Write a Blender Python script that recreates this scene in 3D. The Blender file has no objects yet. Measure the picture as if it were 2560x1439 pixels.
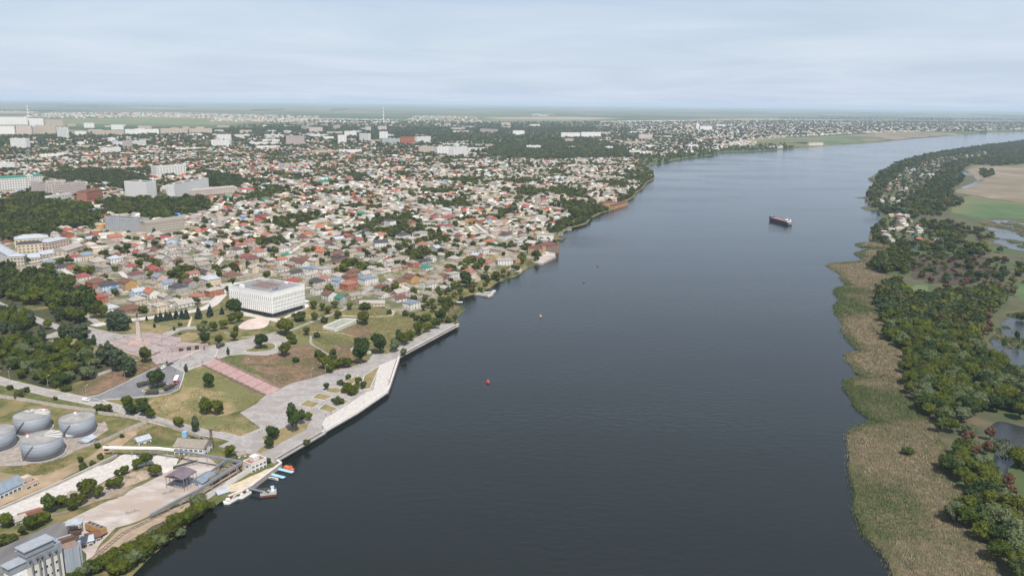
import bpy, bmesh, math, random
import numpy as np
from mathutils import Vector, Matrix, geometry, noise

random.seed(11)
rng = np.random.default_rng(11)
SC = bpy.context.scene
COL = SC.collection
rad = math.radians

# ------------------------------------------------------------------ camera
CAM_H, FPX = 200.0, 1991.0
PITCH, ROLL = rad(13.1), 0.0109
cam_d = bpy.data.cameras.new('camera')
cam_d.sensor_width = 36.0
cam_d.lens = 36.0 * FPX / 2560.0
cam_d.clip_start = 1.0
cam_d.clip_end = 120000.0
cam = bpy.data.objects.new('camera', cam_d)
COL.objects.link(cam)
CAM_M = Matrix.Rotation(math.pi / 2 - PITCH, 3, 'X') @ Matrix.Rotation(ROLL, 3, 'Z')
cam.matrix_world = Matrix.Translation((0, 0, CAM_H)) @ CAM_M.to_4x4()
SC.camera = cam

# ------------------------------------------------------------------ sky and sun
SUN_EL, SUN_AZ = rad(56), rad(158)      # azimuth clockwise from +Y: behind the camera, a little to the right
world = bpy.data.worlds.new('World')
SC.world = world
world.use_nodes = True
wn, wl = world.node_tree.nodes, world.node_tree.links
wn.clear()
w_out = wn.new('ShaderNodeOutputWorld')
w_bg = wn.new('ShaderNodeBackground')
w_bg.inputs['Strength'].default_value = 0.095
sky = wn.new('ShaderNodeTexSky')
sky.sky_type = 'NISHITA'
sky.sun_disc = False
sky.sun_elevation = SUN_EL
sky.sun_rotation = SUN_AZ
sky.air_density = 1.0
sky.dust_density = 1.0
sky.ozone_density = 2.0
# thin high cloud: noise on a cloud plane seen in perspective (direction.xy / direction.z)
tc = wn.new('ShaderNodeTexCoord')
sep = wn.new('ShaderNodeSeparateXYZ')
wl.new(tc.outputs['Generated'], sep.inputs[0])
zz = wn.new('ShaderNodeMath'); zz.operation = 'MAXIMUM'
wl.new(sep.outputs[2], zz.inputs[0]); zz.inputs[1].default_value = 0.0
za = wn.new('ShaderNodeMath'); za.operation = 'ADD'
wl.new(zz.outputs[0], za.inputs[0]); za.inputs[1].default_value = 0.06
dx = wn.new('ShaderNodeMath'); dx.operation = 'DIVIDE'
dy = wn.new('ShaderNodeMath'); dy.operation = 'DIVIDE'
wl.new(sep.outputs[0], dx.inputs[0]); wl.new(za.outputs[0], dx.inputs[1])
wl.new(sep.outputs[1], dy.inputs[0]); wl.new(za.outputs[0], dy.inputs[1])
cmb = wn.new('ShaderNodeCombineXYZ')
wl.new(dx.outputs[0], cmb.inputs[0]); wl.new(dy.outputs[0], cmb.inputs[1])
cn = wn.new('ShaderNodeTexNoise')
cn.inputs['Scale'].default_value = 0.42
cn.inputs['Detail'].default_value = 5
cn.inputs['Roughness'].default_value = 0.58
cn.inputs['Distortion'].default_value = 0.6
wl.new(cmb.outputs[0], cn.inputs['Vector'])
cr = wn.new('ShaderNodeValToRGB')
cr.color_ramp.elements[0].position = 0.36; cr.color_ramp.elements[0].color = (0.16, 0.16, 0.16, 1)
cr.color_ramp.elements[1].position = 0.76; cr.color_ramp.elements[1].color = (0.58, 0.58, 0.58, 1)
wl.new(cn.outputs['Fac'], cr.inputs[0])
cmix = wn.new('ShaderNodeMixRGB')
cmix.inputs['Color2'].default_value = (7.6, 8.1, 8.8, 1)
veil = wn.new('ShaderNodeMixRGB')                      # even thin veil of high haze over the clear sky
vd = wn.new('ShaderNodeMath'); vd.operation = 'DIVIDE'; vd.inputs[0].default_value = -0.13; wl.new(za.outputs[0], vd.inputs[1])
ve = wn.new('ShaderNodeMath'); ve.operation = 'EXPONENT'; wl.new(vd.outputs[0], ve.inputs[0])
vf = wn.new('ShaderNodeMath'); vf.operation = 'SUBTRACT'; vf.inputs[0].default_value = 1.0; wl.new(ve.outputs[0], vf.inputs[1])
wl.new(vf.outputs[0], veil.inputs['Fac'])           # air mass: thick at the horizon, thin overhead
veil.inputs['Color2'].default_value = (4.8, 5.9, 7.7, 1)
wl.new(sky.outputs[0], veil.inputs['Color1'])
wl.new(cr.outputs[0], cmix.inputs['Fac'])
wl.new(veil.outputs[0], cmix.inputs['Color1'])
wl.new(cmix.outputs[0], w_bg.inputs['Color'])
wl.new(w_bg.outputs[0], w_out.inputs['Surface'])

sun_d = bpy.data.lights.new('sun', 'SUN')
sun_d.energy = 4.8
sun_d.angle = rad(0.6)
sun_d.color = (1.0, 0.95, 0.88)
sun = bpy.data.objects.new('sun', sun_d)
COL.objects.link(sun)
s_dir = Vector((math.sin(SUN_AZ) * math.cos(SUN_EL), math.cos(SUN_AZ) * math.cos(SUN_EL), math.sin(SUN_EL)))
sun.rotation_euler = s_dir.to_track_quat('Z', 'Y').to_euler()
sun.location = s_dir * 900

vs = SC.view_settings
vs.view_transform = 'Standard'
vs.look = 'None'
vs.exposure = 0.22
vs.gamma = 1.0
vs.use_curve_mapping = False
SC.render.engine = 'CYCLES'
SC.cycles.use_denoising = True
SC.cycles.max_bounces = 6
SC.cycles.volume_bounces = 1
SC.cycles.transparent_max_bounces = 8
SC.cycles.caustics_reflective = False
SC.cycles.caustics_refractive = False
SC.cycles.sample_clamp_indirect = 6.0

# ------------------------------------------------------------------ reading positions
def ray(px, py):
    v = CAM_M @ Vector(((px - 1280) / FPX, (719.5 - py) / FPX, -1))
    return v.x, v.y, v.z
# detail views of the survey photograph: corner and scale of each, so positions are given in full-frame pixels
def view(ox, oy, f):
    return lambda *p: [(ox + x * f, oy + y * f) for x, y in p]
z1 = view(0, 960, .33281)
z2 = view(0, 700, .27376)
z3 = view(550, 640, .27376)
z4 = view(0, 420, .27376)
z5 = view(600, 420, .27376)
z6 = view(1100, 330, .27376)
zv = view(180, 820, .13281)
r1 = view(1500, 230, .41406)
r2 = view(2050, 330, .24320)
r3 = view(2050, 620, .29193)
r4 = view(2050, 1000, .30502)

def flat(px, py, z=0.0):
    x, y, k = ray(px, py)
    t = (z - CAM_H) / k
    return (x * t, y * t)

# shoreline of the town bank, near to far; 'q' marks quay walls
SHORE_L = ([(280, 1500), (328, 1441), (380, 1388), (432, 1345), (484, 1300), (538, 1264), 'q', (572, 1250), (625, 1226), (703, 1166),
            (690, 1156), (812, 1085), (817, 1079), (895, 1034), (969, 983), (976, 966), (999, 895), (1147, 815), 'n'] +
           z3((2160, 560), (2245, 490), (2215, 465), (2130, 440), (2200, 385)) +
           z5((2150, 1150), (2290, 1092), (2340, 1050), (2460, 1020)) +
           z6((560, 1350), (690, 1320), (760, 1280), (790, 1245), (900, 1210), (1050, 1130), (1088, 1070), (1085, 1005), (1060, 985),
              (1150, 975), (1080, 958), (1120, 920), (1190, 880), (1340, 840), (1380, 790), (1480, 740), (1600, 705), (1710, 665),
              (1700, 640), (1780, 590), (1790, 560), (1860, 510), (1890, 465), (1960, 425), (1955, 400), (1900, 335), (1920, 300),
              (2000, 290), (2130, 260), (2290, 235), (2490, 215)) +
           r1((720, 365), (900, 360), (1060, 350), (1190, 340), (1400, 322), (1600, 310), (1760, 295), (1900, 280), (2150, 262),
              (2300, 250), (2560, 240)))
SHORE_R = (r4((690, 1560), (600, 1439), (545, 1290), (520, 1240), (430, 1170), (350, 1090), (340, 1000), (290, 900), (290, 740), (250, 650),
              (245, 500), (225, 300), (270, 240), (400, 182), (520, 172), (430, 155), (370, 110)) +
           r3((330, 1380), (290, 1330), (300, 1290), (240, 1235), (210, 1180), (225, 1135), (290, 1115), (380, 1110), (320, 1060), (300, 1010),
              (230, 960), (225, 905), (300, 898), (395, 885), (320, 860), (265, 810), (225, 750), (190, 700), (205, 640), (130, 550), (130, 490),
              (180, 440), (125, 380), (135, 345), (240, 320), (175, 250), (205, 238), (60, 150), (110, 130), (250, 122), (390, 105),
              (320, 60), (300, 40), (450, 10)) +
           r2((700, 1195), (420, 1183), (365, 1150), (500, 1133), (500, 1090), (520, 1010), (610, 960), (630, 870), (600, 812), (470, 803), (410, 772),
              (520, 757), (480, 690), (352, 675), (478, 662), (480, 610), (520, 552), (600, 522), (540, 512), (490, 480), (565, 440),
              (620, 400), (750, 350), (780, 320), (920, 265), (1050, 240), (1300, 200), (1500, 165), (1800, 130), (2097, 85)))
_pts, _flag, q = [], [], 0
for p in SHORE_L:
    if p == 'q': q = 1
    elif p == 'n': q = 0
    else:
        _pts.append(flat(*p, 0.2)); _flag.append(q)
_pts += [(5600, 7700), (12000, 12500), (40000, 36000)]; _flag += [0, 0, 0]
SHL, SHL_Q = np.array(_pts), np.array(_flag[:-1])
SHR = np.array([flat(*p, 0.2) for p in SHORE_R] + [(5200, 6900), (12000, 11200), (40000, 32000)])

def seg_dist(P, L):
    """distance of points P to polyline L, with the index of the nearest segment"""
    P = np.asarray(P, float).reshape(-1, 2)
    L = np.asarray(L, float)
    if len(P) * len(L) < 60000:
        ab = L[1:] - L[:-1]; w = P[:, None, :] - L[None, :-1, :]
        t = np.clip((w * ab).sum(2) / (ab * ab).sum(1), 0, 1)
        d = np.hypot(w[..., 0] - t * ab[:, 0], w[..., 1] - t * ab[:, 1])
        i = d.argmin(1)
        return d[np.arange(len(P)), i], i
    best = np.full(len(P), 1e12); idx = np.zeros(len(P), int)
    for i in range(len(L) - 1):
        a, b = L[i], L[i + 1]
        ab = b - a
        t = np.clip(((P - a) @ ab) / (ab @ ab), 0, 1)
        d = np.hypot(*(P - a - t[:, None] * ab).T)
        m = d < best
        best[m] = d[m]; idx[m] = i
    return best, idx

def ss(x, a, b):
    t = np.clip((x - a) / (b - a), 0, 1)
    return t * t * (3 - 2 * t)

def terr(P):
    """height of the town bank: a low quay, then a slope up to the town"""
    P = np.asarray(P, float).reshape(-1, 2)
    d, i = seg_dist(P, SHL)
    y = P[:, 1]
    qf = SHL_Q[i]
    low = np.where(qf > 0, 2.3, 0.25 + 2.05 * ss(d, 0, 12))
    A = 3 + 7.5 * ss(y, 440, 540)
    d0 = 60 - 46 * ss(y, 700, 800)
    return low + A * ss(d, d0, d0 + 100) + 7 * ss(d, 200, 900) + 0.25 * np.sin(P[:, 0] / 31) * np.cos(y / 37) * ss(d, 15, 60)

def terr_r(P):
    P = np.asarray(P, float).reshape(-1, 2)
    d, _ = seg_dist(P, SHR)
    return 0.15 + 0.55 * ss(d, 0, 10)

def ground(pix, T=terr):
    """points of the ground under photograph pixels"""
    R = np.array([ray(*p) for p in pix])
    z = np.full(len(R), 3.0)
    for _ in range(14):
        t = (z - CAM_H) / R[:, 2]
        P = R[:, :2] * t[:, None]
        z = 0.5 * z + 0.5 * T(P)
    return P

def gp(px, py, T=terr):
    return ground([(px, py)], T)[0]

def tz(x, y, T=terr):
    return float(T([(x, y)])[0])

def inside(P, poly):
    P = np.asarray(P, float).reshape(-1, 2); poly = np.asarray(poly, float)
    r = np.zeros(len(P), bool)
    j = len(poly) - 1
    for i in range(len(poly)):
        xi, yi = poly[i]; xj, yj = poly[j]
        c = ((yi > P[:, 1]) != (yj > P[:, 1]))
        with np.errstate(divide='ignore', invalid='ignore'):
            xx = (xj - xi) * (P[:, 1] - yi) / (yj - yi + 1e-12) + xi
        r ^= c & (P[:, 0] < xx)
        j = i
    return r

# ------------------------------------------------------------------ materials
MATS = {}
def mat(name, c1, c2=None, scale=0.3, rough=0.85, metal=0.0, bump=0.0, detail=5, spec=0.3, stretch=None, c3=None, contrast=(0.35, 0.65)):
    if name in MATS: return MATS[name]
    m = bpy.data.materials.new(name)
    m.use_nodes = True
    n, l = m.node_tree.nodes, m.node_tree.links
    b = n['Principled BSDF']
    b.inputs['Roughness'].default_value = rough
    b.inputs['Metallic'].default_value = metal
    b.inputs['Specular IOR Level'].default_value = spec
    b.inputs['Base Color'].default_value = (*c1, 1)
    if c2 is not None:
        geo = n.new('ShaderNodeNewGeometry')
        vec = geo.outputs['Position']
        if stretch:
            mp = n.new('ShaderNodeMapping'); mp.inputs['Rotation'].default_value = (0, 0, stretch[0]); mp.inputs['Scale'].default_value = stretch[1]
            l.new(vec, mp.inputs[0]); vec = mp.outputs[0]
        t = n.new('ShaderNodeTexNoise')
        t.inputs['Scale'].default_value = scale; t.inputs['Detail'].default_value = detail; t.inputs['Roughness'].default_value = 0.62
        l.new(vec, t.inputs['Vector'])
        r = n.new('ShaderNodeValToRGB')
        r.color_ramp.elements[0].position = contrast[0]; r.color_ramp.elements[0].color = (*c1, 1)
        r.color_ramp.elements[1].position = contrast[1]; r.color_ramp.elements[1].color = (*c2, 1)
        l.new(t.outputs['Fac'], r.inputs[0])
        out = r.outputs[0]
        if c3 is not None:
            t2 = n.new('ShaderNodeTexNoise'); t2.inputs['Scale'].default_value = scale * 0.22; t2.inputs['Detail'].default_value = 4
            l.new(geo.outputs['Position'], t2.inputs['Vector'])
            r2_ = n.new('ShaderNodeValToRGB'); r2_.color_ramp.elements[0].position = 0.46; r2_.color_ramp.elements[1].position = 0.6
            l.new(t2.outputs['Fac'], r2_.inputs[0])
            mx = n.new('ShaderNodeMixRGB'); mx.inputs['Color2'].default_value = (*c3, 1)
            l.new(r2_.outputs[0], mx.inputs['Fac']); l.new(out, mx.inputs['Color1'])
            out = mx.outputs[0]
        l.new(out, b.inputs['Base Color'])
        if bump:
            bp = n.new('ShaderNodeBump'); bp.inputs['Strength'].default_value = bump; bp.inputs['Distance'].default_value = 0.3
            l.new(t.outputs['Fac'], bp.inputs['Height']); l.new(bp.outputs[0], b.inputs['Normal'])
    MATS[name] = m
    return m

def tint_mat(name, rough=0.85, amount=0.35, scale=0.5, spec=0.2, from_object=None, trans=0.0):
    """colour from the 'tint' attribute, or a ramp over per-object random values"""
    if name in MATS: return MATS[name]
    m = bpy.data.materials.new(name)
    m.use_nodes = True
    n, l = m.node_tree.nodes, m.node_tree.links
    b = n['Principled BSDF']
    b.inputs['Roughness'].default_value = rough
    b.inputs['Specular IOR Level'].default_value = spec
    if from_object is None:
        a = n.new('ShaderNodeAttribute'); a.attribute_name = 'tint'; src = a.outputs['Color']
    else:
        o = n.new('ShaderNodeObjectInfo')
        r = n.new('ShaderNodeValToRGB')
        el = r.color_ramp.elements
        while len(el) < len(from_object): el.new(0.5)
        for i, c in enumerate(from_object):
            el[i].position = i / (len(from_object) - 1); el[i].color = (*c, 1)
        l.new(o.outputs['Random'], r.inputs[0]); src = r.outputs[0]
    geo = n.new('ShaderNodeNewGeometry')
    t = n.new('ShaderNodeTexNoise'); t.inputs['Scale'].default_value = scale; t.inputs['Detail'].default_value = 4
    l.new(geo.outputs['Position'], t.inputs['Vector'])
    mr = n.new('ShaderNodeMapRange'); mr.inputs[1].default_value = 0.3; mr.inputs[2].default_value = 0.7
    mr.inputs[3].default_value = 1 - amount; mr.inputs[4].default_value = 1 + amount
    l.new(t.outputs['Fac'], mr.inputs[0])
    vm = n.new('ShaderNodeVectorMath'); vm.operation = 'SCALE'
    l.new(src, vm.inputs[0]); l.new(mr.outputs[0], vm.inputs['Scale'])
    l.new(vm.outputs[0], b.inputs['Base Color'])
    if trans:
        tl = n.new('ShaderNodeBsdfTranslucent'); l.new(vm.outputs[0], tl.inputs['Color'])
        ms = n.new('ShaderNodeMixShader'); ms.inputs[0].default_value = trans
        l.new(b.outputs[0], ms.inputs[1]); l.new(tl.outputs[0], ms.inputs[2]); l.new(ms.outputs[0], n['Material Output'].inputs['Surface'])
    MATS[name] = m
    return m

# ------------------------------------------------------------------ mesh building
class MB:
    """collects faces; build() links them as one mesh object"""
    def __init__(s): s.v, s.f, s.m = [], [], []
    def face(s, pts, mi=0):
        i = len(s.v); s.v += [tuple(p) for p in pts]; s.f.append(tuple(range(i, i + len(pts)))); s.m.append(mi)
    def box(s, x0, x1, y0, y1, z0, z1, mi=0, top=None):
        i = len(s.v)
        s.v += [(x0, y0, z0), (x1, y0, z0), (x1, y1, z0), (x0, y1, z0), (x0, y0, z1), (x1, y0, z1), (x1, y1, z1), (x0, y1, z1)]
        F = [(0, 3, 2, 1), (4, 5, 6, 7), (0, 1, 5, 4), (1, 2, 6, 5), (2, 3, 7, 6), (3, 0, 4, 7)]
        for k, f in enumerate(F):
            s.f.append(tuple(i + a for a in f)); s.m.append(top if (top is not None and k == 1) else mi)
        return s
    def prism(s, poly, z0, z1, mi=0, top=None, taper=1.0):
        n = len(poly); i = len(s.v)
        cx = sum(p[0] for p in poly) / n; cy = sum(p[1] for p in poly) / n
        s.v += [(p[0], p[1], z0) for p in poly] + [(cx + (p[0] - cx) * taper, cy + (p[1] - cy) * taper, z1) for p in poly]
        for k in range(n):
            s.f.append((i + k, i + (k + 1) % n, i + n + (k + 1) % n, i + n + k)); s.m.append(mi)
        s.f.append(tuple(i + n + k for k in range(n))); s.m.append(mi if top is None else top)
        s.f.append(tuple(i + n - 1 - k for k in range(n))); s.m.append(mi)
        return s
    def cyl(s, x, y, z0, z1, r0, r1=None, n=12, mi=0, top=None):
        r1 = r0 if r1 is None else r1
        i = len(s.v)
        for k in range(n):
            a = 2 * math.pi * k / n; s.v.append((x + r0 * math.cos(a), y + r0 * math.sin(a), z0))
        for k in range(n):
            a = 2 * math.pi * k / n; s.v.append((x + r1 * math.cos(a), y + r1 * math.sin(a), z1))
        for k in range(n):
            s.f.append((i + k, i + (k + 1) % n, i + n + (k + 1) % n, i + n + k)); s.m.append(mi)
        s.f.append(tuple(i + n + k for k in range(n))); s.m.append(mi if top is None else top)
        s.f.append(tuple(i + n - 1 - k for k in range(n))); s.m.append(mi)
        return s
    def tube(s, a, b, r, n=6, mi=0, r2=None):
        a, b = Vector(a), Vector(b); d = (b - a).normalized(); r2 = r if r2 is None else r2
        u = d.orthogonal().normalized(); w = d.cross(u); i = len(s.v)
        for P, rr in ((a, r), (b, r2)):
            for k in range(n):
                t = 2 * math.pi * k / n; s.v.append(tuple(P + u * rr * math.cos(t) + w * rr * math.sin(t)))
        for k in range(n):
            s.f.append((i + k, i + (k + 1) % n, i + n + (k + 1) % n, i + n + k)); s.m.append(mi)
        s.f.append(tuple(i + n + k for k in range(n))); s.m.append(mi)
        s.f.append(tuple(i + n - 1 - k for k in range(n))); s.m.append(mi)
        return s
    def mesh(s, name, mats):
        me = bpy.data.meshes.new(name)
        me.from_pydata(s.v, [], s.f)
        for m in (mats if isinstance(mats, (list, tuple)) else [mats]): me.materials.append(m)
        if len(me.materials) > 1: me.polygons.foreach_set('material_index', s.m)
        me.update()
        return me
    def build(s, name, mats, parent=None, loc=None, rz=0.0):
        return link(name, s.mesh(name, mats), parent, loc, rz)

def link(name, data, parent=None, loc=None, rz=0.0, scale=None):
    o = bpy.data.objects.new(name, data)
    COL.objects.link(o)
    if parent is not None: o.parent = parent
    if loc is not None: o.location = loc
    if rz: o.rotation_euler = (0, 0, rz)
    if scale is not None: o.scale = scale
    return o

def tag(o, label=None, cat=None, group=None, kind=None):
    if label: o['label'] = label
    if cat: o['category'] = cat
    if group: o['group'] = group
    if kind: o['kind'] = kind
    return o

def thing(name, label, cat, loc, rz=0.0, group=None):
    return tag(link(name, None, None, loc, rz), label, cat, group)

def copy_tree(o, parent=None):
    c = o.copy(); COL.objects.link(c); c.parent = parent
    for ch in o.children: copy_tree(ch, c)
    return c

def np_mesh(name, V, F, mats, tint=None, mi=None, smooth=False):
    """V (n,3), F (m,3 or 4) numpy; tint (m,3) face colours"""
    me = bpy.data.meshes.new(name)
    k = F.shape[1]
    me.vertices.add(len(V)); me.vertices.foreach_set('co', np.ascontiguousarray(V, np.float32).ravel())
    me.loops.add(F.size); me.loops.foreach_set('vertex_index', np.ascontiguousarray(F, np.int32).ravel())
    me.polygons.add(len(F)); me.polygons.foreach_set('loop_start', np.arange(0, F.size, k, dtype=np.int32))
    me.polygons.foreach_set('loop_total', np.full(len(F), k, np.int32))
    for m in (mats if isinstance(mats, (list, tuple)) else [mats]): me.materials.append(m)
    if mi is not None: me.polygons.foreach_set('material_index', np.asarray(mi, np.int32))
    me.update(calc_edges=True)
    if tint is not None:
        a = me.attributes.new('tint', 'FLOAT_COLOR', 'FACE')
        a.data.foreach_set('color', np.hstack([tint, np.ones((len(tint), 1))]).astype(np.float32).ravel())
    if smooth: me.polygons.foreach_set('use_smooth', np.ones(len(F), bool))
    return me

def cdt(boundary, interior, T, off=0.0):
    """triangulated sheet over the ground: boundary loop + interior points, height T + off"""
    n = len(boundary)
    vs_ = [Vector((float(x), float(y))) for x, y in boundary] + [Vector((float(x), float(y))) for x, y in interior]
    r = geometry.delaunay_2d_cdt(vs_, [], [list(range(n))], 1, 1e-4)
    P = np.array([(v.x, v.y) for v in r[0]])
    z = T(P) + off
    return np.column_stack([P, z]), np.array([f for f in r[2] if len(f) == 3])

def densify(poly, step, closed=True):
    out = []
    n = len(poly)
    for i in range(n if closed else n - 1):
        a, b = np.array(poly[i], float), np.array(poly[(i + 1) % n], float)
        k = max(1, int(np.hypot(*(b - a)) / step))
        out += [tuple(a + (b - a) * j / k) for j in range(k)]
    if not closed: out.append(tuple(poly[-1]))
    return out

def smooth_loop(poly, it=2):
    for _ in range(it):
        q_ = []
        for i in range(len(poly)):
            a, b = np.array(poly[i]), np.array(poly[(i + 1) % len(poly)])
            q_ += [tuple(.75 * a + .25 * b), tuple(.25 * a + .75 * b)]
        poly = q_
    return poly

RAGGED = {k: 2.2 for k in ('slope', 'slope_edge', 'meadow', 'meadow_patch', 'lawn', 'bank_lawn', 'verge', 'wood_floor', 'tank_yard', 'dirt_strip', 'yard_soil', 'yard', 'service_road', 'rail_bed')}
RAGGED.update({'sand_beach': 1.0, 'town_lots': 5.0, 'pond': 6.0, 'marsh': 9.0, 'reed_flat': 9.0, 'burnt_ground': 9.0})
def sheet(name, pix, off, m, step=8.0, T=terr, smooth=0, world_poly=None, parent=None, kerb=None):
    poly = [tuple(p) for p in (ground(pix, T) if world_poly is None else world_poly)]
    if smooth: poly = smooth_loop(poly, smooth)
    bd = densify(poly, step if not (parent is None and name in RAGGED) else min(step, 4.0))
    if name in RAGGED and not kerb:
        k_ = RAGGED[name]
        bd = [(x + k_ * noise.noise(Vector((x / (5 * k_), y / (5 * k_), .5))) * 1.6, y + k_ * noise.noise(Vector((x / (5 * k_), y / (5 * k_), 7.5))) * 1.6) for x, y in bd]
    A = np.array(bd)
    gx = np.arange(A[:, 0].min() + step * .5, A[:, 0].max(), step); gy = np.arange(A[:, 1].min() + step * .5, A[:, 1].max(), step)
    I = np.array([(x, y) for x in gx for y in gy]).reshape(-1, 2)
    if len(I):
        I = I[inside(I, A)]
        if len(I): I = I[seg_dist(I, np.vstack([A, A[:1]]))[0] > step * .35]
    V, F = cdt(bd, I, T, off)
    nrm = np.cross(V[F[:, 1]] - V[F[:, 0]], V[F[:, 2]] - V[F[:, 0]])[:, 2]
    F[nrm < 0] = F[nrm < 0][:, ::-1]
    o = link(name, np_mesh(name, V, F, m), parent)
    if parent is None: o['kind'] = 'structure'
    if kerb:
        W = np.array(bd)
        kb = MB(); n = len(W); zt = T(W)
        for i in range(n):
            a, b = W[i], W[(i + 1) % n]
            d = b - a; L = np.hypot(*d)
            if L < 1e-6: continue
            nn = np.array([-d[1], d[0]]) / L * 0.22
            kb.face([(a[0] - nn[0], a[1] - nn[1], zt[i] + off + .14), (b[0] - nn[0], b[1] - nn[1], zt[(i + 1) % n] + off + .14),
                     (b[0] + nn[0], b[1] + nn[1], zt[(i + 1) % n] + off + .14), (a[0] + nn[0], a[1] + nn[1], zt[i] + off + .14)])
            for sg in (-1, 1):
                kb.face([(a[0] + sg * nn[0], a[1] + sg * nn[1], zt[i] - .1), (b[0] + sg * nn[0], b[1] + sg * nn[1], zt[(i + 1) % n] - .1),
                         (b[0] + sg * nn[0], b[1] + sg * nn[1], zt[(i + 1) % n] + off + .14), (a[0] + sg * nn[0], a[1] + sg * nn[1], zt[i] + off + .14)])
        kb.build('kerb', kerb, o)
    return o

def ribbon(name, pix, width, off, m, step=8.0, T=terr, pts=None, parent=None, kerb=None):
    """road of constant width along a centreline"""
    C = np.array(ground(pix, T) if pts is None else pts)
    for _ in range(2):
        C = np.vstack([C[:1]] + [np.vstack([.75 * C[i] + .25 * C[i + 1], .25 * C[i] + .75 * C[i + 1]]) for i in range(len(C) - 1)] + [C[-1:]])
    C = np.array(densify([tuple(c) for c in C], step, False))
    t = np.gradient(C, axis=0); t /= np.hypot(*t.T)[:, None]
    nn = np.column_stack([-t[:, 1], t[:, 0]]) * width / 2
    k = 4
    rows = [C + nn * (1 - 2 * j / k) for j in range(k + 1)]
    V = np.vstack(rows); n = len(C)
    V = np.column_stack([V, T(V) + off])
    F = np.array([(j * n + i, (j + 1) * n + i, (j + 1) * n + i + 1, j * n + i + 1) for j in range(k) for i in range(n - 1)])
    o = link(name, np_mesh(name, V, F, m), parent)
    if parent is None: o['kind'] = 'structure'
    if kerb:
        for row, sg in ((rows[0], 1), (rows[-1], -1)):
            z = T(row) + off; kb = MB(); w = nn / (width / 2) * .16
            for i in range(n - 1):
                a, b, p_, q_ = row[i] - w[i], row[i + 1] - w[i + 1], row[i] + w[i], row[i + 1] + w[i + 1]
                kb.face([(*a, z[i] + .12), (*b, z[i + 1] + .12), (*q_, z[i + 1] + .12), (*p_, z[i] + .12)])
                kb.face([(*a, z[i] - .2), (*b, z[i + 1] - .2), (*b, z[i + 1] + .12), (*a, z[i] + .12)])
                kb.face([(*p_, z[i] - .2), (*q_, z[i + 1] - .2), (*q_, z[i + 1] + .12), (*p_, z[i] + .12)])
            kb.build('kerb', kerb, o)
    return o
# ------------------------------------------------------------------ figures (people and statues), grown before the scene fills
def figure_mesh(name, mats, arm=0.0, scale=1.0):
    """standing figure grown as one skin from a joint skeleton"""
    J = {'pel': (0, 0, .95), 'wai': (0, 0, 1.12), 'che': (0, 0, 1.35), 'nec': (0, 0, 1.50), 'hea': (0, .01, 1.60), 'top': (0, .01, 1.74),
         'sl': (-.19, 0, 1.42), 'el': (-.25, .02, 1.14), 'wl': (-.25, -.07, .90), 'hl': (-.25, -.09, .80), 'sr': (.19, 0, 1.42), 'er': (.25, .02, 1.14 + arm * .45), 'wr': (.25, -.10 - arm * .1, .90 + arm * .9), 'hr': (.25, -.12 - arm * .1, .80 + arm * 1.15),
         'pl': (-.10, 0, .90), 'kl': (-.11, -.03, .50), 'al': (-.11, .02, .09), 'tl': (-.12, -.13, .04), 'pr': (.10, 0, .90), 'kr': (.11, .02, .50), 'ar': (.12, .05, .09), 'tr': (.13, -.09, .04)}
    Rd = {'pel': .15, 'wai': .14, 'che': .16, 'nec': .06, 'hea': .095, 'top': .07, 'sl': .075, 'el': .05, 'wl': .038, 'hl': .035, 'sr': .075, 'er': .05, 'wr': .038, 'hr': .035, 'pl': .10, 'kl': .065, 'al': .045, 'tl': .035, 'pr': .10, 'kr': .065, 'ar': .045, 'tr': .035}
    E_ = [('pel', 'wai'), ('wai', 'che'), ('che', 'nec'), ('nec', 'hea'), ('hea', 'top'), ('che', 'sl'), ('sl', 'el'), ('el', 'wl'), ('wl', 'hl'), ('che', 'sr'), ('sr', 'er'), ('er', 'wr'), ('wr', 'hr'), ('pel', 'pl'), ('pl', 'kl'), ('kl', 'al'), ('al', 'tl'), ('pel', 'pr'), ('pr', 'kr'), ('kr', 'ar'), ('ar', 'tr')]
    ks = list(J)
    me = bpy.data.meshes.new('skeleton'); me.from_pydata([J[k] for k in ks], [(ks.index(a), ks.index(b)) for a, b in E_], [])
    ob = bpy.data.objects.new('skeleton', me); COL.objects.link(ob)
    ob.modifiers.new('skin', 'SKIN')
    if not me.skin_vertices: me.skin_vertices.new()
    for i, k in enumerate(ks):
        me.skin_vertices[0].data[i].radius = (Rd[k], Rd[k] * .85); me.skin_vertices[0].data[i].use_root = (k == 'pel')
    ob.modifiers.new('sub', 'SUBSURF').levels = 1
    dg = bpy.context.evaluated_depsgraph_get(); dg.update()
    out = bpy.data.meshes.new_from_object(ob.evaluated_get(dg)); out.name = name
    bpy.data.objects.remove(ob); bpy.data.meshes.remove(me)
    out.materials.clear()
    for m in mats: out.materials.append(m)
    idx = []
    for q_ in out.polygons:
        c = q_.center
        idx.append(3 if c.z > 1.66 else (2 if c.z > 1.53 or (abs(c.x) > .2 and c.z < .86) else (1 if c.z > .93 or abs(c.x) > .19 else (3 if c.z < .07 else 0))))
    if len(mats) > 1: out.polygons.foreach_set('material_index', idx)
    if scale != 1: out.transform(Matrix.Scale(scale, 4))
    return out
M_BRONZE = mat('dark bronze', (.05, .055, .05), (.09, .09, .08), 1, .5, metal=.6)
STATUES = [figure_mesh('statue', [M_BRONZE], a_, s_) for a_, s_ in ((1.0, 3.1), (.6, 2.2), (.2, 2.6))]
M_SKIN = mat('skin', (.45, .28, .2)); M_HAIR = mat('dark hair and shoes', (.04, .03, .025))
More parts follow.
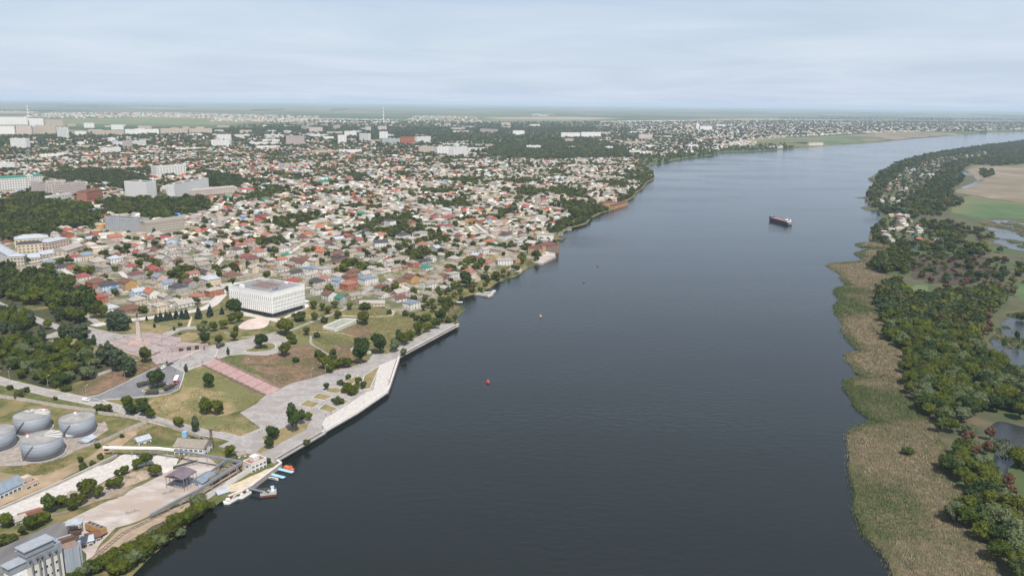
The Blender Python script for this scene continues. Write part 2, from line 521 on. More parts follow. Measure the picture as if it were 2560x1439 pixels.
CLO = [('dark clothes', (.035, .035, .045), (.03, .03, .035)), ('blue shirt and dark trousers', (.08, .14, .28), (.035, .035, .05)), ('pale shirt and blue trousers', (.6, .58, .54), (.06, .09, .18)), ('red top and dark trousers', (.4, .06, .05), (.03, .03, .035)), ('olive uniform', (.10, .11, .06), (.09, .10, .055))]
PM = []
for nm, a, b in CLO:
    for arm in (0, .25): PM.append((nm, figure_mesh('person', [mat('trousers ' + nm, b), mat('top ' + nm, a), M_SKIN, M_HAIR], arm)))

# ================================================================== THE LAND, THE RIVER, THE AIR
def mat_land():
    m = bpy.data.materials.new('dry grass and far fields'); m.use_nodes = True
    n, l = m.node_tree.nodes, m.node_tree.links
    b = n['Principled BSDF']; b.inputs['Roughness'].default_value = 0.95; b.inputs['Specular IOR Level'].default_value = 0.1
    geo = n.new('ShaderNodeNewGeometry')
    def nz(scale, detail=5):
        t = n.new('ShaderNodeTexNoise'); t.inputs['Scale'].default_value = scale; t.inputs['Detail'].default_value = detail; t.inputs['Roughness'].default_value = .65
        l.new(geo.outputs['Position'], t.inputs['Vector']); return t.outputs['Fac']
    def ramp(src, *stops):
        r = n.new('ShaderNodeValToRGB'); el = r.color_ramp.elements
        while len(el) < len(stops): el.new(.5)
        for e, (p, c) in zip(el, stops): e.position = p; e.color = (*c, 1)
        l.new(src, r.inputs[0]); return r.outputs[0]
    near = ramp(nz(.09, 12), (.32, (.055, .075, .025)), (.45, (.10, .105, .04)), (.56, (.17, .145, .065)), (.68, (.22, .165, .095)))
    mp = n.new('ShaderNodeMapping'); mp.inputs['Rotation'].default_value = (0, 0, .35); mp.inputs['Scale'].default_value = (1 / 1900, 1 / 700, 0)
    l.new(geo.outputs['Position'], mp.inputs[0])
    vo = n.new('ShaderNodeTexVoronoi'); vo.inputs['Scale'].default_value = 1.0; vo.inputs['Randomness'].default_value = .75; vo.distance = 'CHEBYCHEV'
    l.new(mp.outputs[0], vo.inputs['Vector'])
    sp = n.new('ShaderNodeSeparateColor'); l.new(vo.outputs['Color'], sp.inputs[0])
    fld = ramp(sp.outputs[0], (.0, (.045, .075, .03)), (.3, (.09, .13, .045)), (.55, (.13, .15, .06)), (.75, (.20, .18, .09)), (.9, (.26, .22, .14)))
    belt = ramp(nz(.0011, 8), (.42, (1, 1, 1)), (.62, (.45, .52, .42)))
    mul = n.new('ShaderNodeMixRGB'); mul.blend_type = 'MULTIPLY'; mul.inputs['Fac'].default_value = 1
    l.new(fld, mul.inputs['Color1']); l.new(belt, mul.inputs['Color2'])
    ln = n.new('ShaderNodeVectorMath'); ln.operation = 'LENGTH'; l.new(geo.outputs['Position'], ln.inputs[0])
    mr = n.new('ShaderNodeMapRange'); mr.inputs[1].default_value = 2200; mr.inputs[2].default_value = 3400; l.new(ln.outputs['Value'], mr.inputs[0])
    mx = n.new('ShaderNodeMixRGB'); l.new(mr.outputs[0], mx.inputs['Fac']); l.new(near, mx.inputs['Color1']); l.new(mul.outputs[0], mx.inputs['Color2'])
    l.new(mx.outputs[0], b.inputs['Base Color'])
    return m

def land(name, shore, close, T, m):
    bd = densify([tuple(p) for p in shore if np.hypot(*p) < 9000], 14, False) + [tuple(p) for p in shore if np.hypot(*p) >= 9000] + close
    bd = [(x + 1.6 * noise.noise(Vector((x / 7, y / 7, 2.5))), y + 2.2 * noise.noise(Vector((x / 7, y / 7, 5.5)))) if T is terr_r and math.hypot(x, y) < 3000 else (x, y) for x, y in bd]
    A = np.array(bd)
    pts = []
    for r0, r1_, s in ((150, 1000, 9), (1000, 1800, 15), (1800, 3600, 45), (3600, 9000, 180)):
        g = np.arange(-r1_, r1_, s)
        X, Y = np.meshgrid(g, g); Q = np.column_stack([X.ravel(), Y.ravel()])
        rr = np.hypot(*Q.T)
        Q = Q[(rr >= r0) & (rr < r1_) & (Q[:, 1] > 120) & (np.abs(Q[:, 0]) < 0.85 * Q[:, 1] + 120)]
        pts.append(Q)
    th = np.linspace(-.8, .8, 40)
    pts.append(np.array([(r * math.sin(a), r * math.cos(a)) for r in (9500, 13000, 18000, 26000, 38000) for a in th]))
    I = np.vstack(pts)
    I = I[inside(I, A)]
    I = I[seg_dist(I, shore)[0] > 4]
    V, F = cdt(bd, I, T)
    nrm = np.cross(V[F[:, 1]] - V[F[:, 0]], V[F[:, 2]] - V[F[:, 0]])[:, 2]
    F[nrm < 0] = F[nrm < 0][:, ::-1]
    return tag(link(name, np_mesh(name, V, F, m, smooth=True)), kind='structure')

M_LAND = mat_land()
land('ground', SHL, [(40000, 60000), (-60000, 60000), (-60000, -3000), (-300, -3000)], terr, M_LAND)
M_FLOOD = mat('flood meadow', (.05, .06, .03), (.12, .095, .055), .05, .95, c3=(.06, .085, .03), detail=7)
land('floodplain', SHR, [(60000, 32000), (60000, -3000), (300, -3000)], terr_r, M_FLOOD)

def mat_water(name, deep=(.0095, .0125, .0105), wave=.22, rough=.10):
    m = bpy.data.materials.new(name); m.use_nodes = True
    n, l = m.node_tree.nodes, m.node_tree.links
    b = n['Principled BSDF']
    b.inputs['Base Color'].default_value = (*deep, 1); b.inputs['Roughness'].default_value = rough
    b.inputs['IOR'].default_value = 1.333; b.inputs['Specular IOR Level'].default_value = .5
    geo = n.new('ShaderNodeNewGeometry')
    mp = n.new('ShaderNodeMapping'); mp.inputs['Rotation'].default_value = (0, 0, .5); mp.inputs['Scale'].default_value = (.55, 1.25, 1)
    l.new(geo.outputs['Position'], mp.inputs[0])
    t1 = n.new('ShaderNodeTexNoise'); t1.inputs['Scale'].default_value = wave; t1.inputs['Detail'].default_value = 6; t1.inputs['Roughness'].default_value = .6
    l.new(mp.outputs[0], t1.inputs['Vector'])
    t2 = n.new('ShaderNodeTexNoise'); t2.inputs['Scale'].default_value = .0065; t2.inputs['Detail'].default_value = 4
    l.new(mp.outputs[0], t2.inputs['Vector'])
    mr = n.new('ShaderNodeMapRange'); mr.inputs[1].default_value = .35; mr.inputs[2].default_value = .65; mr.inputs[3].default_value = .05; mr.inputs[4].default_value = .42
    l.new(t2.outputs['Fac'], mr.inputs[0])
    bp = n.new('ShaderNodeBump'); bp.inputs['Distance'].default_value = 1.0
    l.new(mr.outputs[0], bp.inputs['Strength'])
    l.new(t1.outputs['Fac'], bp.inputs['Height']); l.new(bp.outputs[0], b.inputs['Normal'])
    return m
M_WATER = mat_water('river water')
M_POND = mat_water('still flood water', (.03, .035, .035), .5, .06)
wv = MB(); wv.face([(-2500, -2500, 0), (59000, -2500, 0), (59000, 52000, 0), (-2500, 52000, 0)])
tag(wv.build('river', M_WATER), kind='structure')

hz = bpy.data.materials.new('pale haze'); hz.use_nodes = True
hn = hz.node_tree.nodes; hn.clear()
ho = hn.new('ShaderNodeOutputMaterial'); hv = hn.new('ShaderNodeVolumePrincipled')
hv.inputs['Color'].default_value = (.68, .82, 1.0, 1)
hv.inputs['Density'].default_value = HAZE = 4.6e-5
hv.inputs['Anisotropy'].default_value = 0.0
hz.node_tree.links.new(hv.outputs[0], ho.inputs['Volume'])
tag(MB().box(-61000, 61000, -3500, 61000, -3.0, 215.0).build('haze', hz), kind='stuff')

# ------------------------------------------------------------------ paving, roads, grass and bare earth
M_ASPH = mat('asphalt', (.12, .12, .128), (.20, .195, .20), .12, .9, detail=8)
M_PAVE = mat('grey paving', (.23, .215, .205), (.38, .355, .34), .5, .88, detail=12, c3=(.26, .235, .215), contrast=(.28, .7))
M_PALE = mat('pale concrete', (.36, .33, .305), (.54, .505, .47), .4, .88, detail=12, contrast=(.28, .68))
M_PINK = mat('pink granite paving', (.25, .20, .19), (.37, .31, .29), .4, .85, detail=10)
M_YARD = mat('dusty yard concrete', (.28, .235, .205), (.48, .43, .395), .22, .92, detail=14, c3=(.34, .275, .23), stretch=(.72, (.45, 1, 1)), contrast=(.28, .68))
M_BALLAST = mat('rusty ballast', (.24, .18, .13), (.36, .28, .20), .2, .95, detail=8)
M_SAND = mat('sand', (.42, .34, .24), (.54, .46, .35), .25, .95)
M_KERB = mat('kerb stone', (.46, .44, .41), (.55, .53, .5), .5, .9)
M_TOWN = mat('town earth', (.13, .12, .075), (.36, .31, .245), .2, .95, detail=10, c3=(.10, .105, .05))
M_LAWN = mat('mown grass', (.085, .10, .032), (.20, .165, .075), .2, .95, detail=8, c3=(.13, .13, .05))
M_STRAW = mat('straw lawn', (.155, .14, .06), (.29, .215, .115), .22, .95, detail=12, c3=(.13, .135, .05), contrast=(.3, .66))
M_GREEN = mat('green grass', (.05, .07, .02), (.125, .125, .045), .25, .95, detail=8)
M_EARTH = mat('bare red earth', (.12, .075, .048), (.22, .145, .095), .3, .95, detail=12, c3=(.10, .085, .045))
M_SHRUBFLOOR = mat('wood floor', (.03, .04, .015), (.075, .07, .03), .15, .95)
M_GRAVEL = mat('grey gravel', (.22, .185, .15), (.34, .30, .27), .35, .95, detail=8)

TOWN = z4((0, 930), (250, 980), (540, 1060), (650, 1120), (850, 1230), (960, 1330), (1180, 1370), (1400, 1330), (1750, 1290), (1960, 1210), (2060, 1120)) + \
       [(590, 716), (690, 690), (760, 715), (775, 765)] + z5((700, 1260), (1000, 1260), (1200, 1280), (1480, 1330), (1650, 1330), (1780, 1270), (1900, 1140), (2130, 1030), (2330, 950)) + \
       z6((380, 1300), (560, 1240), (790, 1170), (1030, 1090), (1040, 950), (1150, 860), (1330, 800), (1560, 670), (1760, 540), (1920, 400), (1880, 300), (1700, 200)) + \
       [(1560, 395), (1400, 385), (1200, 388), (1000, 375), (700, 355), (350, 365), (0, 370), (-150, 370), (-150, 940)]
TOWN_W = ground(TOWN)
STREETS = [z5((420, 800), (560, 705), (720, 630)), z5((1330, 815), (1480, 755), (1640, 705)), z5((600, 1095), (760, 1085), (860, 1060), (1080, 1015)), z5((1100, 1165), (1210, 1085)), z6((290, 860), (400, 960), (510, 1015), (700, 1085), (830, 1085)), z6((500, 585), (720, 520)),
           z4((250, 870), (600, 800), (780, 770)), z4((1900, 960), (2000, 870), (2080, 760)), z4((1640, 1190), (1800, 1240), (1950, 1210)), z5((40, 960), (160, 880), (330, 790)), z5((1180, 720), (1300, 770)), z4((1280, 1120), (1180, 1030), (1100, 950)), z5((1640, 1130), (1500, 1090), (1350, 1010)), z5((900, 560), (1010, 480), (1100, 420)), z5((2110, 480), (2230, 580), (2330, 640)), z4((420, 830), (620, 950), (700, 1020))]
for s_ in STREETS: ribbon('street', s_, 5.5, .3, M_PALE if len(s_) > 2 else M_PAVE, 6)
sheet('town_lots', None, .12, M_TOWN, 16, world_poly=TOWN_W)

# open slope and park south of the library
sheet('slope', z3((-20, 940), (90, 905), (430, 905), (560, 880), (650, 840), (800, 810), (1000, 900), (1200, 870), (1230, 990), (1050, 1050), (820, 1120), (560, 1200), (420, 1110), (150, 1020)), .13, M_EARTH)
sheet('slope_edge', z3((-20, 940), (90, 905), (260, 890), (240, 930), (150, 985), (300, 1010), (420, 1085), (420, 1110), (150, 1020)), .19, M_GREEN, smooth=1)
sheet('slope_edge', z3((180, 1015), (310, 1000), (640, 1000), (880, 940), (870, 925), (640, 975), (310, 985), (200, 1000)), .20, M_GREEN, 5)
sheet('meadow', z3((650, 840), (540, 720), (600, 640), (760, 620), (1000, 510), (1270, 470), (1520, 480), (1650, 530), (1850, 590), (1990, 620), (1800, 730), (1640, 800), (1530, 880), (1400, 890), (1210, 850), (1000, 900), (800, 810)), .13, M_LAWN)
sheet('meadow_patch', z3((1150, 690), (1260, 640), (1360, 640), (1400, 690), (1340, 750), (1240, 740)), .19, M_EARTH, smooth=2)
sheet('meadow_patch', z3((1010, 810), (1100, 790), (1220, 830), (1230, 930), (1150, 900)), .19, M_EARTH, smooth=2)
sheet('meadow_patch', z3((830, 740), (1000, 720), (1250, 800), (1150, 820), (900, 800)), .18, M_GREEN, smooth=2)
sheet('meadow_patch', z3((530, 580), (620, 520), (780, 470), (900, 490), (830, 560), (650, 600)), .19, M_STRAW, smooth=2)
sheet('lawn', z2((1000, 465), (1180, 395), (1310, 390), (1640, 425), (1480, 490), (1380, 480), (1240, 492)), .14, M_STRAW)
sheet('lawn', z2((1310, 388), (1650, 335), (1850, 322), (2080, 332), (2090, 400), (1900, 470), (1640, 422)), .145, M_LAWN)
sheet('lawn', z2((1600, 570), (1640, 500), (1740, 470), (1830, 490), (1790, 540), (1640, 585)), .15, M_STRAW)
sheet('lawn', z2((420, 555), (560, 520), (720, 530), (880, 610), (1090, 655), (1260, 700), (1210, 735), (1000, 720), (840, 690), (700, 600)), .15, M_STRAW)
sheet('bank_lawn', z1((2000, 85), (1860, 170), (1640, 250), (1960, 310), (1800, 395), (1500, 330), (1180, 255), (1060, 200), (1130, 110), (1330, 60), (1370, -20), (1460, -160), (1560, -180), (1850, -10)) + z2((2380, 1020)), .13, M_STRAW)
sheet('bank_lawn', z1((1400, -60), (1560, -150), (1850, 0), (1990, 75), (1880, 110), (1700, 60), (1500, 40)), .18, M_LAWN, smooth=1)
sheet('verge', z2((640, 1000), (830, 910), (1060, 800), (1250, 760), (1400, 740), (1430, 790), (1280, 850), (1110, 950), (900, 1040), (760, 1070)), .14, M_EARTH)
sheet('verge', z1((0, 30), (180, 60), (640, 170), (900, 230), (1100, 280), (1500, 390), (1700, 440), (1600, 460), (1180, 300), (760, 225), (400, 150), (0, 100)), .14, M_GREEN)
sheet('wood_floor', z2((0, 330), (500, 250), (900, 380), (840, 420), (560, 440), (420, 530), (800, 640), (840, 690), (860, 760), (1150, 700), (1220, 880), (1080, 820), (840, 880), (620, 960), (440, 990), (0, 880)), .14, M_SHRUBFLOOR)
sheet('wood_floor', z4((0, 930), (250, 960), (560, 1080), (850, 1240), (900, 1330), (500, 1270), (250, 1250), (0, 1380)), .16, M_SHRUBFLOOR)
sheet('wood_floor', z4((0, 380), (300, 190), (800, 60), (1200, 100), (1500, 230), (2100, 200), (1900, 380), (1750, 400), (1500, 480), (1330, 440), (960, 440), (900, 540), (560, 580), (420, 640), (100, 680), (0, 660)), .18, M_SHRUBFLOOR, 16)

# tank farm and port
sheet('tank_yard', z1((-200, 650), (0, 612), (190, 605), (480, 540), (690, 450), (820, 345), (775, 285), (740, 305), (560, 300), (430, 345), (100, 345), (-200, 420)), .16, M_GRAVEL)
sheet('dirt_strip', z1((0, 660), (150, 690), (330, 690), (640, 560), (840, 420), (1090, 290), (1180, 290), (900, 460), (700, 600), (430, 740), (0, 930)), .15, mat('dry soil', (.26, .19, .12), (.36, .27, .18), .12, .95, c3=(.15, .13, .06)))
sheet('service_road', z1((-250, 1050), (0, 950), (420, 760), (960, 520), (1180, 520), (1330, 560), (1300, 640), (1150, 600), (1000, 640), (640, 790), (480, 850), (0, 1055), (-250, 1170)), .17, M_PALE)
sheet('yard', z1((500, 1035), (660, 960), (870, 850), (950, 800), (1150, 690), (1300, 610), (1400, 540), (1560, 560), (1650, 610), (1560, 700), (1480, 790), (1300, 880), (1090, 1000), (880, 1090), (800, 1170), (700, 1300), (640, 1330), (600, 1200)), .21, M_YARD)
sheet('rail_bed', z1((600, 1440), (660, 1330), (720, 1280), (900, 1095), (1110, 1005), (1480, 800), (1700, 640), (1880, 600), (1890, 640), (1600, 850), (1380, 960), (1050, 1130), (760, 1310), (700, 1440)), .24, M_BALLAST)
sheet('coal_pit', z1((1010, 530), (1060, 505), (1150, 500), (1200, 520), (1150, 550), (1060, 560)), .26, mat('dark grit', (.10, .09, .085), (.15, .14, .13), .4, .95), 5, smooth=2)
sheet('sand_beach', z1((1620, 870), (1700, 780), (1880, 690), (2000, 640), (2090, 618), (1960, 705), (1860, 785), (1730, 885)), .2, M_SAND, 6)
sheet('yard_soil', z1((520, 800), (640, 800), (900, 690), (1120, 640), (1200, 690), (920, 830), (700, 900), (500, 970), (300, 1000)), .23, mat('rubble soil', (.22, .17, .12), (.34, .28, .22), .2, .95, c3=(.11, .11, .05)))

# roads and paved places
ribbon('road', z2((-120, 870), (0, 922), (250, 985), (560, 1055), (820, 1108), (1000, 1150), (1200, 1205), (1450, 1290), (1650, 1335), (1950, 1415)) + z1((1640, 375), (1800, 420)), 7.5, .20, M_PAVE, kerb=M_KERB)
sheet('turning_circle', z2((760, 1078), (900, 1050), (1130, 945), (1300, 855), (1440, 795), (1560, 745), (1700, 690), (1850, 625), (1990, 640), (1960, 720), (1850, 775), (1690, 820), (1670, 900), (1640, 990), (1550, 1040), (1400, 1060), (1150, 1080), (940, 1095), (1000, 1140), (820, 1110)), .22, M_ASPH, kerb=M_KERB)
sheet('traffic_island', z2((1290, 1010), (1390, 965), (1500, 942), (1545, 955), (1545, 985), (1500, 1010), (1400, 1020), (1310, 1020)), .34, M_LAWN, 4, smooth=1, kerb=M_KERB)
sheet('terrace', z3((-159, 845), (0, 805), (60, 797), (270, 757), (430, 717), (540, 717), (600, 755), (645, 815), (600, 850), (540, 880), (430, 905), (220, 895), (90, 905), (-30, 940), (-159, 994), (-330, 1060), (-450, 1000), (-300, 910)), .26, M_PAVE, kerb=M_KERB)
sheet('traffic_island', z3((215, 865), (300, 840), (430, 790), (490, 800), (515, 825), (490, 855), (400, 875), (260, 880)), .38, M_LAWN, 4, smooth=1, kerb=M_KERB)
sheet('plaza', z2((880, 600), (1250, 490), (1380, 480), (1660, 530), (1650, 565), (1500, 640), (1320, 705), (1250, 695), (1090, 650)), .28, M_PINK, kerb=mat('red kerb', (.26, .15, .13), (.32, .2, .18), .4))
for p_ in (((930, 590), (1150, 640), (1330, 700)), ((1030, 560), (1250, 610), (1440, 665)), ((1140, 527), (1350, 570), (1560, 610)), ((1250, 492), (1450, 530), (1640, 570)), ((1010, 625), (1250, 545), (1440, 490)), ((1180, 670), (1400, 590), (1560, 510))): ribbon('paving_band', z2(*p_), 1.1, .33, mat('dark pink paving', (.20, .135, .125), (.27, .19, .18), .5), 6)
sheet('memorial_court', z2((1380, 700), (1500, 640), (1650, 568), (1900, 585), (1915, 635), (1830, 665), (1560, 745), (1430, 775), (1385, 735)), .30, M_PINK)
sheet('approach', z2((560, 430), (800, 425), (960, 465), (1110, 497), (1245, 490), (890, 597), (820, 545), (690, 525), (560, 520), (420, 535), (430, 500), (560, 460)), .24, M_PAVE)
ribbon('park_road', z2((-100, 180), (60, 260), (190, 300), (360, 375), (520, 430), (680, 470)), 9, .22, M_PAVE)
ribbon('park_road', z2((340, 100), (480, 160), (640, 250), (830, 350), (930, 420)), 6, .22, M_PAVE)
ribbon('street', z2((850, 420), (960, 392), (1180, 368), (1400, 342), (1750, 290), (1930, 240), (2010, 150), (2080, 80), (2160, 20)), 10, .23, M_PALE)
ribbon('park_path', z2((1480, 520), (1600, 460), (1720, 435), (1830, 440)), 9, .25, M_PAVE)
ribbon('park_path', z2((1240, 730), (1150, 770), (1000, 830), (830, 890)), 5, .24, M_PAVE)
ribbon('park_path', z2((1720, 430), (1735, 380), (1745, 335)), 2, .2, M_SAND)
ribbon('park_path', z3((640, 680), (720, 650), (850, 595), (1000, 540), (1100, 500), (1200, 450)), 3, .24, M_PAVE, 5)
ribbon('park_path', z3((1120, 545), (1300, 555), (1500, 550), (1580, 540), (1590, 510), (1560, 500)), 2, .22, M_SAND, 5)
ribbon('park_path', z3((830, 730), (825, 800), (880, 830), (960, 880), (1000, 910)), 2.2, .24, M_PAVE, 5)
ribbon('park_path', z3((830, 690), (1100, 700), (1260, 740), (1400, 785)), 1.0, .24, M_SAND, 5)
sheet('amphitheatre', z3((165, 645), (240, 590), (370, 558), (450, 580), (440, 630), (390, 660), (250, 672), (180, 662)), .30, mat('worn pink slabs', (.42, .32, .28), (.56, .47, .42), .15, .9), smooth=1, kerb=M_KERB)
sheet('library_forecourt', z3((190, 500), (300, 530), (420, 560), (560, 570), (760, 470), (800, 440), (820, 460), (600, 570), (540, 610), (440, 585), (200, 545)), .26, M_PALE)
prom = sheet('promenade', [(546, 1116), (596, 1092), (652, 1070), (600, 1032), (640, 1010), (665, 987), (698, 973), (728, 958), (775, 947), (837, 927), (878, 917), (920, 903), (933, 884), (969, 884), (1002, 859), (1043, 843), (1098, 812), (1128, 807), (1147, 815), (999, 895), (976, 966), (969, 983), (895, 1034), (817, 1079), (812, 1085), (684, 1160), (676, 1152), (645, 1140), (590, 1128)], .26, M_PAVE)
sheet('quay_apron', z3((1640, 925), (1450, 1000), (1400, 1230), (1340, 1240), (1130, 1380), (1000, 1460), (960, 1480)) + [(805, 1062), (817, 1077), (895, 1032), (968, 982), (975, 966)], .32, M_PALE)
for p in (((1460, 1005), (1320, 1090), (1290, 1190), (1310, 1220), (1370, 1215)), ((1265, 1085), (1150, 1150), (1130, 1190), (1180, 1200), (1240, 1150)),
          ((1090, 1205), (1000, 1205), (960, 1240), (1060, 1260), (1120, 1240)), ((900, 1255), (1030, 1280), (960, 1320), (840, 1300)),
          ((800, 1315), (920, 1345), (840, 1390), (720, 1365)), ((1060, 1300), (1190, 1325), (1120, 1365), (1020, 1345)),
          ((960, 1350), (1080, 1395), (1010, 1435), (900, 1400)), ((1210, 1170), (1290, 1230), (1200, 1290), (1090, 1255), (1130, 1200))):
    sheet('flower_bed', z3(*p), .42, M_STRAW, 5, kerb=M_KERB)
sheet('flower_bed', z1((1970, 400), (2150, 320), (2270, 300), (2330, 280), (2300, 340), (2100, 450), (1960, 520), (1930, 510), (2000, 450)), .36, M_STRAW, 6)

# far fields on the town bank and the open ground beyond the wood on the right bank
zz7 = view(0, 230, .3125); zz8 = view(780, 230, .3125)
M_FIELD = mat('green field', (.10, .13, .05), (.17, .18, .08), .004, .95)
M_TAN = mat('tan field', (.24, .20, .13), (.32, .27, .19), .004, .95)
M_MARSH = mat('green marsh', (.055, .10, .035), (.09, .13, .05), .02, .95, c3=(.16, .14, .07))
M_STEPPE = mat('dry reed flat', (.17, .14, .095), (.25, .20, .145), .02, .95, c3=(.15, .12, .075))
sheet('field', zz7((500, 215), (1200, 205), (1800, 215), (2100, 240), (1700, 270), (900, 262), (520, 262)), 1.2, M_FIELD, 150)
sheet('field', zz7((-300, 150), (200, 148), (330, 165), (-300, 180)), 1.2, M_TAN, 200)
sheet('field', zz8((1350, 205), (2100, 200), (2500, 212), (2200, 225), (1500, 220)), 1.2, M_TAN, 200)
sheet('field', zz8((1700, 275), (2150, 275), (2100, 305), (1750, 298)), 1.2, mat('red field', (.2, .12, .08), (.26, .17, .12), .004), 150)
sheet('field', zz8((1300, 222), (2000, 225), (2400, 240), (1500, 245)), 1.3, M_FIELD, 200)
sheet('marsh', r1((920, 300), (1150, 280), (1500, 262), (1750, 285), (1700, 297), (1400, 318), (1150, 305)), .8, M_MARSH, 120)
sheet('reed_flat', r1((1480, 262), (1700, 250), (2150, 250), (2100, 262), (1900, 278), (1770, 292)), .85, M_STEPPE, 120)
for nm, pp, mm, oo in (('reed_flat', r2((1360, 600), (1500, 560), (1640, 500), (1500, 400), (1560, 340), (1900, 350), (2097, 330), (2500, 320), (2500, 740), (2097, 740), (1800, 690), (1500, 640)), M_STEPPE, .2),
                       ('marsh', r2((1300, 790), (1480, 640), (1750, 690), (2097, 745), (2400, 760), (2400, 900), (2097, 890), (1700, 900), (1500, 880)), M_MARSH, .22),
                       ('marsh', r3((740, 330), (950, 315), (930, 400), (700, 420)), M_MARSH, .2), ('marsh', r3((1650, 330), (1900, 320), (1900, 470), (1660, 470)), M_MARSH, .2),
                       ('marsh', r4((1370, 200), (1480, 170), (1580, 260), (1440, 260)), M_MARSH, .3),
                       ('burnt_ground', r3((800, 120), (1200, 60), (1500, 100), (1450, 200), (1300, 300), (1000, 320), (760, 260)), mat('burnt ground', (.035, .028, .022), (.09, .065, .04), .06), .2)):
    sheet(nm, pp, oo, mm, 25, terr_r, smooth=1)
for pp in (r2((1640, 930), (1900, 895), (2097, 950), (2350, 960), (2350, 1240), (2097, 1235), (1850, 1180), (1740, 1100), (1800, 1040)),
           r3((1390, 930), (1480, 740), (1600, 570), (1747, 545), (2000, 560), (2000, 1040), (1530, 1035)),
           r4((1370, 230), (1500, 195), (1672, 230), (1900, 250), (1900, 480), (1650, 430), (1600, 700), (1500, 600), (1480, 470), (1400, 330)),
           r2((840, 1175), (900, 1150), (1040, 1165), (1050, 1195), (880, 1200)),
           r3((440, 420), (490, 310), (550, 298), (525, 370), (480, 430))):
    sheet('pond', pp, .34, M_POND, 20, terr_r, smooth=2)
ribbon('creek', r2((1430, 385), (1480, 430), (1570, 450)), 14, .3, M_POND, T=terr_r)
ribbon('creek', r2((1450, 580), (1560, 545), (1670, 490)), 12, .3, M_POND, T=terr_r)
ribbon('creek', r2((1340, 630), (1360, 655), (1385, 675)), 10, .3, M_POND, T=terr_r)
# ================================================================== BUILDINGS
WALLC = {'white': (.66, .64, .60), 'cream': (.60, .50, .36), 'red brick': (.36, .12, .06), 'ochre': (.46, .27, .11), 'pink': (.56, .40, .34), 'grey': (.36, .34, .32),
         'pale blue': (.48, .57, .66), 'yellow': (.62, .46, .16), 'beige': (.50, .42, .33), 'brown': (.24, .14, .09)}
ROOFC = {'slate': (.27, .235, .195), 'pale slate': (.37, .335, .29), 'red': (.27, .07, .06), 'maroon': (.145, .058, .052), 'brown': (.15, .075, .05), 'orange': (.38, .13, .065),
         'dark grey': (.055, .055, .062), 'green': (.03, .18, .13), 'blue': (.05, .23, .52), 'zinc': (.40, .43, .47), 'steel': (.20, .24, .29), 'terracotta': (.30, .13, .09)}
M_WALL = {k: mat('wall ' + k, c, tuple(v * .8 for v in c), .35, .9, detail=7) for k, c in WALLC.items()}
M_ROOF = {k: mat('roof ' + k, c, tuple(v * .72 + .01 for v in c), .5, .75, detail=8) for k, c in ROOFC.items()}
M_GLASS = mat('window glass', (.035, .045, .06), rough=.12, spec=.6)
M_FRAME = mat('window frame white', (.7, .7, .68), rough=.6)
M_DOOR = mat('door wood', (.10, .055, .03), (.14, .08, .05), 2)
M_BRICKRED = mat('chimney brick', (.30, .13, .09), (.2, .1, .07), 2)
M_METAL = mat('grey metal', (.35, .37, .40), (.28, .30, .33), .4, .45, metal=.6)
M_DARKMETAL = mat('dark metal', (.06, .06, .065), (.09, .085, .08), .6, .6, metal=.3)
M_WHITE = mat('white paint', (.78, .78, .76), (.68, .68, .66), .4, .6)
M_CONC = mat('weathered concrete', (.38, .36, .33), (.27, .25, .23), .25, .92, detail=8)
M_RUST = mat('rusty iron', (.13, .075, .05), (.09, .06, .045), .5, .9)
M_TAR = mat('tarred roof', (.10, .10, .105), (.16, .155, .15), .15, .9, detail=8)

def win_mesh(w, h):
    b = MB()
    b.box(-w / 2, w / 2, -.07, .05, 0, h, 1)
    b.box(-w / 2 + .12, -.04, -.09, .0, .12, h - .12, 0)
    b.box(.04, w / 2 - .12, -.09, .0, .12, h - .12, 0)
    return b.mesh('window', [M_GLASS, M_FRAME])
WIN_HOUSE, WIN_TALL, WIN_BLOCK = win_mesh(1.3, 1.45), win_mesh(1.5, 2.1), win_mesh(1.9, 1.7)
_d = MB(); _d.box(-.5, .5, -.08, .05, 0, 2.1); DOOR = _d.mesh('door', M_DOOR)
_c = MB(); _c.box(-.4, .4, -.4, .4, 0, 1.7).box(-.48, .48, -.48, .48, 1.7, 1.85); CHIM = _c.mesh('chimney', M_BRICKRED)

HOUSES = []       # (x, y, radius) footprints taken
LABEL_JOBS = []   # (object, description, xy) labelled at the end by rank to the nearest landmark
LANDMARKS = {}

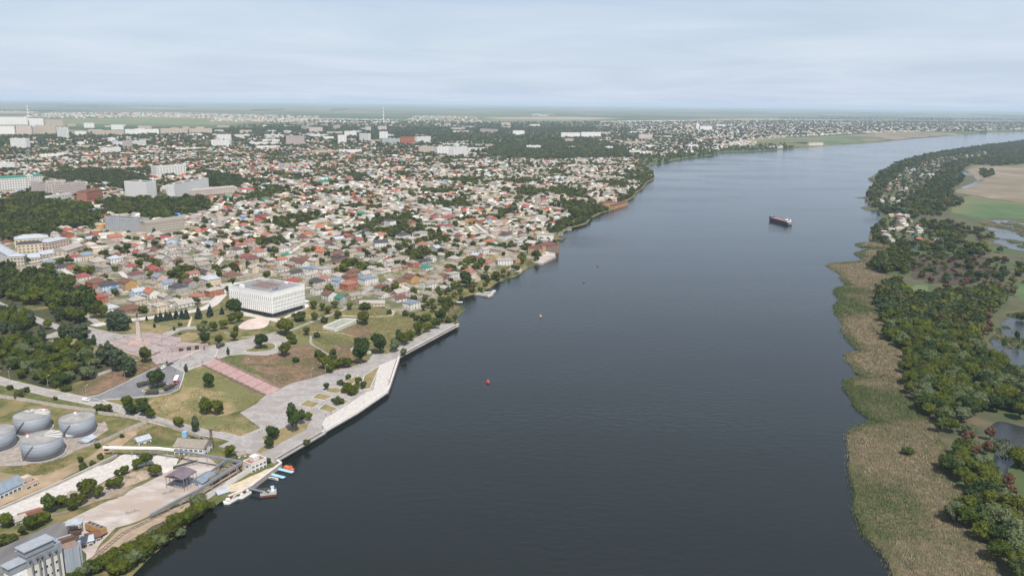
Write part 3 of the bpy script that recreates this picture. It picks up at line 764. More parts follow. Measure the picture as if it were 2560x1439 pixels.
def house_meshes(w, d, h, rt, ov=.45, pitch=.55):
    """wall and roof meshes of a house centred on the origin"""
    W, R = MB(), MB()
    x, y = w / 2, d / 2
    X, Y = x + ov, y + ov
    rise = pitch * min(x, y)
    if rt == 'flat':
        W.box(-x, x, -y, y, 0, h)
        R.box(-X, X, -Y, Y, h, h + .3)
        R.box(-x * .4, x * .1, -y * .3, y * .3, h + .3, h + .8)
        return W, R, h + .3
    if rt == 'gable':
        W.prism([(-x, -y), (x, -y), (x, y), (-x, y)], 0, h)
        W.face([(-x, -y, h), (-x, 0, h + rise), (-x, y, h)]); W.face([(x, -y, h), (x, y, h), (x, 0, h + rise)])
        k = rise / y; zl = h - ov * k; t = .18
        for s in (-1, 1):
            R.face([(-X, s * Y, zl + t), (X, s * Y, zl + t), (X, 0, h + rise + t), (-X, 0, h + rise + t)][::s])
            R.face([(-X, s * Y, zl), (X, s * Y, zl), (X, 0, h + rise), (-X, 0, h + rise)][::-s])
            R.face([(-X, s * Y, zl), (X, s * Y, zl), (X, s * Y, zl + t), (-X, s * Y, zl + t)])
            for e in (-X, X): R.face([(e, s * Y, zl), (e, 0, h + rise), (e, 0, h + rise + t), (e, s * Y, zl + t)])
        return W, R, h + rise
    W.box(-x, x, -y, y, 0, h)
    k = max(0.0, x - y) if w >= d else 0
    j = max(0.0, y - x) if d > w else 0
    zl = h - .12
    p = [(-X, -Y, zl), (X, -Y, zl), (X, Y, zl), (-X, Y, zl)]
    a, b = ((-k, 0, h + rise), (k, 0, h + rise)) if w >= d else ((0, -j, h + rise), (0, j, h + rise))
    if w >= d:
        fs = [[p[0], p[1], b, a], [p[1], p[2], b], [p[2], p[3], a, b], [p[3], p[0], a]]
    else:
        fs = [[p[0], p[1], a], [p[1], p[2], b, a], [p[2], p[3], b], [p[3], p[0], a, b]]
    for f in fs: R.face(f)
    R.face(p[::-1])
    return W, R, h + rise

def house(x, y, w, d, floors, rz, rt, roof, wall, T=terr, windows=True, chimney=True, name='house'):
    rt_ = rt
    h = 2.9 * floors + .5
    z = tz(x, y, T) - .25
    o = link(name, None, None, (x, y, z), rz)
    Wm, Rm, top = house_meshes(w, d, h, rt)
    Wm.build('wall', M_WALL[wall], o)
    r = Rm.build('roof', M_ROOF[roof], o)
    if chimney and rt != 'flat':
        link('chimney', CHIM, r, (w * .22, d * .12, top - 1.0))
    c, s = math.cos(rz), math.sin(rz)
    lx, ly = -(c * x + s * y), -(-s * x + c * y)          # camera in the house's own axes
    if windows:
        k = 0
        for ax, sg, L, D in (('x', -1 if ly < 0 else 1, w, d), ('y', -1 if lx < 0 else 1, d, w)):
            n = max(1, int(L / 3.4))
            for fl in range(int(floors)):
                for i in range(n):
                    if k >= 9: break
                    u = -L / 2 + L * (i + .5) / n
                    if ax == 'x':
                        if fl == 0 and i == n // 2 and floors > 0:
                            link('door', DOOR, o, (u, sg * D / 2, .25), 0 if sg < 0 else math.pi); continue
                        link('window', WIN_HOUSE, o, (u, sg * D / 2, 1.1 + 2.9 * fl), 0 if sg < 0 else math.pi)
                    else:
                        link('window', WIN_HOUSE, o, (sg * D / 2, u, 1.1 + 2.9 * fl), -math.pi / 2 if sg < 0 else math.pi / 2)
                    k += 1
    HOUSES.append((x, y, max(w, d) * .62))
    st = {1: 'single-storey', 2: 'two-storey', 3: 'three-storey'}[int(floors)]
    rtn = {'gable': 'gabled', 'hip': 'hipped', 'flat': 'flat'}[rt_]
    LABEL_JOBS.append((o, f'{st} house with {roof} {rtn} roof, {wall} walls', (x, y), 'house', 'houses of the old town'))
    return o

# ------------------------------------------------------------------ large blocks: facade base given left to right
BLOCKS = []
def block(A, B, hp, depth, floors, cols, wall, roof, desc, cat='apartment block', each=False, name='apartment_block', label=None, rooft='flat', scale_w=1.0, T=terr, h=None, win=None, base_col=None):
    a, b = ground([A, B], T)
    ax = b - a; L = float(np.hypot(*ax)); ang = math.atan2(ax[1], ax[0])
    dist = float(np.hypot(*((a + b) / 2)))
    h = hp * math.hypot(dist, 180) / FPX * .99 if h is None else h
    z = min(tz(*a, T), tz(*b, T)) - .6
    o = link(name, None, None, (a[0], a[1], z), ang)
    wm = M_WALL[wall] if isinstance(wall, str) else wall
    rm = M_ROOF[roof] if isinstance(roof, str) else roof
    Wb = MB().box(0, L, 0, depth, 0, h)
    Wb.build('wall', wm, o)
    R = MB()
    if rooft == 'flat':
        R.box(.35, L - .35, .35, depth - .35, h + .003, h + .12)
        for q_ in ((-.1, L + .1, -.1, .3), (-.1, L + .1, depth - .3, depth + .1), (-.1, .3, .3, depth - .3), (L - .3, L + .1, .3, depth - .3)):
            R.box(*q_, h + .002, h + .7, 1)
        ro = R.build('roof', [rm, wm], o)
        n = max(1, int(L / 28))
        hb = MB().box(-2, 2, -1.8, 1.8, 0, 2.6).mesh('roof_hut', wm)
        for i in range(n): link('roof_hut', hb, ro, (L * (i + .5) / n, depth * .55, h + .12))
    else:
        rise = depth * .18 if rooft == 'hip' else depth * .25
        e = .5
        i_ = depth * .45 if rooft == 'hip' else -e
        p = [(-e, -e, h), (L + e, -e, h), (L + e, depth + e, h), (-e, depth + e, h)]
        u, v = (i_, depth / 2, h + rise), (L - i_, depth / 2, h + rise)
        for f in ([p[0], p[1], v, u], [p[1], p[2], v], [p[2], p[3], u, v], [p[3], p[0], u], p[::-1]): R.face(f)
        R.build('roof', rm, o)
    # windows on the long face and on the end the camera sees
    c, s = math.cos(ang), math.sin(ang)
    lx = -(c * a[0] + s * a[1])
    side = 0 if lx < 0 else (1 if lx > L else None)
    fh = h / (floors + .35)
    wm_ = win or WIN_BLOCK
    spots = []
    for f in range(floors):
        zf = fh * (f + .32)
        for i in range(cols): spots.append((L * (i + .5) / cols, 0.0, zf, 0.0))
        if side is not None:
            n = max(1, int(depth / 4.5))
            for i in range(n): spots.append((0.0 if side == 0 else L, depth * (i + .5) / n, zf, -math.pi / 2 if side == 0 else math.pi / 2))
    sx = min(1.25, L / cols / 2.6); sz = fh / 3.1
    if each:
        for (u, v, w_, r_) in spots: link('window', wm_, o, (u, v, w_), r_, (sx, 1, sz))
    elif spots:
        P = MB()
        for (u, v, w_, r_) in spots:
            hw = .72 * sx
            if r_ == 0: P.box(u - hw, u + hw, -.06, .05, w_, w_ + 1.35 * sz)
            else: P.box(u - .06, u + .06, v - hw, v + hw, w_, w_ + 1.6 * sz)
        tag(P.build('window_rows', M_GLASS, o), kind='stuff')
    m_ = (a + b) / 2 + np.array([-math.sin(ang), math.cos(ang)]) * depth / 2
    HOUSES.append((m_[0], m_[1], max(L, depth) * .55))
    BLOCKS.append((a, ang, L, depth))
    if label: tag(o, label, cat)
    else: LABEL_JOBS.append((o, desc, tuple(m_), cat, 'buildings of the town'))
    return o

W_PANEL = mat('panel block wall', (.74, .72, .69), (.62, .60, .58), .2, .9)
W_PINKP = mat('pinkish panel wall', (.55, .46, .41), (.45, .37, .33), .2, .9)
W_GREYC = mat('grey cladding', (.40, .41, .43), (.30, .31, .33), .2, .9)
o = block(z4((-330, 232))[0], z4((395, 178))[0], 26, 16, 5, 30, 'white', 'green', '', label='long pale hospital block with a green metal roof', cat='hospital', name='hospital_block', rooft='gable', each=True)
block(z4((262, 190))[0], z4((312, 186))[0], 30, 9, 6, 2, 'white', 'pale slate', '', label='narrow white stair tower against the green-roofed long block', name='stair_tower', cat='tower')
block(z4((290, 235))[0], z4((425, 255))[0], 26, 16, 6, 9, W_PINKP, M_TAR, '', label='pinkish slab block nearest the green-roofed long block', each=True)
block(z4((440, 232))[0], z4((612, 222))[0], 27, 16, 6, 11, W_PINKP, M_TAR, '', label='pinkish slab block in the middle of its group of three', each=True)
block(z4((548, 268))[0], z4((795, 240))[0], 29, 16, 6, 15, W_PINKP, M_TAR, '', label='long pinkish ribbed slab block at the right end of its group', each=True)
block(z4((480, 330))[0], z4((665, 300))[0], 17, 14, 3, 8, 'white', 'pale slate', '', label='low white annex in front of the pinkish slab blocks', cat='annex', name='annex', each=True)
block(z4((800, 325))[0], z4((945, 295))[0], 26, 18, 4, 6, 'red brick', 'brown', '', label='orange brick house with several gables among the trees', cat='house', name='brick_house', rooft='hip', each=True)
LM_APT = block(z4((1148, 280))[0], z4((1345, 292))[0], 40, 26, 8, 10, W_PANEL, M_TAR, '', label='white eight-storey tower block standing alone among trees', each=True)
block(z4((1600, 298))[0], z4((1912, 222))[0], 35, 15, 7, 18, W_PANEL, M_TAR, '', label='long white balcony block with its blank gable to the left', each=True)
block(z4((1680, 268))[0], z4((2150, 225))[0], 14, 13, 3, 20, W_PINKP, 'pale slate', '', label='long low pinkish row in front of the white balcony block', rooft='gable', each=True)
block(z4((965, 560))[0], z4((1295, 592))[0], 31, 16, 6, 16, W_GREYC, M_TAR, '', label='grey office block with ribbon windows above the old houses', cat='office block', name='office_block', each=True)
block(z4((1345, 605))[0], z4((1690, 552))[0], 25, 15, 4, 16, 'beige', 'slate', '', label='beige four-storey block to the right of the grey office block', cat='block', name='institute_block', each=True, rooft='gable')
block((393, 443), (466, 437), 24, 22, 4, 10, 'white', 'pale slate', '', label='bright white clinic block with banded windows behind the wood', cat='clinic', name='clinic_block', each=True)
# walled compound at the left
block(z4((165, 782))[0], z4((395, 765))[0], 21, 14, 3, 6, 'cream', 'dark grey', '', label='cream three-storey prison wing with small windows', cat='prison block', name='prison_block', rooft='hip', each=True)
block(z4((140, 735))[0], z4((450, 715))[0], 21, 22, 3, 8, 'cream', 'zinc', '', label='cream compound building under the largest zinc roof', cat='prison block', name='prison_block', rooft='hip')
block(z4((450, 745))[0], z4((630, 705))[0], 17, 16, 2, 7, 'pink', 'zinc', '', label='pink compound building with zinc hipped roof at its right end', cat='prison block', name='prison_block', rooft='hip', each=True)
block(z4((70, 905))[0], z4((225, 900))[0], 24, 14, 3, 5, 'beige', 'zinc', '', label='beige corner building with zinc roof by the dark trees', cat='prison block', name='prison_block', rooft='hip', each=True)
block(z4((-120, 760))[0], z4((80, 890))[0], 22, 12, 3, 8, 'white', 'zinc', '', label='white long building under zinc roof at the left picture edge', cat='prison block', name='prison_block', rooft='gable')
block(z4((260, 850))[0], z4((370, 840))[0], 8, 16, 1, 4, 'beige', 'zinc', '', label='low shed with bright zinc roof behind the compound wall', cat='shed', name='shed', rooft='gable', each=True)
block(z4((385, 815))[0], z4((520, 795))[0], 7, 14, 1, 4, 'beige', 'zinc', '', label='second zinc-roofed shed in the compound, farther right', cat='shed', name='shed', rooft='gable', each=True)
block(z4((610, 800))[0], z4((770, 750))[0], 12, 16, 2, 6, 'beige', 'pale slate', '', label='beige hall with pale slate roof right of the compound', cat='hall', name='hall', rooft='gable', each=True)
block(z4((830, 440))[0], z4((975, 420))[0], 10, 16, 1, 6, 'cream', 'steel', '', label='low cream hall with steel roof between the woods', cat='hall', name='hall', rooft='gable')
# mid-distance and far blocks (pixel base line left, right, height in pixels)
FAR = [((28, 374), (68, 375), 24, 9, 'tower'), ((144, 346), (165, 347), 24, 9, 'tower'), ((-20, 424), (38, 424), 15, 4, 'slab'), ((188, 340), (216, 340), 10, 4, 'slab'), ((231, 338), (310, 339), 11, 5, 'slab'),
       ((314, 337), (398, 336), 12, 5, 'slab'), ((402, 336), (470, 335), 13, 5, 'slab'), ((474, 335), (531, 334), 12, 5, 'slab'), ((290, 367), (366, 363), 11, 4, 'slab'), ((256, 384), (303, 382), 12, 3, 'slab'),
       ((272, 358), (289, 358), 12, 5, 'tower'), ((716, 364), (755, 366), 24, 9, 'pink'), ((773, 332), (807, 332), 13, 5, 'pink'), ((600, 334), (630, 334), 8, 4, 'slab'), ((625, 363), (694, 364), 7, 2, 'slab'),
       ((-10, 312), (70, 312), 16, 9, 'slab'), ((74, 313), (110, 313), 14, 9, 'slab'), ((114, 314), (158, 315), 13, 9, 'slab'), ((-10, 335), (38, 335), 16, 9, 'slab'), ((42, 335), (80, 335), 17, 9, 'pink'), ((84, 334), (140, 335), 15, 9, 'slab'),
       ((845, 360), (867, 360), 21, 9, 'tower'), ((899, 354), (921, 355), 20, 9, 'tower'), ((949, 350), (970, 350), 20, 9, 'tower'), ((1000, 361), (1037, 361), 18, 8, 'brick'), ((1042, 358), (1077, 356), 15, 7, 'slab'),
       ((955, 358), (998, 361), 13, 5, 'slab'), ((915, 357), (952, 357), 7, 3, 'slab'), ((1047, 384), (1085, 384), 18, 7, 'slab'), ((1093, 387), (1130, 385), 19, 7, 'slab'), ((1133, 392), (1168, 388), 23, 8, 'slab'),
       ((1283, 339), (1311, 339), 12, 7, 'slab'), ((1200, 331), (1240, 333), 9, 4, 'pink'), ((1403, 345), (1450, 345), 13, 7, 'slab'), ((1453, 345), (1502, 345), 14, 7, 'slab'), ((1413, 358), (1434, 358), 11, 6, 'slab'),
       ((1316, 374), (1352, 375), 11, 4, 'slab'), ((1108, 365), (1170, 366), 6, 2, 'slab'), ((1176, 366), (1236, 367), 6, 2, 'slab'), ((1150, 376), (1220, 377), 7, 2, 'slab'), ((848, 384), (905, 383), 9, 4, 'slab'), ((780, 385), (840, 384), 8, 4, 'slab'),
       ((945, 327), (967, 327), 11, 5, 'pink'), ((1713, 321), (1729, 321), 9, 6, 'slab'), ((1740, 326), (1748, 326), 16, 9, 'tower'), ((1750, 327), (1780, 327), 11, 6, 'slab'), ((1790, 318), (1812, 318), 6, 5, 'slab'),
       ((1597, 344), (1633, 344), 4, 2, 'shed'), ((1648, 345), (1680, 345), 4, 2, 'shed'), ((1765, 352), (1804, 353), 5, 2, 'brick'), ((1925, 371), (1958, 370), 4, 1, 'shed'), ((2022, 364), (2058, 363), 5, 1, 'shed'), ((1720, 370), (1745, 369), 7, 4, 'slab'),
       ((1826, 334), (1842, 334), 5, 3, 'pink'), ((2100, 312), (2130, 312), 4, 2, 'slab'), ((1400, 372), (1440, 371), 5, 2, 'slab'), ((640, 372), (700, 371), 6, 2, 'slab'), ((100, 395), (160, 394), 8, 3, 'slab'), ((440, 378), (500, 377), 7, 3, 'slab'), ((180, 372), (240, 371), 7, 3, 'slab')]
for (A, B, hp, fl, k) in FAR:
    wl_, ds = {'tower': (W_PANEL, 'white tower block'), 'slab': (W_PANEL if (A[0] % 3) else 'beige', 'pale slab block'), 'pink': (W_PINKP, 'pinkish block'), 'brick': ('red brick', 'brick-red block'), 'shed': ('white', 'low white shed')}[k]
    st = {1: 'one', 2: 'two', 3: 'three', 4: 'four', 5: 'five', 6: 'six', 7: 'seven', 8: 'eight', 9: 'nine'}[fl]
    block(A, B, hp, 16, fl, max(3, int((B[0] - A[0]) / 3.5)), wl_, 'pale slate' if k == 'shed' else M_TAR, f'{st}-storey {ds}', cat='shed' if k == 'shed' else 'apartment block', name='shed' if k == 'shed' else 'apartment_block', rooft='gable' if k == 'shed' else 'flat')

rb_ = random.Random(17)
taken = [(A[0], B[0], A[1]) for A, B, *_ in FAR]
for _ in range(900):
    if len(taken) > len(FAR) + 75: break
    x0 = rb_.uniform(-10, 1640); y0 = rb_.uniform(314, 386)
    if y0 > 352 + 30 * math.sin(x0 / 300) and x0 < 1500: continue
    w_ = rb_.uniform(12, 48) * (.6 + .8 * (y0 - 305) / 80)
    if any(x0 < b + 3 and x0 + w_ > a - 3 and abs(y0 - y_) < 5 for a, b, y_ in taken): continue
    taken.append((x0, x0 + w_, y0))
    fl = rb_.choice([2, 3, 4, 5, 5, 5, 9]); fl = 9 if w_ < 14 and rb_.random() < .5 else fl
    hp = (fl * 2.9) * FPX / float(np.hypot(*flat(x0, y0, 12))) * 1.15
    wl_ = rb_.choice([W_PANEL, W_PANEL, W_PINKP, 'beige', 'white'])
    ds = {'beige': 'beige block', 'white': 'white block'}.get(wl_ if isinstance(wl_, str) else '', 'pinkish block' if wl_ is W_PINKP else 'pale slab block')
    st = {1: 'one', 2: 'two', 3: 'three', 4: 'four', 5: 'five', 9: 'nine'}[fl]
    block((x0, y0), (x0 + w_, y0 + rb_.uniform(-1, 1)), hp, 14, fl, max(3, int(w_ / 3.5)), wl_, M_TAR if fl > 2 else 'pale slate', f'{st}-storey {ds}', rooft='flat' if fl > 2 else 'gable')
# ------------------------------------------------------------------ the library
la, lb, lc = ground([(581, 769), (683, 797), (759, 770)])
a_r = math.atan2(*(lc - lb)[::-1]); a_l = math.atan2(*(la - lb)[::-1]) - math.pi / 2; a_m = (a_r + a_l) / 2; ux = np.array([math.cos(a_m), math.sin(a_m)])
uy = np.array([-ux[1], ux[0]])
LW = float(np.dot(la - lb, uy)) ; LW = min(LW, 55)
LR = float(np.hypot(*(lc - lb))) * .97
zl = tz(*lb) - .3
lib = thing('library', 'white square library block on a dark glazed ground floor', 'library', (lb[0], lb[1], zl), math.atan2(ux[1], ux[0]))
LANDMARKS['white library'] = tuple(lb + ux * LR / 2 + uy * LW / 2)
M_LIBW = mat('library white stone', (.80, .79, .76), (.74, .73, .70), .2, .7)
HB, HT = 5.2, 23.5
MB().box(2.2, LR - 2.2, 2.2, LW - 2.2, 0, HB).build('ground_floor', mat('dark glazing', (.05, .06, .075), (.09, .10, .12), .3, .25), lib)
MB().box(0, LR, 0, LW, HB, HT).build('wall', M_LIBW, lib)
rf = MB().box(.5, LR - .5, .5, LW - .5, HT + .003, HT + .1).build('roof', mat('grey roofing felt', (.19, .19, .195), (.25, .25, .255), .1, .9), lib)
pp = MB()
for q_ in ((-.15, LR + .15, -.15, .4), (-.15, LR + .15, LW - .4, LW + .15), (-.15, .4, .4, LW - .4), (LR - .4, LR + .15, .4, LW - .4)): pp.box(*q_, HT + .002, HT + .45)
pp.build('parapet', M_LIBW, rf)
MB().box(LR * .28, LR * .68, LW * .3, LW * .68, HT + .1, HT + .9).build('skylight_deck', mat('brown skylight', (.22, .15, .13), (.3, .22, .2), .5), rf)
sk = MB().box(-.8, .8, -.8, .8, 0, .7).mesh('skylight', mat('skylight dome', (.16, .12, .11), (.33, .25, .22), 1.5, .5))
for i in range(6):
    for j in range(6): link('skylight', sk, rf, (LR * (.31 + .068 * i), LW * (.33 + .064 * j), HT + .9))
MB().box(LR * .60, LR * .85, LW * .62, LW * .82, HT + .1, HT + 2.6).build('plant_room', M_CONC, rf)
MB().box(LR * .05, LR * .11, LW * .7, LW * .78, HT + .1, HT + 2.4).build('plant_room', M_WHITE, rf)
MB().box(LR * .24, LR * .29, LW * .12, LW * .17, HT + .1, HT + 1.8).build('vent_box', M_METAL, rf)
MB().box(LR * .32, LR * .36, LW * .12, LW * .15, HT + .1, HT + 2.0).build('vent_box', M_METAL, rf)
MB().box(LR * .86, LR * .9, LW * .3, LW * .36, HT + .1, HT + 1.8).build('vent_box', M_WHITE, rf)
NC = 22
lw = MB(); lw.box(-.5, .5, -.03, .3, 0, 2.8, 0); lw.box(-.68, -.5, -.28, .3, -.15, 2.95, 1); lw.box(.5, .68, -.28, .3, -.15, 2.95, 1)
LWIN = lw.mesh('window', [mat('library window', (.34, .35, .36), (.20, .21, .22), .25, .35), M_LIBW])
for fl, (z0, sc) in enumerate(((HB + .7, .85), (HB + 4.2, .75), (HB + 7.5, .8), (HB + 10.9, 1.25))):
    for i in range(NC):
        u = (i + .6) / (NC + .2)
        link('window', LWIN, lib, (LR * u, -.0, z0), 0, (1, 1, sc))
        link('window', LWIN, lib, (0, LW * u, z0), -math.pi / 2, (1, 1, sc))
for i in range(9):
    cl = MB().box(-.3, .3, -.3, .3, 0, HB) if i == 0 else None
    if cl: LCOL = cl.mesh('column', mat('dark column', (.10, .105, .12), (.14, .145, .16), .5))
    link('column', LCOL, lib, (2.4 + (LR - 4.8) * i / 8, 2.1, 0)); link('column', LCOL, lib, (2.1, 2.4 + (LW - 4.8) * i / 8 + .3, 0))
MB().box(LR, LR + 9, LW * .1, LW * .75, 0, 5.5).box(LR, LR + 9.4, LW * .08, LW * .77, 5.5, 5.9).build('side_wing', M_LIBW, lib)
HOUSES.append((*LANDMARKS['white library'], 52))

# ------------------------------------------------------------------ houses of the front rows, read one by one
TH = rad(52)
def hz_(view_, rows):
    for r in rows:
        (zx, zy, w, d, fl, rt, roof, wall) = r[:8]
        p = ground(view_((zx, zy)))[0]
        u = random.random()
        rz = TH + (math.pi / 2 if u < .5 else 0) + random.uniform(-.09, .09) if len(r) < 9 else rad(r[8])
        house(p[0], p[1], w, d, fl, rz, rt, roof, wall)
hz_(z4, [(910, 1225, 12, 11, 2, 'hip', 'red', 'red brick'), (1000, 1300, 14, 10, 1, 'hip', 'zinc', 'white'), (1195, 1305, 18, 13, 1, 'hip', 'brown', 'brown'), (1065, 1130, 9, 8, 1, 'gable', 'blue', 'white'),
         (1262, 1175, 12, 10, 2, 'gable', 'zinc', 'pale blue'), (1385, 1180, 14, 10, 2, 'gable', 'orange', 'white'), (1170, 1115, 14, 12, 3, 'gable', 'brown', 'ochre'), (1005, 1115, 18, 12, 2, 'hip', 'dark grey', 'pale blue'),
         (890, 1085, 17, 14, 2, 'hip', 'brown', 'red brick'), (765, 1010, 14, 12, 1, 'hip', 'red', 'white'), (745, 1135, 15, 10, 2, 'hip', 'brown', 'grey'), (590, 1075, 12, 9, 1, 'gable', 'red', 'red brick'),
         (1925, 1080, 16, 15, 3, 'hip', 'zinc', 'cream'), (1630, 1130, 15, 13, 2, 'hip', 'dark grey', 'grey'), (1800, 1190, 12, 10, 1, 'hip', 'terracotta', 'pink'), (1525, 1095, 11, 10, 2, 'gable', 'steel', 'white'),
         (1420, 1075, 13, 9, 1, 'gable', 'slate', 'cream'), (1505, 1190, 16, 9, 1, 'gable', 'pale slate', 'grey'), (1400, 945, 17, 13, 1, 'hip', 'red', 'brown'), (1250, 1010, 14, 11, 2, 'hip', 'maroon', 'grey'), (1460, 1035, 14, 11, 2, 'gable', 'steel', 'pink'),
         (1880, 1000, 12, 10, 2, 'gable', 'dark grey', 'pink'), (2120, 1000, 18, 15, 1, 'hip', 'brown', 'beige'), (685, 850, 11, 11, 2, 'hip', 'red', 'white'), (785, 835, 13, 11, 2, 'gable', 'steel', 'cream'), (900, 890, 18, 15, 2, 'hip', 'pale slate', 'beige'),
         (1050, 865, 14, 11, 2, 'hip', 'zinc', 'white'), (580, 925, 15, 11, 1, 'hip', 'dark grey', 'white'), (670, 935, 13, 9, 1, 'gable', 'red', 'beige'), (440, 905, 11, 9, 2, 'gable', 'steel', 'white'), (300, 985, 12, 9, 1, 'gable', 'green', 'pale blue'),
         (230, 960, 13, 9, 1, 'gable', 'slate', 'beige'), (1140, 725, 10, 9, 1, 'gable', 'maroon', 'white'), (1255, 755, 13, 10, 2, 'gable', 'orange', 'white'), (1390, 765, 16, 12, 1, 'hip', 'maroon', 'pink'), (1050, 665, 16, 10, 2, 'gable', 'orange', 'pink'),
         (2170, 780, 13, 11, 2, 'hip', 'maroon', 'white'), (2270, 830, 18, 14, 1, 'hip', 'red', 'beige'), (2370, 795, 14, 11, 2, 'hip', 'terracotta', 'white'), (2205, 735, 14, 9, 2, 'flat', 'orange', 'white'), (2290, 700, 14, 11, 2, 'hip', 'terracotta', 'pink'),
         (2385, 465, 15, 13, 2, 'hip', 'brown', 'red brick'), (2230, 475, 14, 9, 1, 'gable', 'blue', 'white'), (2090, 400, 10, 9, 2, 'gable', 'red', 'white'), (1890, 410, 14, 10, 1, 'gable', 'dark grey', 'grey'), (2200, 355, 13, 11, 2, 'gable', 'zinc', 'white'),
         (1590, 450, 18, 11, 1, 'gable', 'blue', 'white'), (840, 640, 13, 10, 1, 'hip', 'maroon', 'grey'), (620, 640, 14, 11, 2, 'gable', 'brown', 'red brick'), (740, 660, 15, 10, 1, 'gable', 'dark grey', 'grey'), (530, 645, 20, 9, 1, 'gable', 'pale slate', 'red brick'),
         (1700, 690, 14, 9, 1, 'gable', 'pale slate', 'beige'), (1840, 860, 16, 11, 1, 'hip', 'pale slate', 'white'), (1690, 830, 15, 11, 1, 'hip', 'slate', 'beige'), (1590, 800, 13, 9, 1, 'gable', 'slate', 'white'), (1500, 790, 14, 10, 1, 'gable', 'pale slate', 'white')])
hz_(z5, [(480, 1055, 16, 13, 1, 'hip', 'red', 'beige'), (705, 1055, 14, 12, 1, 'hip', 'dark grey', 'white'), (770, 1025, 12, 10, 1, 'hip', 'terracotta', 'white'), (905, 1000, 15, 11, 1, 'hip', 'pale slate', 'white'), (660, 955, 17, 12, 2, 'flat', 'steel', 'white'),
         (760, 960, 13, 12, 2, 'flat', 'pale slate', 'white'), (570, 905, 13, 10, 2, 'gable', 'maroon', 'white'), (500, 975, 14, 10, 1, 'gable', 'dark grey', 'white'), (900, 1070, 11, 9, 2, 'gable', 'steel', 'pale blue'), (1005, 1030, 13, 12, 2, 'hip', 'brown', 'red brick'),
         (995, 1100, 15, 12, 2, 'hip', 'terracotta', 'red brick'), (1170, 1050, 18, 12, 2, 'flat', 'steel', 'white'), (1450, 1060, 12, 10, 1, 'gable', 'brown', 'cream'), (1560, 1040, 14, 12, 2, 'gable', 'brown', 'ochre'), (820, 1200, 12, 11, 2, 'gable', 'brown', 'white'),
         (920, 1235, 9, 8, 2, 'gable', 'green', 'grey'), (1040, 1185, 13, 9, 1, 'gable', 'slate', 'beige'), (1210, 1255, 24, 8, 1, 'gable', 'pale slate', 'cream', 5), (1285, 1130, 11, 9, 2, 'hip', 'maroon', 'grey'), (1835, 1005, 17, 13, 1, 'flat', 'brown', 'brown'),
         (1945, 1005, 14, 10, 2, 'flat', 'pale slate', 'white'), (2090, 985, 14, 11, 2, 'hip', 'terracotta', 'pink'), (1565, 1275, 13, 11, 2, 'flat', 'steel', 'white'), (1450, 1210, 13, 10, 1, 'gable', 'maroon', 'white'), (1700, 925, 12, 11, 1, 'hip', 'green', 'white'),
         (1680, 865, 18, 11, 1, 'flat', 'dark grey', 'grey'), (1745, 850, 9, 9, 2, 'flat', 'pale slate', 'white'), (1665, 755, 14, 12, 3, 'hip', 'terracotta', 'white'), (1285, 715, 18, 12, 2, 'gable', 'dark grey', 'white', 20), (1490, 645, 17, 13, 2, 'hip', 'dark grey', 'white'),
         (1645, 625, 20, 13, 2, 'flat', 'pale slate', 'white'), (905, 850, 15, 13, 2, 'flat', 'dark grey', 'brown'), (600, 870, 14, 13, 2, 'hip', 'brown', 'ochre'), (750, 800, 14, 11, 2, 'gable', 'orange', 'cream'), (180, 800, 14, 11, 2, 'hip', 'terracotta', 'white'),
         (430, 815, 11, 10, 1, 'hip', 'green', 'white'), (90, 850, 16, 12, 1, 'gable', 'maroon', 'beige'), (990, 655, 12, 11, 2, 'gable', 'red', 'brown'), (1140, 610, 12, 10, 2, 'gable', 'dark grey', 'white'), (710, 545, 15, 12, 1, 'hip', 'red', 'red brick'),
         (1100, 450, 14, 11, 2, 'gable', 'green', 'white'), (925, 340, 11, 9, 2, 'gable', 'pale slate', 'white'), (1540, 325, 20, 12, 2, 'flat', 'pale slate', 'ochre'), (760, 160, 19, 18, 3, 'hip', 'green', 'cream'), (990, 135, 26, 14, 2, 'hip', 'maroon', 'white'),
         (1905, 480, 16, 15, 2, 'hip', 'red', 'white'), (1915, 535, 11, 10, 1, 'hip', 'red', 'grey'), (1740, 520, 14, 12, 2, 'flat', 'slate', 'grey'), (1565, 525, 12, 11, 2, 'hip', 'brown', 'ochre'), (1370, 530, 15, 12, 3, 'flat', 'dark grey', 'white'),
         (390, 275, 13, 11, 1, 'hip', 'orange', 'white'), (1170, 345, 11, 10, 1, 'hip', 'orange', 'ochre'), (2170, 400, 13, 11, 1, 'hip', 'orange', 'white'), (1830, 275, 15, 11, 1, 'gable', 'red', 'white'), (2310, 500, 12, 10, 2, 'gable', 'red', 'pale blue'),
         (420, 620, 16, 13, 1, 'hip', 'dark grey', 'grey'), (80, 620, 13, 11, 1, 'hip', 'dark grey', 'grey'), (580, 650, 16, 11, 1, 'hip', 'maroon', 'beige'), (1265, 430, 13, 11, 2, 'gable', 'terracotta', 'pink'), (870, 1310, 1, 1, 1, 'flat', 'slate', 'grey')][:-1])
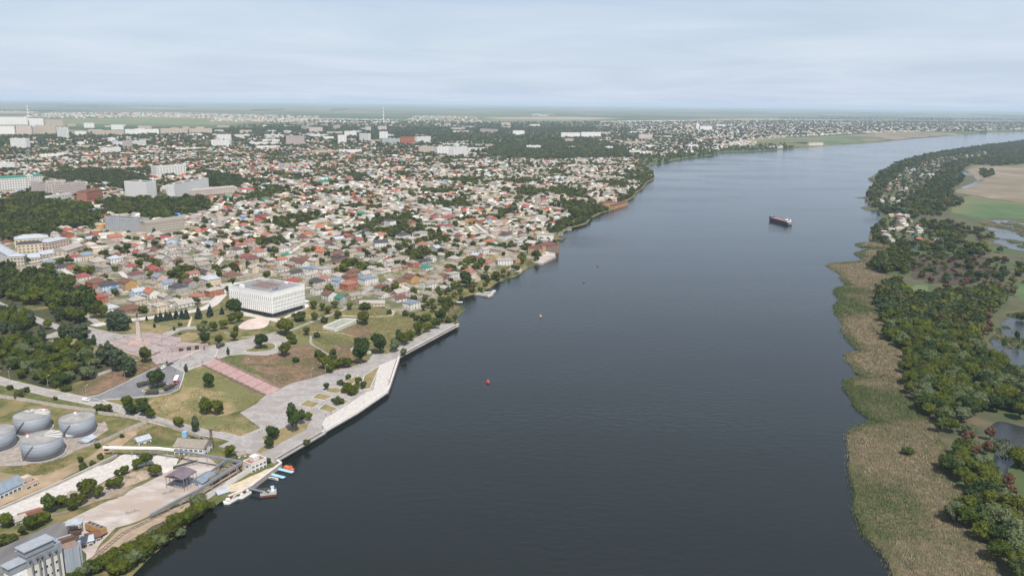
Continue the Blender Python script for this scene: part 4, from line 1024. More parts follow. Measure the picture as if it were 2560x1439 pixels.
hz_(z6, [(590, 975, 17, 13, 2, 'hip', 'dark grey', 'white'), (690, 1025, 18, 9, 1, 'flat', 'pale slate', 'white'), (960, 985, 24, 12, 3, 'flat', 'pale slate', 'white', 0), (585, 1205, 19, 13, 2, 'flat', 'pale slate', 'white', 15), (340, 725, 14, 12, 1, 'hip', 'orange', 'white'),
         (270, 1180, 14, 11, 1, 'hip', 'brown', 'beige'), (480, 1135, 13, 9, 1, 'hip', 'pale slate', 'yellow'), (400, 1110, 10, 9, 2, 'gable', 'pale slate', 'white'), (670, 1090, 13, 10, 1, 'hip', 'slate', 'brown'), (270, 1090, 11, 9, 1, 'gable', 'slate', 'white'),
         (830, 1000, 14, 9, 1, 'gable', 'maroon', 'beige'), (750, 950, 12, 9, 1, 'gable', 'maroon', 'white'), (400, 940, 13, 8, 1, 'flat', 'pale slate', 'white'), (180, 985, 13, 10, 2, 'gable', 'brown', 'pink'), (60, 910, 15, 11, 2, 'flat', 'slate', 'white')])
# the walled restaurant at the water's edge
for (A, B, hp, dd, fl, cl, wl_, rf_, lb_) in ((z6((805, 1110))[0], z6((935, 1120))[0], 17, 16, 2, 6, 'ochre', 'maroon', 'left wing of the brown-roofed riverside restaurant'),
                                              (z6((930, 1115))[0], z6((985, 1110))[0], 22, 12, 3, 3, 'ochre', 'brown', 'middle tower of the brown-roofed riverside restaurant'),
                                              (z6((975, 1112))[0], z6((1085, 1100))[0], 24, 18, 3, 5, 'brown', 'maroon', 'right wing of the brown-roofed restaurant above the water'),
                                              (z6((940, 1135))[0], z6((1050, 1132))[0], 7, 10, 1, 2, 'white', 'pale slate', 'low white boathouse in front of the brown-roofed restaurant')):
    block(A, B, hp, dd, fl, cl, wl_, rf_, '', label=lb_, cat='restaurant', name='restaurant', rooft='hip' if wl_ != 'white' else 'flat', each=True)
for (A, B, hp, lb_) in ((z6((1490, 700))[0], z6((1595, 690))[0], 15, 'ochre boathouse with brown roof at the wooded bank'), (z6((1590, 705))[0], z6((1715, 665))[0], 9, 'low brown-roofed pavilion reaching into the river')):
    block(A, B, hp, 14, 2 if hp > 10 else 1, 5, 'ochre', 'maroon', '', label=lb_, cat='boathouse', name='boathouse', rooft='hip', each=True)
LANDMARKS['brown-roofed restaurant'] = tuple(gp(*z6((940, 1100))[0]))
LANDMARKS['grey office block'] = tuple(gp(*z4((1130, 580))[0]))
LANDMARKS['monument column'] = tuple(gp(350, 852))
LANDMARKS['eight-storey tower block'] = tuple(gp(*z4((1250, 285))[0]))
LANDMARKS['cream prison wing'] = tuple(gp(*z4((280, 770))[0]))
LANDMARKS['ochre boathouse'] = tuple(gp(*z6((1540, 695))[0]))
LANDMARKS['riverside jetty'] = tuple(gp(*z5((2230, 1120))[0]))
LANDMARKS['green-domed cream house'] = tuple(gp(*z5((760, 160))[0]))
LANDMARKS['beige four-storey block'] = tuple(gp(*z4((1520, 580))[0]))
LANDMARKS['terracotta three-storey house'] = tuple(gp(*z5((1665, 755))[0]))
LANDMARKS['white clinic'] = tuple(gp(430, 440))
LANDMARKS['far striped chimney'] = tuple(gp(959, 307))
LANDMARKS['left striped chimney'] = tuple(gp(72, 299))
LANDMARKS['pinkish nine-storey tower'] = tuple(gp(735, 365))
LANDMARKS['brick-red block'] = tuple(gp(1018, 361))
LANDMARKS['far river port'] = tuple(gp(1765, 352))

# ------------------------------------------------------------------ the old town: plots along streets
def far_from(P, r_extra=0.0, cell=40.0):
    Hs = np.array(HOUSES)
    ok = np.ones(len(P), bool)
    for hx, hy, hr in Hs:
        ok &= (P[:, 0] - hx) ** 2 + (P[:, 1] - hy) ** 2 > (hr + r_extra) ** 2
    return ok
ct, st_ = math.cos(TH), math.sin(TH)
cand = []
for u in np.arange(-3200, 3600, 23.5):
    row = 0
    for v in np.arange(-4200, 3600, 17.0):
        row += 1
        if row % 5 == 0: continue                       # a lane every fifth row
        uu = u + rng.normal(0, 2.6); vv = v + rng.normal(0, 1.8)
        x = uu * ct - vv * st_ + 14 * math.sin(vv / 160); y = uu * st_ + vv * ct + 14 * math.sin(uu / 190)
        cand.append((x, y))
cand = np.array(cand)
cand = cand[inside(cand, TOWN_W)]
WOOD_L = [ground(p) for p in (
    z4((0, 880), (60, 880), (250, 950), (450, 1000), (640, 1090), (830, 1180), (900, 1330), (500, 1280), (300, 1180), (0, 1200)),
    z4((0, 380), (280, 200), (500, 330), (800, 360), (960, 440), (900, 540), (560, 570), (420, 640), (100, 680), (0, 660), (-300, 660), (-300, 380)),
    z4((430, 80), (800, 20), (1300, 70), (1400, 180), (1150, 230), (980, 160), (800, 150), (420, 120)),
    z4((900, 330), (1130, 310), (1500, 300), (1800, 260), (1950, 380), (1800, 420), (1500, 500), (1330, 450), (960, 430)),
    z4((1900, 60), (2200, 100), (2200, 190), (1930, 200)),
    z6((400, 180), (700, 110), (1300, 60), (1700, 150), (1750, 240), (1300, 250), (1000, 270), (700, 250), (450, 230)),
    z6((1000, 690), (1200, 660), (1480, 650), (1460, 740), (1330, 790), (1200, 830), (1180, 740)))]
for wp in WOOD_L: cand = cand[~inside(cand, wp)]
cand = cand[seg_dist(cand, SHL)[0] > 14]
cand = cand[far_from(cand, 6.0)]
clump = np.array([noise.noise(Vector((x / 75, y / 110, 8.2))) for x, y in cand])
grove = cand[clump > .30]; cand = cand[clump <= .30]
for s_ in STREETS: cand = cand[seg_dist(cand, ground(s_))[0] > 8.0]
cand = cand[np.argsort(np.hypot(*cand.T))]
RK = list(ROOFC); WK = list(WALLC)
# nearer the left and the hill the roofs are redder, elsewhere mostly weathered slate
def pick_style(x, y, r):
    red = .34 if (y > 1500 and x < -250) else (.16 if x < -120 else .10)
    if r.random() < red:
        roof = r.choice(['red', 'maroon', 'brown', 'orange', 'terracotta', 'red', 'dark grey', 'green', 'steel', 'terracotta', 'blue', 'zinc'], p=[.15, .14, .13, .11, .13, .08, .1, .05, .04, .04, .01, .02])
    else:
        roof = r.choice(['slate', 'pale slate', 'zinc'], p=[.6, .36, .04])
    wall = r.choice(['white', 'cream', 'beige', 'pink', 'grey', 'ochre', 'red brick', 'pale blue'], p=[.38, .16, .16, .08, .1, .04, .05, .03])
    return roof, wall
n_ind = 300 - sum(1 for j in LABEL_JOBS if j[3] == 'house')
ri = np.random.default_rng(5)
for (x, y) in cand[:n_ind]:
    roof, wall = pick_style(x, y, ri)
    fl = 2 if ri.random() < .34 else 1
    w, d = ri.uniform(10.5, 16), ri.uniform(8.5, 11.5)
    house(x, y, w, d, fl, TH + (math.pi / 2 if ri.random() < .5 else 0) + ri.normal(0, .07), 'hip' if ri.random() < .42 else 'gable', roof, wall)
# sheds between the nearest houses, then everything farther, as one mass of roofs
def mass_houses(name, P, sizes, T, seed, sink=.4, shade=1.0, shedlike=False, matname='weathered walls and roofs'):
    r = np.random.default_rng(seed)
    Vs, Fs, Cs = [], [], []
    base = 0
    zs = T(P)
    for (x, y), z in zip(P, zs):
        w, d = r.uniform(*sizes[0]) / 2, r.uniform(*sizes[1]) / 2
        h = r.uniform(*sizes[2]); rise = r.uniform(.35, .65) * d
        a = TH + (math.pi / 2 if r.random() < .5 else 0) + r.normal(0, .08)
        hip = .55 * d if r.random() < .4 else 0
        ov = .35
        L = np.array([(-w, -d, -sink), (w, -d, -sink), (w, d, -sink), (-w, d, -sink), (-w, -d, h), (w, -d, h), (w, d, h), (-w, d, h),
                      (-w - ov, -d - ov, h - .1), (w + ov, -d - ov, h - .1), (w + ov, d + ov, h - .1), (-w - ov, d + ov, h - .1), (-w - ov + hip, 0, h + rise), (w + ov - hip, 0, h + rise)])
        c, s = math.cos(a), math.sin(a)
        X = L[:, 0] * c - L[:, 1] * s + x; Y = L[:, 0] * s + L[:, 1] * c + y
        Vs.append(np.column_stack([X, Y, L[:, 2] + z]))
        f = [(0, 1, 5, 4), (1, 2, 6, 5), (2, 3, 7, 6), (3, 0, 4, 7), (8, 9, 13, 12), (10, 11, 12, 13), (9, 10, 13, 13), (11, 8, 12, 12)]
        # gable ends as quads pinched at the ridge
        f[6] = (9, 10, 13, 13); f[7] = (11, 8, 12, 12)
        Fs.append(np.array(f) + base); base += 14
        roof, wall = pick_style(x, y, r)
        if shedlike: roof = r.choice(['slate', 'pale slate', 'zinc', 'brown', 'maroon'], p=[.5, .28, .08, .08, .06])
        k = r.uniform(.8, 1.2) * shade
        wc = np.array(WALLC[wall]) * k; rc = np.array(ROOFC[roof]) * k
        Cs += [wc] * 4 + [rc] * 2 + ([rc] * 2 if hip else [wc] * 2)
    V, F, Cc = np.vstack(Vs), np.vstack(Fs), np.array(Cs)
    tri = []; tc_ = []
    q_ = F[:, 2] == F[:, 3]
    A_ = F[:, [0, 1, 2]]; B_ = F[:, [0, 2, 3]][~q_]
    return tag(link(name, np_mesh(name, V, np.vstack([A_, B_]), tint_mat(matname, .85, .28, .7), np.vstack([Cc, Cc[~q_]]))), kind='stuff')
near_c = cand[:n_ind + 420]
sh = np.vstack([near_c + ri.normal(0, 1, near_c.shape) * 1.5 + np.array([ct, st_]) * 10.5, near_c[::2] + np.array([-st_, ct]) * 8 + ri.normal(0, 1.5, near_c[::2].shape)])
sh = sh[inside(sh, TOWN_W)]; sh = sh[far_from(sh, 1.5)]; sh = sh[seg_dist(sh, SHL)[0] > 12]
tag(mass_houses('outbuildings', sh, ((3.5, 7.5), (3, 5), (2.0, 2.7)), terr, 3, shedlike=True), 'low sheds and outbuildings packed between the nearer houses', 'sheds')
rest = cand[n_ind:]
tag(mass_houses('old_town_houses', rest, ((11, 18), (9, 12.5), (3.0, 6.2)), terr, 4), 'dense mass of small houses of the old town farther back', 'houses')
def mass_walls(name, P, seed, label):
    r = np.random.default_rng(seed); Vs, Fs, Cs = [], [], []; zs = terr(P)
    for i, ((x, y), z) in enumerate(zip(P, zs)):
        a = TH + (math.pi / 2 if r.random() < .5 else 0); L, h = r.uniform(5, 10), r.uniform(1.4, 2.2)
        ux_, uy_ = math.cos(a), math.sin(a); n_ = (-uy_ * .12, ux_ * .12)
        q_ = [(x - ux_ * L - n_[0], y - uy_ * L - n_[1]), (x + ux_ * L - n_[0], y + uy_ * L - n_[1]), (x + ux_ * L + n_[0], y + uy_ * L + n_[1]), (x - ux_ * L + n_[0], y - uy_ * L + n_[1])]
        Vs += [(*w_, z - .5) for w_ in q_] + [(*w_, z + h) for w_ in q_]
        b = 8 * i; Fs += [(b, b + 1, b + 5, b + 4), (b + 1, b + 2, b + 6, b + 5), (b + 2, b + 3, b + 7, b + 6), (b + 3, b, b + 4, b + 7), (b + 4, b + 5, b + 6, b + 7)]
        c = np.array([(.42, .39, .35), (.3, .26, .22), (.5, .45, .38), (.22, .14, .1), (.2, .28, .22)][int(r.integers(5))]) * r.uniform(.8, 1.1); Cs += [c] * 5
    return tag(link(name, np_mesh(name, np.array(Vs), np.array(Fs), tint_mat('weathered walls and roofs', .85, .28, .7), np.array(Cs))), label, 'walls', kind='stuff')
gw = cand[:1100] + np.array([ct, st_]) * 7 + ri.normal(0, 1.5, cand[:1100].shape)
gw = gw[far_from(gw, -2)]
mass_walls('garden_walls', gw, 15, 'garden walls and fences between the plots of the old town')
sh2 = rest + np.array([ct, st_]) * 10.5 + ri.normal(0, 1.5, rest.shape)
tag(mass_houses('far_outbuildings', sh2[ri.random(len(sh2)) < .75], ((4, 9), (3, 5.5), (2.0, 2.8)), terr, 8, shedlike=True), 'low sheds between the farther houses of the old town', 'sheds')
# suburbs in the distance
def scatter(poly, spacing, seed, keep=1.0, jit=.45):
    r = np.random.default_rng(seed)
    A = np.asarray(poly); x0, y0 = A.min(0); x1, y1 = A.max(0)
    X, Y = np.meshgrid(np.arange(x0, x1, spacing), np.arange(y0, y1, spacing))
    P = np.column_stack([X.ravel(), Y.ravel()]) + r.uniform(-jit, jit, (X.size, 2)) * spacing
    P = P[inside(P, A)]
    return P[r.random(len(P)) < keep]
SUB = [ground(p) for p in (
    [(1500, 385), (1640, 395), (1800, 375), (1900, 362), (1870, 350), (1930, 345), (2150, 333), (2340, 328), (2560, 324), (2750, 318), (2700, 308), (2300, 305), (1900, 300), (1650, 302), (1500, 305), (1480, 340)],)]
SUB2 = [ground(p) for p in (
    zz7((150, 200), (600, 215), (1200, 200), (1700, 215), (2560, 225), (2560, 195), (1400, 170), (400, 165)), zz7((1650, 240), (2560, 245), (2900, 250), (2900, 220), (1750, 212)),
    zz8((0, 240), (700, 250), (700, 225), (0, 215)), zz8((700, 260), (1400, 245), (1300, 200), (800, 190)), zz8((1750, 190), (1900, 200), (1930, 180), (1780, 175)),
    zz7((0, 500), (600, 450), (1300, 490), (2000, 430), (2560, 430), (2560, 330), (1800, 340), (600, 380), (0, 420)), zz8((0, 470), (850, 490), (1300, 520), (1300, 390), (0, 420)))]
P = scatter(SUB[0], 30, 21, .7)
P = P[(seg_dist(P, SHL)[0] > 18) & far_from(P, 4)]
tag(mass_houses('far_suburb', P, ((11, 19), (9, 14), (3.5, 6.5)), terr, 22, shade=1.1), 'far riverside suburb of tiny roofs beyond the bend', 'houses')
P = np.vstack([scatter(SUB2[i], s, 30 + i, k) for i, (s, k) in enumerate(((70, .5), (60, .6), (60, .5), (70, .4), (60, .4), (38, .32), (38, .34)))])
P = P[far_from(P, 15)]
tag(mass_houses('far_villages', P, ((12, 26), (10, 16), (4, 8)), terr, 23, shade=1.1), 'far villages and halls scattered on the plain', 'houses')
# garden houses on the right bank
for (zx, zy, w, d, roof, wall) in ((835, 930, 12, 8, 'pale slate', 'white'), (850, 905, 10, 8, 'pale slate', 'beige'), (800, 1010, 12, 9, 'pale slate', 'beige'), (690, 1075, 12, 8, 'zinc', 'white'), (725, 1120, 10, 8, 'pale slate', 'white'),
                                  (1015, 1005, 9, 8, 'zinc', 'white'), (1020, 1035, 10, 8, 'pale slate', 'white'), (1000, 1090, 12, 9, 'green', 'white'), (1010, 1115, 9, 7, 'orange', 'red brick'), (1155, 1165, 13, 9, 'orange', 'white'), (1218, 1135, 9, 8, 'zinc', 'white'),
                                  (725, 868, 10, 7, 'pale slate', 'yellow'), (815, 862, 11, 8, 'zinc', 'white'), (880, 870, 11, 8, 'pale slate', 'white'), (920, 925, 7, 6, 'zinc', 'white'), (630, 715, 10, 8, 'zinc', 'white'), (650, 675, 10, 8, 'terracotta', 'white'), (835, 610, 11, 8, 'pale slate', 'white'),
                                  (690, 610, 11, 8, 'terracotta', 'beige'), (850, 700, 11, 8, 'pale slate', 'pink'), (910, 350, 16, 10, 'terracotta', 'beige'), (875, 378, 16, 10, 'zinc', 'white'), (968, 393, 12, 9, 'zinc', 'white'), (1120, 445, 13, 9, 'zinc', 'white'), (1160, 447, 12, 9, 'zinc', 'white'), (745, 780, 12, 8, 'green', 'beige'), (850, 805, 12, 8, 'green', 'grey')):
    p = ground(r2((zx, zy)), terr_r)[0]
    oo = house(p[0], p[1], w, d, 1, rad(random.choice([10, 100]) + random.uniform(-8, 8)), random.choice(['gable', 'hip']), roof, wall, T=terr_r, windows=(zy > 840), name='garden_house')
    j = LABEL_JOBS.pop(); LABEL_JOBS.append((oo, f'garden house with {roof} roof and {wall} walls', (p[0], p[1]), 'garden house', 'garden houses on the right bank'))
DACHA = ground(r2((640, 870), (900, 880), (1040, 960), (1240, 1100), (1180, 1180), (700, 1150), (560, 1080), (660, 960)), terr_r)
DACHA2 = ground(r2((560, 700), (700, 540), (900, 380), (1200, 270), (1700, 200), (1750, 240), (1300, 330), (1100, 560), (900, 700), (700, 800)), terr_r)
P = np.vstack([scatter(DACHA, 24, 41, .4), scatter(DACHA2, 36, 42, .42)])
P = P[far_from(P, 5)]
HOUSES += [(x, y, 3.5) for x, y in P]
tag(mass_houses('far_garden_houses', P, ((6.5, 11), (5, 7.5), (2.6, 4.2)), terr_r, 43, shade=1.05, shedlike=True), 'small garden houses scattered among trees on the right bank', 'houses')
# ================================================================== TREES, SHRUBS, REEDS
def cube_sphere():
    v = []; f = []
    idx = {}
    g = [-1, 0, 1]
    def vid(p):
        if p not in idx:
            idx[p] = len(v); q_ = np.array(p, float); v.append(q_ / np.linalg.norm(q_))
        return idx[p]
    for ax in range(3):
        for sg in (-1, 1):
            for a in (-1, 0):
                for b in (-1, 0):
                    qd = []
                    for (da, db) in ((0, 0), (1, 0), (1, 1), (0, 1)):
                        p = [0, 0, 0]; p[ax] = sg; p[(ax + 1) % 3] = a + da; p[(ax + 2) % 3] = b + db
                        qd.append(vid(tuple(p)))
                    f.append(qd if sg > 0 else qd[::-1])
    return np.array(v), np.array(f)
CSV, CSF = cube_sphere()
CUBV = np.array([(x, y, z) for z in (-1, 1) for y in (-1, 1) for x in (-1, 1)]) / 3 ** .5
CUBF = np.array([(0, 2, 3, 1), (4, 5, 7, 6), (0, 1, 5, 4), (2, 6, 7, 3), (0, 4, 6, 2), (1, 3, 7, 5)])

def crown(kind, n, leaf, seed, core=True, few=False):
    """leaf-clump quads spread over the lobes of a crown; tree height 1"""
    r = np.random.default_rng(seed)
    lobes = []
    if kind in ('broad', 'oval', 'willow', 'bush', 'bare'):
        rx, rz, cz = {'broad': (.36, .34, .60), 'oval': (.25, .38, .58), 'willow': (.40, .36, .56), 'bush': (.52, .42, .46), 'bare': (.34, .36, .6)}[kind]
        k = {'broad': 13, 'oval': 12, 'willow': 14, 'bush': 11, 'bare': 9}[kind]
        for i in range(k):
            d = r.normal(size=3); d /= np.linalg.norm(d); d[2] *= .9
            q_ = r.uniform(.45, .8)
            c = np.array([d[0] * rx * q_, d[1] * rx * q_, cz + d[2] * rz * q_])
            lobes.append((c, r.uniform(.22, .52) * min(rx, rz) * 1.25))
        lobes.append((np.array([0, 0, cz]), .62 * min(rx, rz)))
    elif kind == 'poplar':
        for i in range(11):
            t = i / 10; w = .15 * math.sin(math.pi * (.12 + .86 * t)) ** .8
            for j in range(2):
                a = r.uniform(0, 6.3)
                lobes.append((np.array([math.cos(a) * w * .45, math.sin(a) * w * .45, .12 + .82 * t]), w * .72 + .015))
    elif kind == 'spruce':
        for i in range(10):
            t = i / 9; w = .25 * (1 - t) + .02
            for j in range(4 if t < .7 else 1):
                a = r.uniform(0, 6.3)
                lobes.append((np.array([math.cos(a) * w * .55, math.sin(a) * w * .55, .07 + .88 * t]), w * .5 + .012))
    if few:
        lobes = [lobes[i] for i in sorted(r.permutation(len(lobes) - 1)[:6])] + lobes[-1:] if kind in ('broad', 'bush') else lobes[::3]
        lobes = [(c, q_ * 1.22) for c, q_ in lobes]
    C = np.array([l[0] for l in lobes]); R_ = np.array([l[1] for l in lobes])
    p = R_ ** 2; p /= p.sum()
    li = r.choice(len(C), n, p=p)
    d = r.normal(size=(n, 3)); d[:, 2] += .25; d /= np.linalg.norm(d, axis=1)[:, None]
    pos = C[li] + d * (R_[li] * (r.uniform(.80, 1.10, n) + .28 * r.random(n) ** 5))[:, None]
    nn = d + r.normal(size=(n, 3)) * .55; nn /= np.linalg.norm(nn, axis=1)[:, None]
    u = np.cross(nn, r.normal(size=(n, 3))); u /= np.linalg.norm(u, axis=1)[:, None]
    w = np.cross(nn, u)
    s = leaf * r.uniform(.55, 1.3, n)
    u *= s[:, None]; w *= (s * r.uniform(.5, .9, n))[:, None]
    V = np.stack([pos - u - w * .6, pos + u - w, pos + u * .8 + w, pos - u + w * .8], 1).reshape(-1, 3)
    F = np.arange(n * 4).reshape(-1, 4)
    if core:
        vs_, fs_ = [V], [F]; b = len(V)
        sv, sf = (CUBV, CUBF) if few else (CSV, CSF)
        for c, q_ in lobes:
            vs_.append(c + sv * q_ * .86); fs_.append(sf + b); b += len(sv)
        V, F = np.vstack(vs_), np.vstack(fs_)
    return V, F

GREENS = ((.065, .095, .015), (.095, .12, .015), (.13, .155, .019), (.08, .10, .02), (.14, .16, .024), (.10, .11, .02))
M_LEAF = {'broad': tint_mat('broadleaf foliage', .7, .35, .35, .15, GREENS, .4),
          'oval': tint_mat('oval tree foliage', .7, .35, .35, .15, ((.055, .085, .025), (.075, .11, .03), (.09, .12, .03)), .3),
          'poplar': tint_mat('poplar foliage', .7, .3, .35, .15, ((.045, .065, .035), (.06, .08, .045), (.05, .075, .03))),
          'spruce': tint_mat('spruce foliage', .8, .3, .35, .1, ((.025, .042, .028), (.035, .05, .038))),
          'bush': tint_mat('shrub foliage', .75, .35, .4, .12, ((.055, .08, .02), (.10, .12, .028), (.08, .10, .028), (.07, .10, .022)), .3),
          'willow': tint_mat('silvery willow foliage', .7, .3, .35, .15, ((.12, .145, .07), (.15, .175, .085), (.11, .14, .05)), .3),
          'bare': tint_mat('scorched foliage', .85, .35, .4, .1, ((.11, .06, .035), (.14, .075, .045), (.09, .07, .045))),
          'dark': tint_mat('dark foliage', .75, .3, .35, .12, ((.034, .058, .018), (.045, .070, .018)), .2)}
M_BARK = mat('bark', (.10, .075, .055), (.06, .045, .035), 1.5, .95)
def trunk_mesh(kind, seed):
    r = random.Random(seed)
    b = MB()
    top = {'poplar': .9, 'spruce': .9, 'bush': .35}.get(kind, .5); r0 = {'bush': .02, 'poplar': .018, 'spruce': .016}.get(kind, .024)
    b.tube((0, 0, -.02), (r.uniform(-.01, .01), r.uniform(-.01, .01), top * .5), r0, 7, r2=r0 * .75)
    b.tube((0, 0, top * .48), (0, 0, top), r0 * .75, 6, r2=r0 * .25)
    if kind not in ('spruce', 'poplar'):
        for i in range(5):
            a = i * 1.26 + r.uniform(-.3, .3); q_ = .2 if kind != 'bush' else .3
            b.tube((0, 0, top * .45), (math.cos(a) * q_, math.sin(a) * q_, top * .45 + .22), r0 * .45, 5, r2=r0 * .15)
    return b.mesh('trunk', M_BARK)
TREE_LIB = {}
def tree_lib(kind, lod, mk=None):
    key = (kind, lod, mk)
    if key not in TREE_LIB:
        n, lf = {'hi': (1500, .038), 'mid': (520, .062)}[lod]
        if kind == 'poplar': lf *= .62
        if kind == 'spruce': lf *= .7
        if kind == 'bush': lf *= 1.25
        L = []
        for s in range(4 if kind in ('broad', 'bush', 'willow') else 2):
            V, F = crown(kind, n, lf, 100 + s * 7 + len(kind))
            L.append((np_mesh('crown', V, F, M_LEAF[mk or kind]), trunk_mesh(kind, s)))
        TREE_LIB[key] = L
    return TREE_LIB[key]

TREES = []       # x, y, crown radius: kept clear by the mass planting
def plant(x, y, h, kind='broad', T=terr, wide=1.0, mk=None, name=None, desc=None, cat=None, group=None, label=None):
    dist = math.hypot(x, y)
    cr, tr = random.choice(tree_lib(kind, 'hi' if dist < 780 else 'mid', mk))
    nm = name or {'poplar': 'poplar_tree', 'spruce': 'spruce_tree', 'bush': 'shrub', 'willow': 'willow_tree', 'bare': 'scorched_tree'}.get(kind, 'broadleaf_tree')
    o = link(nm, None, None, (x, y, tz(x, y, T) + .1), random.uniform(0, 6.28), (h * wide, h * wide * random.uniform(.9, 1.1), h))
    link('crown', cr, o); link('trunk', tr, o)
    TREES.append((x, y, h * wide * .3))
    if label: tag(o, label, cat, group)
    elif desc: LABEL_JOBS.append((o, desc, (x, y), cat or 'tree', group))
    return o

KD = {'broad': 'green broadleaf tree', 'oval': 'upright oval green tree', 'poplar': 'slender grey-green poplar', 'spruce': 'dark conical spruce', 'bush': 'low round green shrub', 'willow': 'pale silvery tree', 'dark': 'dense dark green tree'}
def plant_px(view_, rows, T=terr, group='trees of the park and quay'):
    for r in rows:
        zx, zy, h = r[:3]; k = r[3] if len(r) > 3 else 'broad'; wd = r[4] if len(r) > 4 else 1.0
        p = ground(view_((zx, zy)), T)[0]
        mk = 'dark' if k == 'dark' else None
        if view_ is z1: h *= .88
        kk = 'broad' if k == 'dark' else k
        sz = 'tall ' if h >= 13 else ('small ' if h < 6.5 else '')
        plant(p[0], p[1], h, kk, T, wd, mk, desc=sz + KD[k], cat='shrub' if k == 'bush' else 'tree', group=group)
LANDMARKS.update({'round grain tanks': tuple(gp(115, 1115)), 'open-sided yard canopy': tuple(gp(452, 1200)), 'grain elevator': tuple(gp(110, 1420)), 'promenade corner': tuple(gp(812, 1080)), 'pink stairway': tuple(gp(600, 940)),
                  'traffic island': tuple(gp(395, 975)), 'empty basin': tuple(gp(845, 812)), 'quay steps': tuple(gp(985, 900)), 'white minivan': tuple(gp(214, 1003)), 'memorial wall': tuple(gp(487, 870)), 'promenade end': tuple(gp(1120, 812)), 'flower beds': tuple(gp(860, 985)), 'pump house': tuple(gp(475, 1140)), 'jetty house': tuple(gp(645, 1170))})
# bank hedge along the port
for (a, b, h, k, wd) in ((590, 1439, 10, 'willow', 1.1), (650, 1400, 9, 'broad', 1), (700, 1380, 8, 'bush', 1), (760, 1370, 10, 'broad', 1.1), (830, 1400, 9, 'broad', 1), (820, 1320, 9, 'broad', 1), (880, 1330, 8, 'bush', 1), (930, 1350, 8, 'willow', 1), (940, 1280, 10, 'broad', 1), (1000, 1260, 9, 'broad', 1),
                         (1020, 1310, 7, 'willow', 1), (1070, 1220, 10, 'broad', 1.1), (1110, 1180, 10, 'oval', 1.2), (1160, 1160, 9, 'broad', 1), (1200, 1190, 7, 'willow', 1), (1230, 1130, 10, 'broad', 1), (1290, 1080, 11, 'broad', 1.05), (1330, 1130, 6, 'willow', 1), (1340, 1050, 10, 'broad', 1), (1390, 1020, 10, 'broad', 1.1), (1440, 1000, 10, 'broad', 1), (1480, 950, 10, 'broad', 1), (1450, 910, 11, 'willow', 1.15), (1530, 920, 7, 'bush', 1), (560, 1500, 9, 'broad', 1), (480, 1520, 9, 'broad', 1)):
    plant_px(z1, [(a + 34, b + 22, h * .9, k, wd * 1.1)], group='trees along the port bank')
for (a, b, h, k) in ((950, 1425, 8, 'broad'), (1000, 1395, 7, 'bush'), (1040, 1350, 8, 'willow'), (1090, 1310, 8, 'broad'), (1150, 1262, 8, 'broad'), (1215, 1225, 8, 'willow'), (1280, 1165, 8, 'broad'), (1345, 1100, 7, 'bush'), (1400, 1060, 8, 'broad'), (1470, 1010, 8, 'broad'), (1530, 955, 7, 'bush'), (1250, 1190, 6, 'bush'), (1180, 1240, 6, 'bush'), (1120, 1290, 6, 'bush'), (1070, 1335, 6, 'bush'), (900, 1439, 8, 'broad'), (1440, 1040, 6, 'bush'), (1310, 1140, 6, 'bush')):
    plant_px(z1, [(a - 22, b, h, k, 1.15)], group='trees along the port bank')
plant_px(z1, [(390, 965, 13, 'oval', 1.25), (655, 855, 13, 'broad'), (740, 860, 8), (830, 795, 8), (895, 785, 8), (550, 950, 8), (605, 915, 8), (55, 1075, 9), (250, 1095, 9), (300, 1070, 8), (355, 1040, 7), (170, 1140, 6), (90, 1195, 6, 'bush'), (20, 1205, 6, 'bush'), (460, 940, 9),
              (930, 685, 7), (880, 695, 5), (1030, 640, 8), (1100, 615, 10), (1170, 695, 9), (610, 595, 5), (630, 645, 5, 'bush'), (700, 610, 4, 'bush'), (760, 560, 4, 'bush'), (730, 480, 4, 'bush'), (800, 500, 4, 'bush'), (1345, 330, 8), (1470, 352, 10, 'poplar', 1.4),
              (1725, 552, 9), (1450, 435, 5, 'bush'), (1510, 455, 5, 'bush'), (1560, 470, 4, 'bush'), (2200, 365, 23, 'oval', .72), (2262, 300, 13, 'oval'), (2322, 275, 7), (2050, 425, 11, 'dark'), (2025, 485, 8, 'dark'), (2075, 400, 8), (1555, 222, 11), (1650, 228, 9), (960, 175, 10), (1060, 165, 7, 'bush', 1.3), (1085, 240, 11, 'dark'), (1140, 262, 9),
              (985, 235, 9, 'dark'), (1020, 215, 8, 'bush'), (820, 212, 7), (760, 205, 6, 'bush'), (735, 195, 5, 'bush'), (155, 100, 7, 'bush'), (200, 62, 5, 'bush'), (75, 40, 4, 'bush'), (415, 118, 3, 'bush'), (130, 110, 5, 'bush'), (550, 860, 4, 'bush'), (920, 400, 3, 'bush'), (2010, 590, 4, 'bush'), (2300, 460, 5, 'bush'), (1640, 700, 3, 'bush')])
